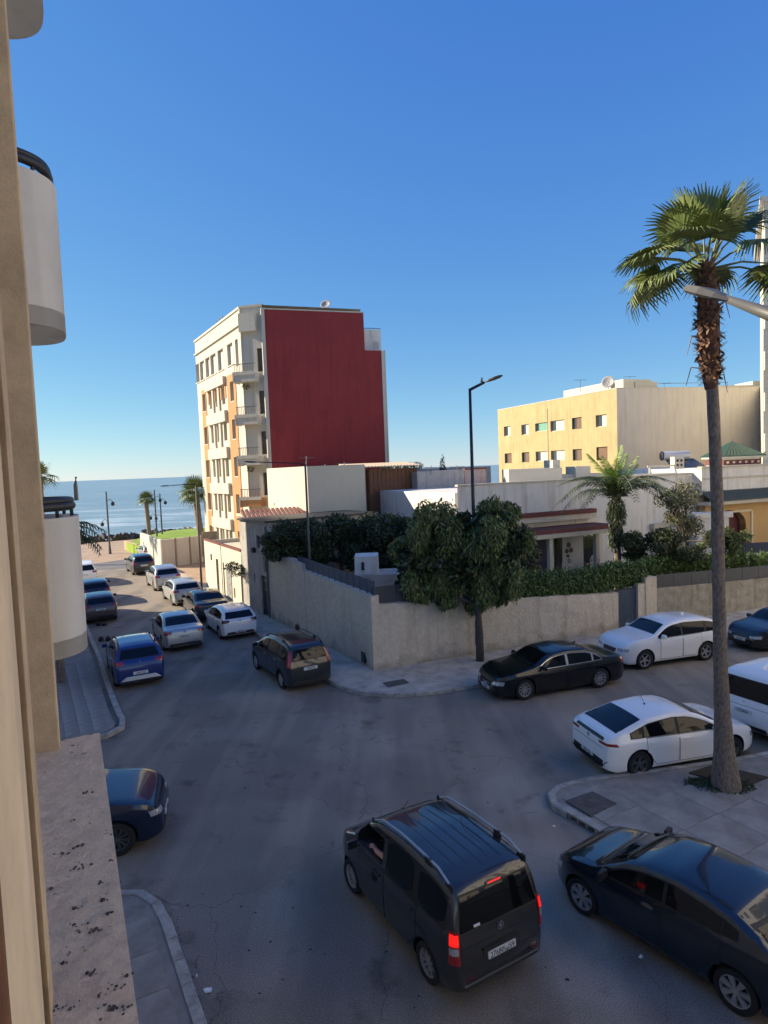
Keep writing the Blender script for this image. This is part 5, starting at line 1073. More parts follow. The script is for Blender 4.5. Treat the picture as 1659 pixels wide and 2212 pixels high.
for k in range(620):
    t = rg.random(); a = Vector((-50, 74.2)).lerp(Vector((-26, 89.5)), t); d = rg.random()*4.5; p = a+Vector((-.4, .9))*(d-1.2); s = rg.uniform(.25, .7); z = .35-.42*max(0, d-1.2)
    vs_ = [Vector(rg.normal(size=3)).normalized()*s*rg.uniform(.7, 1.2) for _ in range(8)]; bm = bmesh.new(); [bm.verts.new(v) for v in vs_]; r = bmesh.ops.convex_hull(bm, input=bm.verts)
    i0 = len(mb.v); vl_ = [v for v in bm.verts]; ix = {v: i for i, v in enumerate(vl_)}; mb.v += [(p.x+v.co.x, p.y+v.co.y, z+v.co.z) for v in vl_]
    for f in bm.faces: mb.f.append(tuple(i0+ix[v] for v in f.verts)); mb.m.append(0)
    bm.free()
o = mb.build('shore_rocks', ROCK); o['kind'] = 'stuff'; o['label'] = 'dark boulders piled along the shore beyond the sea road'

# dry leaves and grit in the gutters
def gutter(path, n, seed):
    rg = random.Random(seed); mb = MB(); P = [Vector(p) for p in path]; L = [(b-a).length for a, b in zip(P, P[1:])]; T = sum(L)
    for _ in range(n):
        s = rg.random()*T; i = 0
        while i < len(L)-1 and s > L[i]: s -= L[i]; i += 1
        d = (P[i+1]-P[i]).normalized(); q = P[i]+d*s+Vector((d.y, -d.x))*abs(rg.gauss(.0, .13)); r = rg.uniform(.01, .035); a = rg.uniform(0, 6.28); z = rg.uniform(.006, .02)
        e = Vector((math.cos(a), math.sin(a)))*r; w = Vector((-e.y, e.x))*.5; mb.quad((*(q-e), z), (*(q+w), z+.004), (*(q+e), z+.008), (*(q-w), z+.003))
    return mb
mb = gutter(kl[2:13], 900, 1); m2 = gutter(list(tip), 700, 2); m3 = gutter(list(reversed(kn)), 500, 3)
for m_ in (m2, m3): k0 = len(mb.v); mb.v += m_.v; mb.f += [tuple(i+k0 for i in f) for f in m_.f]; mb.m += m_.m
o = mb.build('gutter_leaves', mat('dry_leaf', (.16, .11, .06), .9, island=.6), fix=False); o['kind'] = 'stuff'; o['label'] = 'dry leaves and grit lying along the kerbs'
# ================================================================ CARS
def paint(name, col, metal=0, rough=.35, coat=1, flake=0): return mat(name, col, rough, metal=metal, coat=coat, var=.04, vscale=30)
# profile: (fraction from rear 0 to nose 1, z / H) of the centre line; glass areas follow
PROF = {
 'slopehatch': dict(top=[(0, .36), (.004, .50), (.012, .64), (.03, .70), (.06, .755), (.13, .86), (.20, .93), (.30, .975), (.43, 1.0), (.55, .965), (.63, .90), (.745, .71), (.77, .69), (.88, .63), (.95, .56), (.985, .46), (1, .34)], belt=(.735, .61), cowl=.752, roof=.585, rear=(.035, .19), a=(.14, .28)),
 'hatch':   dict(top=[(0, .36), (.004, .50), (.012, .63), (.03, .70), (.085, .86), (.125, .945), (.22, .985), (.40, 1.0), (.54, .965), (.62, .90), (.735, .715), (.76, .695), (.88, .63), (.95, .56), (.985, .46), (1, .34)], belt=(.69, .60), cowl=.742, roof=.575, rear=(.035, .125), a=(.10, .26)),
 'sedan':   dict(top=[(0, .36), (.004, .50), (.012, .66), (.03, .715), (.145, .735), (.165, .75), (.26, .92), (.32, .975), (.45, 1.0), (.56, .965), (.625, .90), (.715, .72), (.745, .695), (.88, .63), (.95, .565), (.985, .46), (1, .34)], belt=(.675, .60), cowl=.722, roof=.575, rear=(.155, .30), a=(.12, .26)),
 'fastback': dict(top=[(0, .36), (.004, .52), (.012, .66), (.035, .73), (.055, .745), (.15, .85), (.27, .955), (.42, 1.0), (.53, .975), (.62, .89), (.74, .71), (.77, .685), (.88, .62), (.95, .555), (.985, .46), (1, .34)], belt=(.665, .60), cowl=.752, roof=.565, rear=(.07, .25), a=(.14, .26)),
 'suv':     dict(top=[(0, .38), (.004, .50), (.012, .62), (.03, .67), (.075, .84), (.115, .935), (.20, .975), (.40, 1.0), (.53, .965), (.60, .90), (.70, .735), (.73, .715), (.88, .655), (.95, .59), (.985, .50), (1, .38)], belt=(.67, .62), cowl=.708, roof=.565, rear=(.03, .115), a=(.10, .20)),
 'mpv':     dict(top=[(0, .36), (.003, .50), (.008, .60), (.02, .68), (.055, .90), (.085, .955), (.20, .99), (.42, 1.0), (.56, .965), (.65, .885), (.785, .70), (.81, .68), (.90, .60), (.955, .53), (.985, .44), (1, .33)], belt=(.655, .60), cowl=.792, roof=.61, rear=(.022, .075), a=(.09, .26)),
 'boxvan':  dict(top=[(0, .34), (.003, .46), (.007, .58), (.014, .66), (.04, .90), (.06, .955), (.16, .99), (.40, 1.0), (.60, .965), (.68, .885), (.80, .655), (.825, .635), (.90, .575), (.95, .52), (.985, .43), (1, .32)], belt=(.615, .56), cowl=.806, roof=.645, rear=(.017, .052), a=(.07, .30)),
}
WHEELS = {}
def wheel_src(R, w, style, m, tyre=True):
    key = (R, w, style, m.name)
    if key in WHEELS: return WHEELS[key]
    rr = R*.68 if style != 'cap7' else R*.70
    prof = [(rr, -w*.36), (rr*1.05, -w*.46), (R*.90, -w*.5), (R*.97, -w*.44), (R, -w*.3), (R, w*.3), (R*.97, w*.44), (R*.90, w*.5), (rr*1.05, w*.46), (rr, w*.36)]
    mb = MB(); n = 30
    for k in range(n):
        a = 2*math.pi*k/n
        for r, y in prof: mb.v.append((r*math.cos(a), y, r*math.sin(a)))
    P = len(prof)
    for k in range(n):
        for j in range(P-1): a, b = k*P+j, ((k+1) % n)*P+j; mb.f.append((a, b, b+1, a+1)); mb.m.append(0)
    tyre = mb.build('tyre', TYRE, None, smooth=True, angle=50)
    mb = MB()                                      # rim: outer ring, dark dish, spokes, hub; outer side is +y
    def ring(r0, y0, r1, y1, mi, n=30):
        for k in range(n):
            a, b = 2*math.pi*k/n, 2*math.pi*(k+1)/n
            mb.quad((r0*math.cos(a), y0, r0*math.sin(a)), (r0*math.cos(b), y0, r0*math.sin(b)), (r1*math.cos(b), y1, r1*math.sin(b)), (r1*math.cos(a), y1, r1*math.sin(a)), mi)
    yo = w*.40
    ring(rr*1.01, w*.36, rr*1.0, yo, 0); ring(rr*1.0, yo, rr*.93, yo-.004, 0); ring(rr*.93, yo-.004, rr*.90, yo-.05, 0); ring(rr*.90, yo-.05, rr*.05, yo-.07, 1)
    def spoke(a, w0, w1, r0, r1, y0, y1, th=.022, mi=0):
        ca, sa = math.cos(a), math.sin(a); T = lambda r, s, y: (r*ca-s*sa, y, r*sa+s*ca)
        mb.hexa([T(r0, -w0, y0-th), T(r1, -w1, y1-th), T(r1, w1, y1-th), T(r0, w0, y0-th), T(r0, -w0*.8, y0), T(r1, -w1*.8, y1), T(r1, w1*.8, y1), T(r0, w0*.8, y0)], mi)
    yc = yo-.022
    if style == 'ten':
        for k in range(10):
            for s in (-.09, .09): spoke(6.283*k/10+s, .010, .011, rr*.2, rr*.93, yc, yo-.004)
    elif style == 'five':
        for k in range(5): spoke(6.283*k/5+.3, .034, .026, rr*.12, rr*.93, yc, yo-.006)
    elif style == 'fivey':
        for k in range(5):
            for s in (-.17, .17): spoke(6.283*k/5+.3+s, .018, .015, rr*.2, rr*.93, yc, yo-.006)
    elif style == 'nine':
        for k in range(9): spoke(6.283*k/9, .018, .014, rr*.15, rr*.93, yc, yo-.006)
    elif style == 'cap7':
        for k in range(7): spoke(6.283*k/7+.2, .022, .052, rr*.15, rr*.94, yc+.01, yo-.002, .03)
    elif style == 'cap12':
        for k in range(12): spoke(6.283*k/12, .014, .030, rr*.15, rr*.94, yc+.01, yo-.002, .03)
    n = 14
    for k in range(n):
        a, b = 6.283*k/n, 6.283*(k+1)/n; r = rr*.20; mb.tri((0, yc+.012, 0), (r*math.cos(a), yc+.006, r*math.sin(a)), (r*math.cos(b), yc+.006, r*math.sin(b)), 0)
        mb.quad((r*math.cos(a), yc+.006, r*math.sin(a)), (r*math.cos(b), yc+.006, r*math.sin(b)), (r*math.cos(b), yc-.05, r*math.sin(b)), (r*math.cos(a), yc-.05, r*math.sin(a)), 0)
    rim = mb.build('rim', [m, BLACKP], None)
    C.objects.unlink(tyre); C.objects.unlink(rim); WHEELS[key] = (tyre, rim); return WHEELS[key]

def section(p, f):
    L, W, H = p['L'], p['W'], p['H']; pr = p['pr']
    zt = np.interp(f, p['tf'], p['tz'])*H; d = min(f, 1-f)*L
    front = f > .5; r = (.75 if front else .45); a = pr['a'][1 if front else 0]*W/1.75*1.0
    w = W/2
    if d < r: w -= a*(1-d/r)**2.2
    if d < .07: w -= .05*(1-d/.07)**2
    zb = p['clr']+(.10*(1-d/.35)**2 if d < .35 else 0)
    belt = (pr['belt'][0]+(pr['belt'][1]-pr['belt'][0])*f)*H; zbt = min(belt, zt-.045)
    h = zbt-zb; g = zt-zbt; crown = min(.5*g, .075 if g > .2 else .03); ze = zt-crown; tum = p.get('tum', .34)
    wb = w*.955; te = tum*max(0, ze-zbt); wr = wb-te
    pts = [(0, zb), (w*.80, zb), (w*.93, zb+.02*h), (w*.972, zb+.10*h), (w*.985, zb+.28*h), (w*.988, zb+.45*h), (w*1.0, zb+.62*h), (w*1.0, zb+.76*h), (w*.988, zb+.88*h), (w*.975, zb+.95*h), (wb, zbt)]
    for t in (.25, .5, .75, .93): pts.append((wb-te*(t**1.15), zbt+(ze-zbt)*t))
    pts += [(wr-.012, ze), (wr*.95, ze+crown*.38), (wr*.84, ze+crown*.66), (wr*.6, ze+crown*.88), (wr*.3, zt-crown*.03), (0, zt)]
    return pts
def smooth_prof(top):
    f = np.linspace(0, 1, 1601); z = np.interp(f, [t[0] for t in top], [t[1] for t in top]); zz = z.copy()
    for _ in range(3):
        k = 27; zp = np.pad(zz, k//2, mode='edge'); zz = np.convolve(zp, np.ones(k)/k, 'valid')
    wgt = np.clip(np.minimum(f, 1-f)/.035, 0, 1); return f, z*(1-wgt)+zz*wgt
def car_body(p, mt, wells=True):
    fs = sorted({0, .0015, .004, .008, .012, .018, .025, .035, .05, .065, .08, *[.1+.02*k for k in range(41)], .915, .935, .95, .965, .975, .984, .991, .996, 1})
    mb = MB(); rows = []
    for f in fs:
        pts = section(p, f); x = (f-.5)*p['L']
        full = [(y, z) for y, z in pts]+[(-y, z) for y, z in reversed(pts[1:-1])]
        rows.append(len(mb.v)); mb.v += [(x, y, z) for y, z in full]; n = len(full)
    for a, b in zip(rows, rows[1:]):
        for j in range(n): mb.f.append((a+j, a+(j+1) % n, b+(j+1) % n, b+j)); mb.m.append(0)
    mb.f.append(tuple(rows[0]+n-1-j for j in range(n))); mb.m.append(0); mb.f.append(tuple(rows[-1]+j for j in range(n))); mb.m.append(0)
    o = mb.build('body', [mt, BLACKP], None, smooth=True, angle=48)
    bm = bmesh.new(); bm.from_mesh(o.data); bvh = BVHTree.FromBMesh(bm); bm.free()
    cut = MB(); W = p['W']; Ra = p['R']+.055
    for ax in (p['xf'], p['xr']):
        for s in (-1, 1):
            n = 28; y0, y1 = s*(W/2-.30), s*(W/2+.2); i = len(cut.v)
            for k in range(n): a = 2*math.pi*k/n; cut.v += [(ax+Ra*math.cos(a), y0, p['R']+.02+Ra*math.sin(a)), (ax+Ra*math.cos(a), y1, p['R']+.02+Ra*math.sin(a))]
            for k in range(n): a, b = i+2*k, i+2*((k+1) % n); cut.f.append((a, b, b+1, a+1)); cut.m.append(1)
            cut.f.append(tuple(i+2*k for k in range(n))); cut.m.append(1); cut.f.append(tuple(i+2*(n-1-k)+1 for k in range(n))); cut.m.append(1)
    if p.get('cab'):
        (xa, xb, za, zb) = p['cab']; cut.box(xa, xb, .10, W/2+.3, za, zb, 1)
    c = cut.build('cutter', [mt, BLACKP])
    bo = o.modifiers.new('b', 'BOOLEAN'); bo.object = c; bo.operation = 'DIFFERENCE'; bo.solver = 'EXACT'; bo.use_self = True
    dg = bpy.context.evaluated_depsgraph_get(); me = bpy.data.meshes.new_from_object(o.evaluated_get(dg)); o.modifiers.clear(); old = o.data; o.data = me; bpy.data.meshes.remove(old)
    bpy.data.objects.remove(c)
    me.polygons.foreach_set('use_smooth', [True]*len(me.polygons)); me.set_sharp_from_angle(angle=R_(42))
    return o, bvh
def cast(bvh, P, nu, nv, d, off, m, name, parent, skirt=.012, smooth=True, xfm=None):
    d = Vector(d).normalized(); mb = MB(); g = []
    for i in range(nu+1):
        for j in range(nv+1):
            q = Vector(P(i/nu, j/nv)); h, nrm, _, _ = bvh.ray_cast(q-d*2.5, d)
            if h is None: h, nrm, _, _ = bvh.find_nearest(q)
            if nrm.dot(d) > 0: nrm = -nrm
            g.append((h, nrm))
    st = nv+1
    # smoothed offsets
    mb.v = [tuple(h+n*off) for h, n in g]
    for i in range(nu):
        for j in range(nv): k = i*st+j; mb.f.append((k, k+1, k+st+1, k+st)); mb.m.append(0)
    loop = [i*st for i in range(nu+1)]+[nu*st+j for j in range(1, nv+1)]+[i*st+nv for i in range(nu-1, -1, -1)]+[j for j in range(nv-1, 0, -1)]
    b0 = len(mb.v); mb.v += [tuple(g[k][0]-g[k][1]*skirt) for k in loop]; n = len(loop)
    for k in range(n): mb.f.append((loop[k], loop[(k+1) % n], b0+(k+1) % n, b0+k)); mb.m.append(0)
    return mb.build(name, m, parent, smooth=smooth, angle=35)
def interp(poly, t):
    xs = [q[0] for q in poly]; return
def side_patch(bvh, bot, top, s, off, m, name, parent, nu=14, nv=5, round_=0):
    """bot / top: polylines of (x, z) with the same parameter; s = +1 left side"""
    def at(pl, t):
        n = len(pl)-1; k = min(int(t*n), n-1); f = t*n-k; return (pl[k][0]*(1-f)+pl[k+1][0]*f, pl[k][1]*(1-f)+pl[k+1][1]*f)
    def P(u, v): a, b = at(bot, u), at(top, u); return (a[0]*(1-v)+b[0]*v, s*.9, a[1]*(1-v)+b[1]*v)
    return cast(bvh, P, nu, nv, (0, -s, 0), off, m, name, parent)
def quad_patch(bvh, c, d, off, m, name, parent, nu=6, nv=4, skirt=.012):
    c = [Vector(q) for q in c]
    def P(u, v): return (c[0].lerp(c[1], u)).lerp(c[3].lerp(c[2], u), v)
    return cast(bvh, P, nu, nv, d, off, m, name, parent, skirt)

def make_car(kind, L, W, H, col, lab, at, wh, heading, R=.32, style='nine', rimm=ALLOY, clad=False, rails=None, plate=None, group='cars parked and driving in the streets', lod=1, cab=None, name='parked_car', clr=.2, grille='std', tail='std', roofrail=None, brake=False, tum=.34, opts=(), cat='car', glass=CGLASS):
    """at: ground point touched by wheel wh ('fl','fr','rl','rr'); heading in degrees"""
    pr = PROF[kind]; p = dict(L=L, W=W, H=H, pr=pr, clr=clr, R=R, tum=tum); p['tf'], p['tz'] = smooth_prof(pr['top'])
    wb = opts.get('wb', L*.615) if opts else L*.615; fo = (L-wb)*(.49 if kind != 'suv' else .49); p['xf'] = L/2-fo; p['xr'] = p['xf']-wb
    if cab: p['cab'] = cab
    th = R_(heading); fd = Vector((math.cos(th), math.sin(th), 0)); lf = Vector((-math.sin(th), math.cos(th), 0))
    ax = p['xf'] if wh[0] == 'f' else p['xr']; sy = 1 if wh[1] == 'l' else -1
    ctr = Vector((at[0], at[1], 0))-fd*ax-lf*sy*(W/2-.05)
    t = thing(name, lab, cat, ctr, th, group)
    B, bvh = car_body(p, col); B.parent = t
    f2x = lambda f: (f-.5)*L
    zt = lambda x: float(np.interp(x/L+.5, p['tf'], p['tz']))*H
    belt = lambda x: (pr['belt'][0]+(pr['belt'][1]-pr['belt'][0])*(x/L+.5))*H
    cow, rof = f2x(pr['cowl']), f2x(pr['roof']); r0, r1 = f2x(pr['rear'][0]), f2x(pr['rear'][1])
    wbelt = W/2*.955
    # glass
    ze = lambda x: zt(x)-.075
    def yin(x, z): return wbelt-tum*max(0, min(z, ze(x))-belt(x))
    # windscreen, surround and glass
    for off, g, mm, nm in ((.004, 0, BLACKP, 'windscreen_seal'), (.009, .03, glass, 'windscreen')):
        xb, xt = cow-.05-g, rof+.06+g; yb, yt = wbelt-.16-g, yin(rof, 9)-.13-g
        par = t if nm == 'windscreen_seal' else WS
        o = quad_patch(bvh, [(xb, -yb, 0), (xb, yb, 0), (xt, yt, 0), (xt, -yt, 0)], (0, 0, -1), off, mm, nm, par, 12, 8); WS = o if off < .005 else WS
    WS['kind'] = WS.get('kind', ''); del WS['kind']
    up = kind in ('slopehatch', 'hatch', 'suv', 'mpv', 'boxvan')
    for off, g, mm, nm in ((.004, 0, BLACKP, 'rear_glass_seal'), (.009, .025, glass, 'rear_window')):
        if up:
            zb_, zt_ = belt(r0)+.02+g, zt(r1)-.07-g; yb, yt = wbelt-.15-g, yin(r1, 9)-.13-g
            if kind == 'boxvan': zb_ = belt(r0)+.0+g; yb = wbelt-.10-g; yt = yin(r1, 9)-.10-g
            o = quad_patch(bvh, [(-L/2, -yb, zb_), (-L/2, yb, zb_), (-L/2, yt, zt_), (-L/2, -yt, zt_)], (1, 0, 0), off, mm, nm, t if off < .005 else RS, 10, 6)
        else:
            yb, yt = wbelt-.16-g, yin(r1, 9)-.12-g; o = quad_patch(bvh, [(r0+.04+g, -yb, 0), (r0+.04+g, yb, 0), (r1-.02-g, yt, 0), (r1-.02-g, -yt, 0)], (0, 0, -1), off, mm, nm, t if off < .005 else RS, 12, 8)
        RS = o if off < .005 else RS
    # side glass: division by kind, fractions along from rear to front
    fr_w = {'slopehatch': [(.18, .225), (.235, .44), (.455, .715)], 'hatch': [(.115, .20), (.215, .42), (.44, .70)], 'sedan': [(.20, .26), (.275, .46), (.48, .68)], 'fastback': [(.155, .22), (.235, .44), (.46, .70)], 'suv': [(.09, .20), (.22, .43), (.45, .665)], 'mpv': [(.075, .25), (.27, .48), (.50, .74)], 'boxvan': [(.07, .245), (.285, .485), (.525, .755)]}[kind]
    for s in (-1, 1):
        if lod > 2 and ((sy > 0) != (s > 0)) and lod != 3: continue
        # trim band under all windows
        allb = [(f2x(fr_w[0][0])-.03, 0), ((f2x(fr_w[-2][1])+.03) if p.get('cab') and s > 0 else (f2x(fr_w[-1][1])+.05), 0)]
        def zb_(x): return belt(x)+.03
        def zt_(x): return max(belt(x)+.05, min(ze(x)-.035, zt(x)-.13))
        xs = np.linspace(allb[0][0], allb[1][0], 15)
        chromeband = opts.get('chrome') if opts else None
        sb = side_patch(bvh, [(x, zb_(x)-.012) for x in xs], [(x, zt_(x)+.012) for x in xs], s, .003, CHROME if chromeband else BLACKP, 'window_surround', t, 28, 5)
        for i, (a, b) in enumerate(fr_w):
            if p.get('cab') and s > 0 and i == len(fr_w)-1: continue
            xs = np.linspace(f2x(a), f2x(b), 9); bb = [(x, zb_(x)+.008) for x in xs]; tt = [(x, zt_(x)-.006) for x in xs]
            if kind == 'boxvan' and i < len(fr_w): 
                q = .05; bb = [(x, zb_(x)+(.02+.10*(abs((x-xs[4])/(xs[-1]-xs[4]))**4))) for x in xs]; tt = [(x, zt_(x)-.02-.06*(abs((x-xs[4])/(xs[-1]-xs[4]))**6)) for x in xs]
            side_patch(bvh, bb, tt, s, .010, glass, 'side_window', t, 12, 4)
        if lod <= 1:
            # doors: dark shut line and a painted skin just proud of it, with handle
            zl = clr+.09
            for (a, b), nm in ((((fr_w[0][1]+.0), fr_w[1][1]+.01), 'rear_door'), ((fr_w[1][1]+.014, fr_w[2][1]-.005), 'front_door')):
                xa, xb = f2x(a), f2x(b)
                xa = max(xa, p['xr']+(R+.0)*(.62)); xb = min(xb, p['xf']-(R+.07))
                lowcut = lambda x: zl+max(0, (R+.10)**2-(x-p['xr'])**2)**.5*.95 if abs(x-p['xr']) < R+.10 else zl
                for off, g, mm in ((.002, 0, BLACKP), (.006, .013, col)):
                    xs = np.linspace(xa+g, xb-g, 9); o = side_patch(bvh, [(x, max(zl+g, lowcut(x)+g)) for x in xs], [(x, belt(x)+.012-g) for x in xs], s, off, mm, nm if mm is col else 'door_seam', t if mm is col else t, 10, 7)
                hx = xa+.12 if nm == 'front_door' else xa+.10
                if nm == 'rear_door' and kind == 'slopehatch': continue
                hz = belt(hx)-.11; side_patch(bvh, [(hx, hz-.014), (hx+.19, hz-.014)], [(hx, hz+.014), (hx+.19, hz+.014)], s, .035, col if rimm is not None and not (opts and opts.get('chromeh')) else CHROME, 'door_handle', o, 4, 2)
        # mirrors
        xm = f2x(fr_w[-1][1])-.12 if kind != 'sedan' else f2x(fr_w[-1][1])-.10; zm = belt(xm)+.10; mb = MB(); ym = s*(W/2+.10)
        pts = [(xm-.05, s*(W/2-.02), zm-.05), (xm+.12, s*(W/2-.02), zm-.05)]
        mb.hexa([(xm-.02, ym-.10, zm-.07), (xm+.10, ym-.09, zm-.06), (xm+.07, ym+.09, zm-.05), (xm-.02, ym+.10, zm-.07), (xm-.02, ym-.10, zm+.08), (xm+.08, ym-.09, zm+.07), (xm+.05, ym+.08, zm+.06), (xm-.02, ym+.10, zm+.08)])
        mb.box(xm, xm+.06, min(s*(W/2-.10), ym), max(s*(W/2-.10), ym), zm-.075, zm-.03)
        o = mb.build('mirror', col if not (opts and opts.get('blackmirror')) else BLACKP, t); add_bevel(o, .02, 2)
        # lamps
        lh = opts.get('lamp', (.60, .80)) if opts else (.60, .80)
        z1, z0 = belt(L/2)-.03-.0, belt(L/2)-.19
        z1 = zt(L/2-.12)-.05; z0 = z1-.15; 
        if grille == 'sedan': z0 = z1-.12
        dd = Vector((-1, -s*.75, -.2)); e = Vector((-.75, -s*-1, 0)).normalized()
        cy = s*(W/2-.23); cx = L/2-.05; ax_ = Vector((-.62, s*.78, 0)).normalized()
        c0 = Vector((cx, cy, (z0+z1)/2)); hw = .21 if lod else .2
        quad_patch(bvh, [c0-ax_*hw+Vector((0, 0, -.045)), c0+ax_*hw+Vector((0, 0, -.03)), c0+ax_*(hw+.04)+Vector((0, 0, .10)), c0-ax_*hw+Vector((0, 0, .05))], dd, .006, LAMPW, 'headlight', t, 6, 3)
        # tail lamps
        lm = LAMPR if not (opts and opts.get('darktail')) else LAMPRD
        ax_ = Vector((.55, s*.83, 0)).normalized(); dd = Vector((1, -s*.8, -.1))
        if tail == 'tall':
            zc = belt(-L/2)-.10; c0 = Vector((-L/2+.10, s*(W/2-.10), zc)); hw = .085
            tl = quad_patch(bvh, [c0-ax_*hw+Vector((0, 0, -.30)), c0+ax_*hw+Vector((0, 0, -.30)), c0+ax_*hw*.8+Vector((0, 0, .17)), c0-ax_*hw*.8+Vector((0, 0, .17))], dd, .014, LAMPR, 'tail_light', t, 5, 9)
            if brake: quad_patch(bvh, [c0-ax_*hw*.7+Vector((0, 0, -.02)), c0+ax_*hw*.7+Vector((0, 0, -.02)), c0+ax_*hw*.6+Vector((0, 0, .13)), c0-ax_*hw*.6+Vector((0, 0, .13))], dd, .022, BRAKE, 'brake_light', tl, 3, 3)
            quad_patch(bvh, [c0-ax_*hw*.7+Vector((0, 0, -.15)), c0+ax_*hw*.7+Vector((0, 0, -.15)), c0+ax_*hw*.7+Vector((0, 0, -.05)), c0-ax_*hw*.7+Vector((0, 0, -.05))], dd, .02, LAMPW, 'reverse_light', tl, 3, 3)
        elif tail == 'wide':
            zc = belt(-L/2)-.10; c0 = Vector((-L/2+.12, s*(W/2-.22), zc)); hw = .24
            quad_patch(bvh, [c0-ax_*hw*.9+Vector((0, 0, -.015)), c0+ax_*(hw+.05)+Vector((0, 0, -.02)), c0+ax_*hw+Vector((0, 0, .05)), c0-ax_*hw+Vector((0, 0, .045))], dd, .008, lm, 'tail_light', t, 8, 3)
        elif tail == 'high':
            zc = belt(-L/2)+.06; c0 = Vector((-L/2+.14, s*(W/2-.14), zc)); hw = .09
            quad_patch(bvh, [c0-ax_*hw*1.3+Vector((0, 0, -.24)), c0+ax_*hw*1.5+Vector((0, 0, -.20)), c0+ax_*hw*.5+Vector((0, 0, .30)), c0-ax_*hw*.3+Vector((0, 0, .28))], dd, .010, lm, 'tail_light', t, 5, 8)
        else:
            zc = belt(-L/2)-.09; c0 = Vector((-L/2+.10, s*(W/2-.18), zc)); hw = .17
            quad_patch(bvh, [c0-ax_*hw+Vector((0, 0, -.06)), c0+ax_*hw+Vector((0, 0, -.09)), c0+ax_*hw*1.05+Vector((0, 0, .08)), c0-ax_*hw*.9+Vector((0, 0, .06))], dd, .008, lm, 'tail_light', t, 6, 4)
        if clad:
            for axx in (p['xf'], p['xr']):
                Ra = R+.055
                def P(u, v): a = R_(-14+208*u); r = Ra+.002+.055*v; return (axx+r*math.cos(a), s*.9, R+.02+r*math.sin(a))
                cast(bvh, P, 20, 1, (0, -s, 0), .012, BLACKP, 'arch_trim', t)
            side_patch(bvh, [(p['xr']+R+.06, clr+.01), (p['xf']-R-.06, clr+.01)], [(p['xr']+R+.08, clr+.17), (p['xf']-R-.08, clr+.17)], s, .012, BLACKP, 'sill_trim', t, 8, 2)
        if roofrail:
            xs = np.linspace(f2x(pr['rear'][1])+.10, rof-.05, 9); mb = MB(); yr = s*(yin(0, 9)-.04); pts = []
            for i, x in enumerate(xs): pts.append((x, s*(yin(x, 9)-.055), zt(x)-.035+(.085 if 0 < i < 8 else .03)))
            rr = mb
            mb.tube(pts, .020, 8); o = mb.build('roof_rail', roofrail, t, smooth=True, angle=50)
            for i in (0, 2, 8) if lod == 0 else (1, 7):
                q = pts[i]; m2 = MB(); m2.box(q[0]-.09, q[0]+.09, q[1]-.02, q[1]+.02, q[2]-.12, q[2]+.018); add_bevel(m2.build('rail_foot', BLACKP, o), .012)
    # rear: lower bumper, plate, emblem
    zlow = clr+.14
    if not (opts and opts.get('nobump')):
        quad_patch(bvh, [(-L/2, -W/2+.20, clr+.11), (-L/2, W/2-.20, clr+.11), (-L/2, W/2-.26, clr+.22), (-L/2, -W/2+.26, clr+.22)], (1, 0, 0), .01, BLACKP, 'bumper_insert', t, 8, 2)
    zp = opts.get('platez', belt(-L/2)-.28) if opts else belt(-L/2)-.28
    if lod <= 3:
        h, n_, _, _ = bvh.ray_cast(Vector((-L/2-1, 0, zp)), Vector((1, 0, 0))); xp = h.x-.012
        pw, ph = .26, .055
        mb = MB(); mb.box(xp-.012, xp+.03, -pw, pw, zp-ph, zp+ph); pl = mb.build('rear_plate', PLATE, t); add_bevel(pl, .006)
        if plate:
            M = Matrix.Translation((xp-.014, 0, zp)) @ Matrix.Rotation(R_(-90), 4, 'Z') @ Matrix.Rotation(R_(90), 4, 'X')
            text_mesh('plate_text', plate, .125, INK, pl, M, sx=.82)
        if lod <= 1:
            h, n_, _, _ = bvh.ray_cast(Vector((-L/2-1, 0, belt(-L/2)-.09)), Vector((1, 0, 0))); mb = MB(); n = 16; r = .06 if lod == 0 else .045
            for k in range(n):
                a, b = 6.283*k/n, 6.283*(k+1)/n; z = belt(-L/2)-.09; xx = h.x-.012
                for ra, rb in ((r, r*.82), (r*.5, 0)):
                    mb.quad((xx, ra*math.cos(a), z+ra*math.sin(a)), (xx, ra*math.cos(b), z+ra*math.sin(b)), (xx, rb*math.cos(b), z+rb*math.sin(b)), (xx, rb*math.cos(a), z+rb*math.sin(a)))
            o = mb.build('emblem', CHROME, t); sd = o.modifiers.new('s', 'SOLIDIFY'); sd.thickness = .01; sd.offset = 0
            # tailgate seam and wiper
            zb0 = belt(-L/2)-.0
            quad_patch(bvh, [(-L/2, -W/2+.17, belt(-L/2)-.205), (-L/2, W/2-.17, belt(-L/2)-.205), (-L/2, W/2-.17, belt(-L/2)-.195), (-L/2, -W/2+.17, belt(-L/2)-.195)], (1, 0, 0), .004, BLACKP, 'boot_seam', t, 8, 1)
    # front: grille, lower intake, plate
    zg1 = zt(L/2-.10)-.09; gh = .16
    gw = .40
    if grille == 'big': gw, gh, zg1 = .46, .42, zg1+.0
    if lod <= 1 or wh[0] == 'f':
        fc = quad_patch(bvh, [(L/2, -gw*.8, zg1-gh), (L/2, gw*.8, zg1-gh), (L/2, gw, zg1), (L/2, -gw, zg1)], (-1, 0, -.15), .008, BLACKP, 'grille', t, 8, 4)
        for k in range(1, 4 if grille == 'std' else 5):
            z = zg1-gh*k/(4 if grille == 'std' else 5); quad_patch(bvh, [(L/2, -gw*.86, z-.006), (L/2, gw*.86, z-.006), (L/2, gw*.86, z+.006), (L/2, -gw*.86, z+.006)], (-1, 0, -.15), .018, CHROME if (opts and opts.get('chromeg')) else METALG, 'grille_bar', fc, 8, 1)
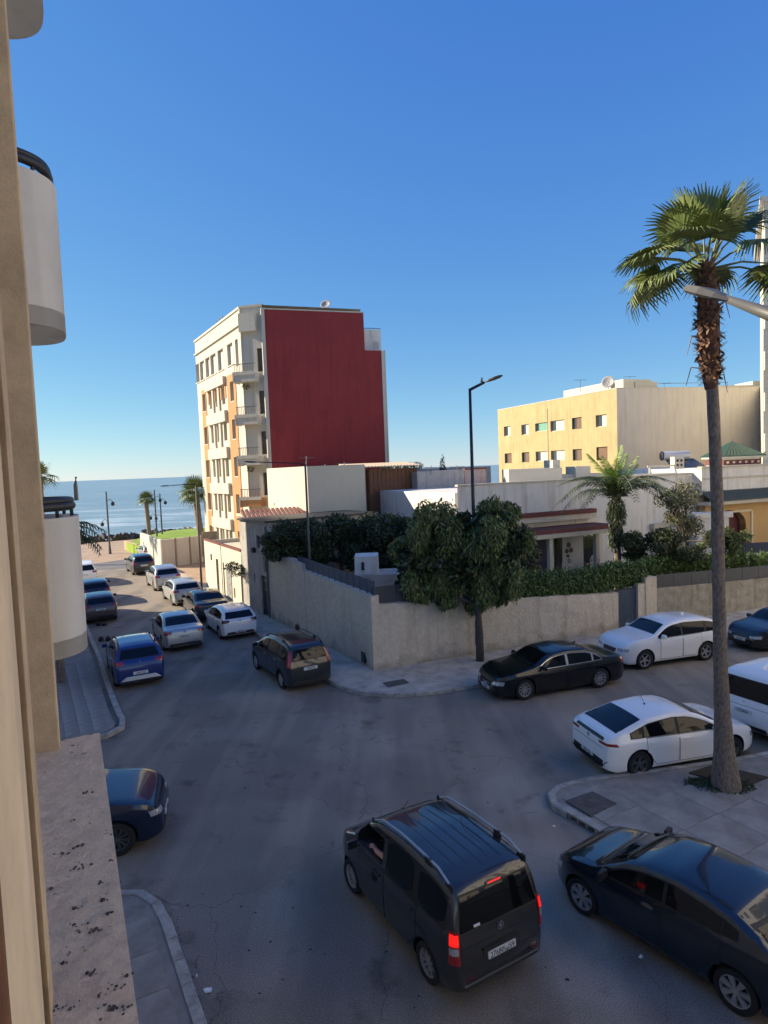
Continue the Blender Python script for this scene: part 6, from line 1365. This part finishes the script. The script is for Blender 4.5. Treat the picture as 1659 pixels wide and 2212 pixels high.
        if grille == 'big':
            for (ya, za, yb, zb) in ((-gw, zg1, -gw*.8, zg1-gh), (gw, zg1, gw*.8, zg1-gh), (-gw*.8, zg1-gh, gw*.8, zg1-gh)):
                dy, dz = (.014, 0) if abs(za-zb) > .05 else (0, .012); quad_patch(bvh, [(L/2, ya-dy, za-dz), (L/2, yb-dy, zb-dz), (L/2, yb+dy, zb+dz), (L/2, ya+dy, za+dz)], (-1, 0, -.15), .02, CHROME, 'grille_frame', fc, 6, 1)
            for k in range(4):
                yc = -.105+.07*k; h, _, _, _ = bvh.ray_cast(Vector((L/2+1, yc, zg1-.12)), Vector((-1, 0, 0))); m2 = MB()
                m2.tube([(h.x+.02, yc+.042*math.cos(6.283*i/14), zg1-.12+.042*math.sin(6.283*i/14)) for i in range(15)], .006, 5); m2.build('emblem', CHROME, fc)
        quad_patch(bvh, [(L/2, -.62*W/1.8, clr+.10), (L/2, .62*W/1.8, clr+.10), (L/2, .55*W/1.8, clr+.20), (L/2, -.55*W/1.8, clr+.20)], (-1, 0, 0), .008, BLACKP, 'lower_intake', t, 8, 2)
        zf = clr+.30 if grille != 'big' else zg1-.24; h, _, _, _ = bvh.ray_cast(Vector((L/2+1, 0, zf)), Vector((-1, 0, 0))); mb = MB(); mb.box(h.x-.02, h.x+.026, -.26, .26, zf-.055, zf+.055); pf = mb.build('front_plate', PLATE, t)
        if lod <= 1: text_mesh('plate_text', opts.get('fplate', '18364|6') if opts else '18364|6', .11, INK, pf, Matrix.Translation((h.x+.028, 0, zf)) @ Matrix.Rotation(R_(90), 4, 'Z') @ Matrix.Rotation(R_(90), 4, 'X'), sx=.8)
    # bonnet seam lines, cowl
    if lod <= 1 or wh[0] == 'f':
        for s in (-1, 1): quad_patch(bvh, [(cow+.02, s*(wbelt-.09)-.004, 0), (L/2-.22, s*(wbelt-.25)-.004, 0), (L/2-.22, s*(wbelt-.25)+.004, 0), (cow+.02, s*(wbelt-.09)+.004, 0)], (0, 0, -1), .002, BLACKP, 'bonnet_seam', t, 8, 1)
    # wheels
    ty, rm = wheel_src(R, .21, style, rimm)
    for axx in (p['xf'], p['xr']):
        for s in (-1, 1):
            w_ = bpy.data.objects.new('wheel', None); C.objects.link(w_); w_.parent = t; w_.location = (axx, s*(W/2-.125), R); w_.rotation_euler = (0, random.uniform(0, 6), 0 if s > 0 else math.pi); w_.empty_display_size = .1
            inst(ty, w_); inst(rm, w_)
    # underside
    mb = MB(); mb.box(-L/2+.25, L/2-.3, -W/2+.25, W/2-.25, clr-.06, clr+.05); mb.build('underbody', BLACKP, t)
    if opts and opts.get('aerial'):
        x = opts['aerial']; mb = MB(); mb.tube([(x, 0, zt(x)-.01), (x-.02, 0, zt(x)+.02)], .025, 8); mb.tube([(x, 0, zt(x)), (x+opts.get('ald', -.16), 0, zt(x)+.26)], .005, 5); mb.build('aerial', BLACKP, t)
    if opts and opts.get('shark'):
        x = opts['shark']; mb = MB(); mb.hexa([(x-.09, -.03, zt(x)-.01), (x+.09, -.02, zt(x)-.01), (x+.09, .02, zt(x)-.01), (x-.09, .03, zt(x)-.01), (x-.10, -.008, zt(x)+.07), (x-.06, -.008, zt(x)+.06), (x-.06, .008, zt(x)+.06), (x-.10, .008, zt(x)+.07)]); mb.build('aerial', col, t)
    return t, bvh, p, zt, belt
P_GREY = paint('graphite_paint', (.040, .040, .041), .4, .26); P_NAVY = paint('dark_navy_paint', (.014, .022, .034), .35, .22)
P_WHITE = paint('white_paint', (.88, .87, .85)); P_BLACK = paint('black_paint', (.005, .006, .007), 0, .25, .55); P_SILV = paint('silver_paint', (.45, .45, .45), .55, .32)
P_BLUE = paint('deep_blue_paint', (.012, .03, .16), .3, .28); P_DKG = paint('dark_grey_paint', (.03, .036, .04), .4, .3); P_BROWN = paint('mauve_brown_paint', (.10, .07, .075), .4, .35)
P_CHAR = paint('charcoal_paint', (.018, .022, .027), .3, .3); P_SGR = paint('light_grey_paint', (.42, .45, .46), .3, .35); P_NVB = paint('midnight_blue_paint', (.007, .014, .042), .2, .25, .7)

# 1. the graphite van in the crossing, brake lights on
xo = G(925, 2120)
van, vb_, vp, vzt, vbelt = make_car('boxvan', 3.97, 1.77, 1.80, P_GREY, 'dark graphite compact van braking in the middle of the crossing, driver window open', xo, 'rl', 120, R=.30, style='nine', rimm=ALLOY, plate='27680|\u0648|59', lod=0, tail='tall', brake=True, roofrail=GALV, name='compact_van', cat='van', clr=.2, tum=.18, cab=(.08, .98, 1.14, 1.56), opts=dict(wb=2.51, platez=.66, aerial=.75, ald=-.22, fplate='27680|59'))
B = van
# roof ribs, high brake light, black handles, tailgate strip
for y in (-.38, -.19, 0, .19, .38): quad_patch(vb_, [(-1.55, y-.012, 0), (.35, y-.012, 0), (.35, y+.012, 0), (-1.55, y+.012, 0)], (0, 0, -1), .008, P_GREY, 'roof_rib', van, 8, 1)
quad_patch(vb_, [(-2, -.13, 1.60), (-2, .13, 1.60), (-2, .13, 1.63), (-2, -.13, 1.63)], (1, 0, 0), .03, LAMPRD, 'high_brake_lamp', van, 6, 1)
for k in range(6): quad_patch(vb_, [(-2, -.12+.04*k, 1.605), (-2, -.10+.04*k, 1.605), (-2, -.10+.04*k, 1.625), (-2, -.12+.04*k, 1.625)], (1, 0, 0), .045, BRAKE, 'brake_diode', van, 1, 1)
quad_patch(vb_, [(-2, -.36, .76), (-2, .36, .76), (-2, .33, .80), (-2, -.33, .80)], (1, 0, 0), .03, BLACKP, 'tailgate_handle', van, 8, 1)
quad_patch(vb_, [(-2, -.70, .36), (-2, .70, .36), (-2, .70, .385), (-2, -.70, .385)], (1, 0, 0), .02, METALG, 'bumper_strip', van, 10, 1)
quad_patch(vb_, [(-2, .36, 1.145), (-2, .47, 1.145), (-2, .47, 1.18), (-2, .36, 1.18)], (1, 0, 0), .018, PLATE, 'window_sticker', van, 2, 1)
for s in (1,): 
    for x in (.24, .30): side_patch(vb_, [(x-.02, .80), (x+.02, .80)], [(x-.02, .96), (x+.02, .96)], s, .03, BLACKP, 'door_handle', van, 2, 4)
    side_patch(vb_, [(-1.30, .80), (-.75, .80)], [(-1.30, .815), (-.75, .815)], s, .012, BLACKP, 'slide_rail', van, 6, 1)
for s in (-1, 1):
    quad_patch(vb_, [(-2, s*.735-.007, .62), (-2, s*.735+.007, .62), (-2, s*.655+.007, 1.60), (-2, s*.655-.007, 1.60)], (1, 0, 0), .003, BLACKP, 'tailgate_seam', van, 1, 12, )
    quad_patch(vb_, [(-2, s*.60-.09, .42), (-2, s*.60+.05, .42), (-2, s*.60+.04, .47), (-2, s*.60-.09, .47)], (1, 0, 0), .008, LAMPRD, 'bumper_reflector', van, 2, 1)
quad_patch(vb_, [(-2, -.78, .595), (-2, .78, .595), (-2, .78, .61), (-2, -.78, .61)], (1, 0, 0), .003, BLACKP, 'bumper_seam', van, 12, 1)
quad_patch(vb_, [(-2, -.34, .585), (-2, .34, .585), (-2, .34, .735), (-2, -.34, .735)], (1, 0, 0), .003, BLACKP, 'plate_recess', van, 8, 2)
quad_patch(vb_, [(-2, -.05, 1.10), (-2, .42, 1.13), (-2, .42, 1.145), (-2, -.05, 1.12)], (1, 0, 0), .022, BLACKP, 'rear_wiper', van, 8, 1)
# 2. navy hatchback bottom right
make_car('slopehatch', 4.06, 1.73, 1.45, P_NAVY, 'dark navy hatchback parked along the pavement tip in the bottom right corner', G(1257, 1974), 'fl', 125.5, R=.31, style='cap7', rimm=ALLOY, lod=0, clr=.18, plate='41936|\u0623|6', opts=dict(wb=2.59, chromeh=True, blackmirror=True, nobump=True))
# 3. white fastback
fbt, fbb, fbp, fbz, fbl = make_car('fastback', 4.47, 1.82, 1.45, P_WHITE, 'white fastback parked beside the tall palm, seen from its rear corner', G(1382, 1678), 'rr', 14, R=.32, style='fivey', rimm=ALLOYD, lod=0, clr=.17, tail='wide', plate='70612|6', opts=dict(wb=2.70, aerial=-.55, ald=-.12, platez=.46))
quad_patch(fbb, [(-2.2, -.62, .93), (-2.2, .62, .93), (-2.2, .58, 1.0), (-2.2, -.58, 1.0)], (1, 0, 0), .010, CGLASS, 'lower_rear_window', fbt, 10, 2)
quad_patch(fbb, [(-2.2, -.66, .30), (-2.2, .66, .30), (-2.2, .80, .48), (-2.2, -.80, .48)], (1, 0, 0), .010, BLACKP, 'diffuser', fbt, 12, 3)
# 4. black saloon
make_car('sedan', 4.94, 1.88, 1.46, P_BLACK, 'black saloon with chrome window frame parked by the stone wall', G(1135, 1512), 'fl', 197.5, R=.345, style='ten', rimm=ALLOY, lod=0, clr=.16, grille='big', opts=dict(wb=2.92, chrome=True, shark=-.95, fplate='35170|6'))
# 5. white suv
make_car('suv', 4.64, 1.89, 1.68, P_WHITE, 'white crossover parked behind the black saloon in front of the blue gate', G(1394, 1446), 'fl', 196.5, R=.355, style='five', rimm=ALLOY, lod=1, clr=.22, opts=dict(wb=2.77, shark=-1.0))
# 6. dark saloon at the right edge
make_car('sedan', 4.7, 1.81, 1.46, paint('blue_black_paint', (.006, .008, .011), .1, .25, .6), 'dark blue black saloon cut by the right picture edge behind the palm', G(1676, 1408), 'fl', 198, R=.33, style='ten', lod=1, clr=.16, opts=dict(wb=2.84, chromeg=True))
# 7. white box van at the right edge
make_car('boxvan', 4.45, 1.83, 1.86, P_WHITE, 'white delivery van with tinted rear glass at the right picture edge', (10.05, 18.55), 'rl', 26, R=.32, style='cap7', lod=1, clr=.24, tum=.18, tail='tall', plate='53280|6', group=None, name='delivery_van', cat='van', opts=dict(platez=.80))
# 8. black seven seater
make_car('mpv', 4.50, 1.75, 1.68, P_CHAR, 'black people carrier with roof rails parked by the stone wall corner', G(608, 1487), 'rl', 119.5, R=.32, style='five', lod=0, clr=.2, clad=True, roofrail=BLACKP, tail='high', plate='19047|6', opts=dict(wb=2.81))
# 9-14 the row on the right side of the left street
make_car('hatch', 3.96, 1.74, 1.46, P_WHITE, 'white hatchback with dark tail lamps parked ahead of the black people carrier', G(475, 1380), 'rl', 118.5, R=.30, style='five', lod=1, plate='88 B 6', opts=dict(darktail=True, platez=.42))
make_car('sedan', 4.6, 1.80, 1.46, P_CHAR, 'dark green black saloon parked ahead of the white hatchback', G(420, 1341), 'rl', 117, R=.32, style='five', lod=2)
make_car('hatch', 4.2, 1.76, 1.48, P_SGR, 'pale grey hatchback parked fourth in the right hand row', G(372, 1308), 'rl', 119, R=.31, lod=2)
make_car('suv', 4.3, 1.8, 1.66, P_SILV, 'silver grey crossover parked beside the start of the dirt lot', G(333, 1276), 'rl', 119, R=.33, lod=2)
make_car('mpv', 4.2, 1.74, 1.62, P_DKG, 'dark car with pale roof parked at the corner of the lot wall', G(286, 1242), 'rl', 120, R=.31, lod=3)
make_car('hatch', 4.0, 1.7, 1.46, P_SILV, 'small light car just ahead at the lot wall near the no entry sign', G(309, 1211), 'rl', 121, R=.30, lod=3)
# 15 silver saloon driving, 16 blue suv
make_car('sedan', 4.50, 1.82, 1.46, P_SILV, 'silver saloon driving away in the left street beside the blue crossover', G(352, 1404), 'rl', 117, R=.32, style='five', lod=1, plate='60291|6', name='moving_car', opts=dict(wb=2.71))
make_car('suv', 4.32, 1.82, 1.62, P_BLUE, 'bright blue crossover with silver rear skid plate parked at the left kerb', G(248, 1482), 'rl', 117.5, R=.335, style='five', lod=1, clad=True, roofrail=METALG, plate='24415|6', opts=dict(wb=2.67, platez=.60, nobump=True))
bl = [o for o in C.objects if o.get('label', '').startswith('bright blue')][0]
# 17-19 left row
make_car('hatch', 4.0, 1.74, 1.50, P_BROWN, 'mauve brown hatchback parked in the sun edge on the left kerb', G(252, 1336), 'rr', 118, R=.30, lod=2, plate='7315|6')
make_car('hatch', 4.1, 1.76, 1.50, P_NAVY, 'dark car with pale blue roof reflections parked beyond the mauve hatchback', G(238, 1300), 'rr', 118, R=.30, lod=3)
make_car('mpv', 4.3, 1.8, 1.70, P_WHITE, 'white car parked furthest along the left kerb in the sun', G(209, 1260), 'rr', 118, R=.31, lod=3)
# 20 midnight blue suv coming out of the side street
make_car('suv', 4.49, 1.84, 1.65, P_NVB, 'midnight blue crossover nosing out of the side street behind the window ledge', G(256, 1850), 'fr', 13, R=.355, style='ten', rimm=ALLOYD, lod=0, clr=.2, name='moving_car', opts=dict(wb=2.68, chromeg=True))

# silver skid plate on the blue crossover
def skid():
    mb = MB(); L, W = 4.32, 1.82
    P = [(-L/2-.035, -.74), (-L/2-.045, .74)]
    mb.hexa([(-L/2-.05, -.72, .34), (-L/2-.05, .72, .34), (-L/2+.12, .78, .34), (-L/2+.12, -.78, .34), (-L/2-.03, -.5, .50), (-L/2-.03, .5, .50), (-L/2+.1, .55, .50), (-L/2+.1, -.55, .50)]); o = mb.build('skid_plate', ALLOY, bl); add_bevel(o, .02, 2)
skid()

# driver of the van: one continuous skinned figure, forearm on the window sill
def person_driver():
    t = thing('person', 'driver in a dark shirt with a bare arm at the open van window', 'person', van.location+Vector((0, 0, .13)), van.rotation_euler.z)
    V = [(.10, .34, .62), (.08, .34, .88), (.07, .34, 1.10), (.08, .34, 1.20), (.10, .34, 1.33),
         (.09, .52, 1.12), (.14, .72, 1.06), (.38, .76, 1.07), (.48, .74, 1.08),
         (.09, .17, 1.12), (.22, .12, .95), (.45, .2, 1.02), (.55, .22, 1.04)]
    E_ = [(0, 1), (1, 2), (2, 3), (3, 4), (2, 5), (5, 6), (6, 7), (7, 8), (2, 9), (9, 10), (10, 11), (11, 12)]
    Rr = [.15, .14, .12, .055, .105, .075, .058, .045, .04, .075, .058, .045, .04]
    me = bpy.data.meshes.new('body'); me.from_pydata(V, E_, []); o = bpy.data.objects.new('body', me); C.objects.link(o); o.parent = t
    o.modifiers.new('skin', 'SKIN'); sv = me.skin_vertices[0].data
    for i, r in enumerate(Rr): sv[i].radius = (r, r)
    sv[0].use_root = True; s = o.modifiers.new('sub', 'SUBSURF'); s.levels = 2; s.render_levels = 2; o.data.materials.append(SKIN)
    mb = MB(); mb.tube([(.11, .34, .6), (.09, .34, .85), (.08, .34, 1.10), (.08, .34, 1.19)], [.17, .165, .15, .07], 16); mb.tube([(.08, .45, 1.13), (.11, .56, 1.10)], [.10, .085], 12); mb.tube([(.08, .21, 1.12), (.14, .14, 1.03)], [.10, .085], 12); mb.build('shirt', CLOTH, t, smooth=True)
    mb = MB(); mb.tube([(.06, .34, 1.30), (.085, .34, 1.40), (.10, .34, 1.44)], [.105, .108, .06], 14); mb.build('hair', HAIR, t, smooth=True)
    # hand resting on the sill: palm and five fingers
    mb = MB(); h = Vector((.49, .74, 1.085)); mb.hexa([tuple(h+Vector(v)) for v in ((0, -.04, -.014), (.09, -.038, -.014), (.09, .038, -.014), (0, .04, -.014), (0, -.04, .014), (.09, -.038, .012), (.09, .038, .012), (0, .04, .014))])
    for k, l in enumerate((.07, .08, .075, .06)): y = -.03+k*.02; mb.tube([h+Vector((.085, y, 0)), h+Vector((.085+l*.55, y, -.003)), h+Vector((.085+l, y, -.022))], [.0095, .009, .0075], 7)
    mb.tube([h+Vector((.02, .035, 0)), h+Vector((.05, .06, -.002)), h+Vector((.075, .066, -.01))], [.012, .011, .009], 7); mb.build('hand', SKIN, t, smooth=True)
    o = thing('steering_wheel_prop', '', '', (0, 0, 0)); bpy.data.objects.remove(o)
    mb = MB(); n = 20; c = Vector((.72, .36, 1.14)); ax = Vector((.45, 0, 1)).normalized(); u = Vector((0, 1, 0)); w = ax.cross(u); mb.tube([c+(u*math.cos(6.283*k/n)+w*math.sin(6.283*k/n))*.17 for k in range(n+1)], .014, 6); mb.tube([c, c+Vector((.1, 0, -.25))], .03, 8); mb.build('steering_wheel', BLACKP, van)
    m2 = MB(); m2.box(-.10, .10, .14, .52, .7, 1.22); add_bevel(m2.build('seat', CLOTH, van), .04, 2)
person_driver()

# ================================================================ STREET LAMPS, SIGNS, SMALL THINGS
def lamp_head(p, d, L, W, m, parent, up=.14):
    """flat LED head from p along d"""
    d = Vector(d).normalized(); s = Vector((-d.y, d.x, 0)).normalized(); n = s.cross(d)*-1
    if n.z < 0: n = -n
    outl = [(0, .28), (.25, .75), (.55, 1), (.85, .85), (1, .25)]; mb = MB(); ring = []
    top = [p+d*(L*a)+n*(.5*up*(1-abs(a-.45))) for a, b in outl]
    for (a, b), tp in zip(outl, top):
        q = p+d*(L*a); w = W/2*b; ring.append([q-s*w-n*.01, q-s*w*.75+n*up*.42*(b), q+s*w*.75+n*up*.42*b, q+s*w-n*.01, q+s*w*.7-n*.05*b, q-s*w*.7-n*.05*b])
    for r0, r1 in zip(ring, ring[1:]):
        for j in range(6): mb.quad(r0[j], r0[(j+1) % 6], r1[(j+1) % 6], r1[j])
    for r in (ring[0], ring[-1]): i = len(mb.v); mb.v += [tuple(v) for v in r]; mb.f.append(tuple(range(i, i+6))); mb.m.append(0)
    return mb.build('lamp_head', m, parent)
# lamp beside the street tree
b = Vector((3.30, 26.1, 0)); tp = A(1015, 842, 26.1); sl_ = thing('street_lamp', 'tall dark street lamp rising from behind the street tree', 'street lamp', (0, 0, 0))
mb = MB(); mb.tube([(tp.x, b.y, 0), (tp.x, b.y, 3), (tp.x, b.y, tp.z+.05)], [.10, .085, .055], 12); mb.build('pole', METALD, sl_, smooth=True)
e = A(1046, 826, 25.9); mb = MB(); mb.tube([tp, e], [.06, .055], 8); mb.build('arm', METALD, sl_); h2 = A(1086, 811, 25.7); lamp_head(e, h2-e, (h2-e).length, .34, METALD, sl_)
c = A(1040, 820, 25.9); mb = MB(); mb.tube([c-Vector((0, 0, .1)), c+Vector((.02, 0, .08))], [.05, .03], 6); mb.build('light_sensor', METALD, sl_)
# lamp reaching in from the right picture edge
a = A(1568, 645, 9.3); z_ = A(1662, 678, 8.6); hd_ = A(1478, 622, 9.9); l2 = thing('street_lamp', 'grey street lamp arm and flat head reaching in from the right before the palm', 'street lamp', (0, 0, 0))
mb = MB(); dd = (z_-a).normalized(); mb.tube([a, z_, z_+dd*1.2], [.05, .085, .09], 10); mb.build('arm', LAMPH, l2, smooth=True)
lamp_head(a-dd*-.1, hd_-a, (hd_-a).length*1.08, .42, LAMPH, l2, up=.20)
q = z_+dd*1.15; mb = MB(); mb.tube([(q.x, q.y, 0), (q.x, q.y, q.z+.1)], [.11, .07], 12); mb.build('pole', LAMPH, l2, smooth=True)
q = a+(hd_-a)*.45; mb = MB(); d_ = (hd_-a).normalized(); s_ = Vector((-d_.y, d_.x, 0)).normalized(); n2 = s_.cross(d_); n2 = n2 if n2.z < 0 else -n2
mb.quad(q-d_*.2-s_*.09+n2*.055, q+d_*.2-s_*.09+n2*.055, q+d_*.2+s_*.09+n2*.055, q-d_*.2+s_*.09+n2*.055); mb.build('led_panel', mat('lamp_glass_pale', (.33, .35, .36), .3), l2)
# wall-side lamps with thin horizontal arm
def arm_lamp(base, ztop, arm, lab, r=.07, m=None):
    t = thing('street_lamp', lab, 'street lamp', (0, 0, 0)); mb = MB(); mb.tube([(base.x, base.y, 0), (base.x, base.y, ztop)], [r, r*.7], 10); mb.build('pole', m or METALG, t, smooth=True)
    mb = MB(); p = Vector((base.x, base.y, ztop)); e = p+Vector(arm); mb.tube([p-Vector((0, 0, .35)), p, p.lerp(e, .3)+Vector((0, 0, .03)), e], [r*.5, r*.5, r*.4, r*.35], 6); mb.build('arm', METALD, t)
    lamp_head(e, arm, .65, .2, METALD, t, up=.06); return t
b = G(676, 1366, .12); arm_lamp(b, A(660, 1003, b.y).z, (-2.1, -.4, .18), 'thin grey street lamp at the foot of the stone wall behind the people carrier', m=mat('pole_grey_brown', (.10, .095, .09), .7))
b = G(437, 1287, .1); arm_lamp(b, A(437, 1046, b.y).z, (-1.5, -.3, .0), 'brown street lamp pole in front of the cream house beside the dirt lot', .075, m=mat('pole_brown', (.13, .10, .075), .7))
# double lantern poles on the sea front
def lantern_pole(x, yb, yt, Y, lab):
    t = thing('lantern_pole', lab, 'street lamp', (0, 0, 0), 0, 'lantern poles along the sea road'); a = A(x, yt, Y); z0 = 0
    mb = MB(); mb.tube([(a.x, Y, z0), (a.x, Y, 1), (a.x, Y, a.z)], [.17, .1, .075], 8); mb.build('pole', mat('pole_blue_grey', (.07, .085, .10), .6), t)
    for s, f in ((1, .80), (-1, .48)):
        z = a.z*f; q = Vector((a.x+s*.62, Y, z)); mb = MB(); mb.tube([(a.x, Y, z+.3), (a.x+s*.35, Y, z+.55), (q.x, Y, z+.25)], .03, 5); mb.tube([q+Vector((0, 0, .25)), q+Vector((0, 0, .1)), q-Vector((0, 0, .12)), q-Vector((0, 0, .2))], [.05, .2, .18, .06], 8); mb.build('lantern', METALD, t)
lantern_pole(229, 1197, 1062, 67.5, 'lantern pole standing on the promenade edge left of the lawn'); lantern_pole(333, 1175, 1058, 76, 'lantern pole right behind the lawn palm'); lantern_pole(345, 1175, 1066, 79, 'furthest lantern pole on the lawn right of its twin')
# no entry sign
sg = thing('no_entry_sign', 'round red no entry sign on a post at the end of the lot wall', 'road sign', (0, 0, 0)); c = A(318, 1173, 62); mb = MB(); mb.tube([(c.x, 62, 0), (c.x, 62, c.z+.3)], .04, 6); mb.build('post', METALG, sg)
mb = MB(); mb.tube([(c.x, 61.93, c.z), (c.x, 61.90, c.z)], .34, 18); mb.build('disc', mat('sign_red', (.45, .03, .02), .5), sg); mb = MB(); mb.box(c.x-.24, c.x+.24, 61.86, 61.89, c.z-.06, c.z+.06); mb.build('white_bar', PAPER, sg)
# bin bag by the wall
q = G(652, 1363, .12); bb = thing('rubbish_bag', 'black rubbish bag with a white scrap on top at the foot of the stone wall', 'rubbish bag', q); bm = bmesh.new(); bmesh.ops.create_icosphere(bm, subdivisions=3, radius=.3)
for v in bm.verts: n = 1+.12*math.sin(9*v.co.x+3)*math.sin(8*v.co.y)+.07*math.sin(15*v.co.z+5*v.co.x); v.co *= n; v.co.z = max(v.co.z*.8, -.2)+.2; v.co.x *= 1.15
me = bpy.data.meshes.new('bag'); bm.to_mesh(me); bm.free(); me.materials.append(BLACKP); me.polygons.foreach_set('use_smooth', [True]*len(me.polygons)); o = bpy.data.objects.new('bag', me); C.objects.link(o); o.parent = bb
mb = MB(); mb.tube([(-.05, 0, .40), (-.07, 0, .52), (-.05, .02, .58)], [.03, .07, .03], 7); mb.build('white_scrap', PAPER, bb)
# kerbside stones left street
for i, (x, y, lab) in enumerate(((212, 1352, 'pair of dark stones on the road behind the mauve hatchback'), (218, 1385, 'row of dark stones at the kerb ahead of the blue crossover'))):
    q = G(x, y); mb = MB(); 
    for k in range(3 if i else 2):
        c = q+Vector((k*.33, random.uniform(-.06, .06), 0)); s = .13; n = 8
        mb.tube([c+Vector((0, 0, .0)), c+Vector((.01, 0, .12)), c+Vector((0, .02, .22))], [s, s*1.05, s*.5], 8)
    tag(mb.build('kerb_block', mat('dark_rock', (.035, .033, .03), .9)), lab, 'stones')
# litter
def litter(x, y, s, lab, n=5):
    q = G(x, y, .006); mb = MB(); an = random.uniform(0, 6)
    pts = [(q.x+s*math.cos(an+k*6.283/n)*random.uniform(.6, 1.1), q.y+s*.6*math.sin(an+k*6.283/n)*random.uniform(.6, 1.1)) for k in range(n)]; mb.prism(pts, .004, .006, zt=[random.uniform(.012, .05) for _ in pts]); tag(mb.build('paper_scrap', PAPER), lab, 'litter')
litter(449, 2140, .09, 'crumpled white paper on the road near the near left kerb'); litter(1384, 2068, .045, 'small white scrap on the road left of the navy hatchback', 4); litter(425, 2110, .02, 'tiny white fleck by the near left kerb', 4); litter(1196, 1786, .04, 'small white scrap on the road by the drain inlet', 4)
# road marks: faded short line, tar spots
mb = MB(); a, b = G(1125, 1760), G(1163, 1753); n = Vector((-(b-a).y, (b-a).x, 0)).normalized()*.03; mb.quad(a-n+Vector((0, 0, .004)), b-n+Vector((0, 0, .004)), b+n+Vector((0, 0, .004)), a+n+Vector((0, 0, .004))); struct(mb.build('road_marking', mat('faded_road_paint', (.22, .22, .22), .9), None))
mb = MB(); a, b = G(495, 1655), G(590, 1645)
mb = MB()
for k in range(60):
    q = G(random.uniform(380, 1250), random.uniform(1480, 2180), .003); s = random.uniform(.012, .045); n = 6; ph = random.random()*6; mb.v += [(q.x+s*math.cos(ph+6.283*j/n)*random.uniform(.5, 1.1), q.y+s*math.sin(ph+6.283*j/n)*random.uniform(.5, 1.1), .004) for j in range(n)]; mb.f.append(tuple(range(len(mb.v)-n, len(mb.v)))); mb.m.append(0)
o = mb.build('tar_spots', mat('tar', (.02, .02, .022), .7)); o['kind'] = 'stuff'
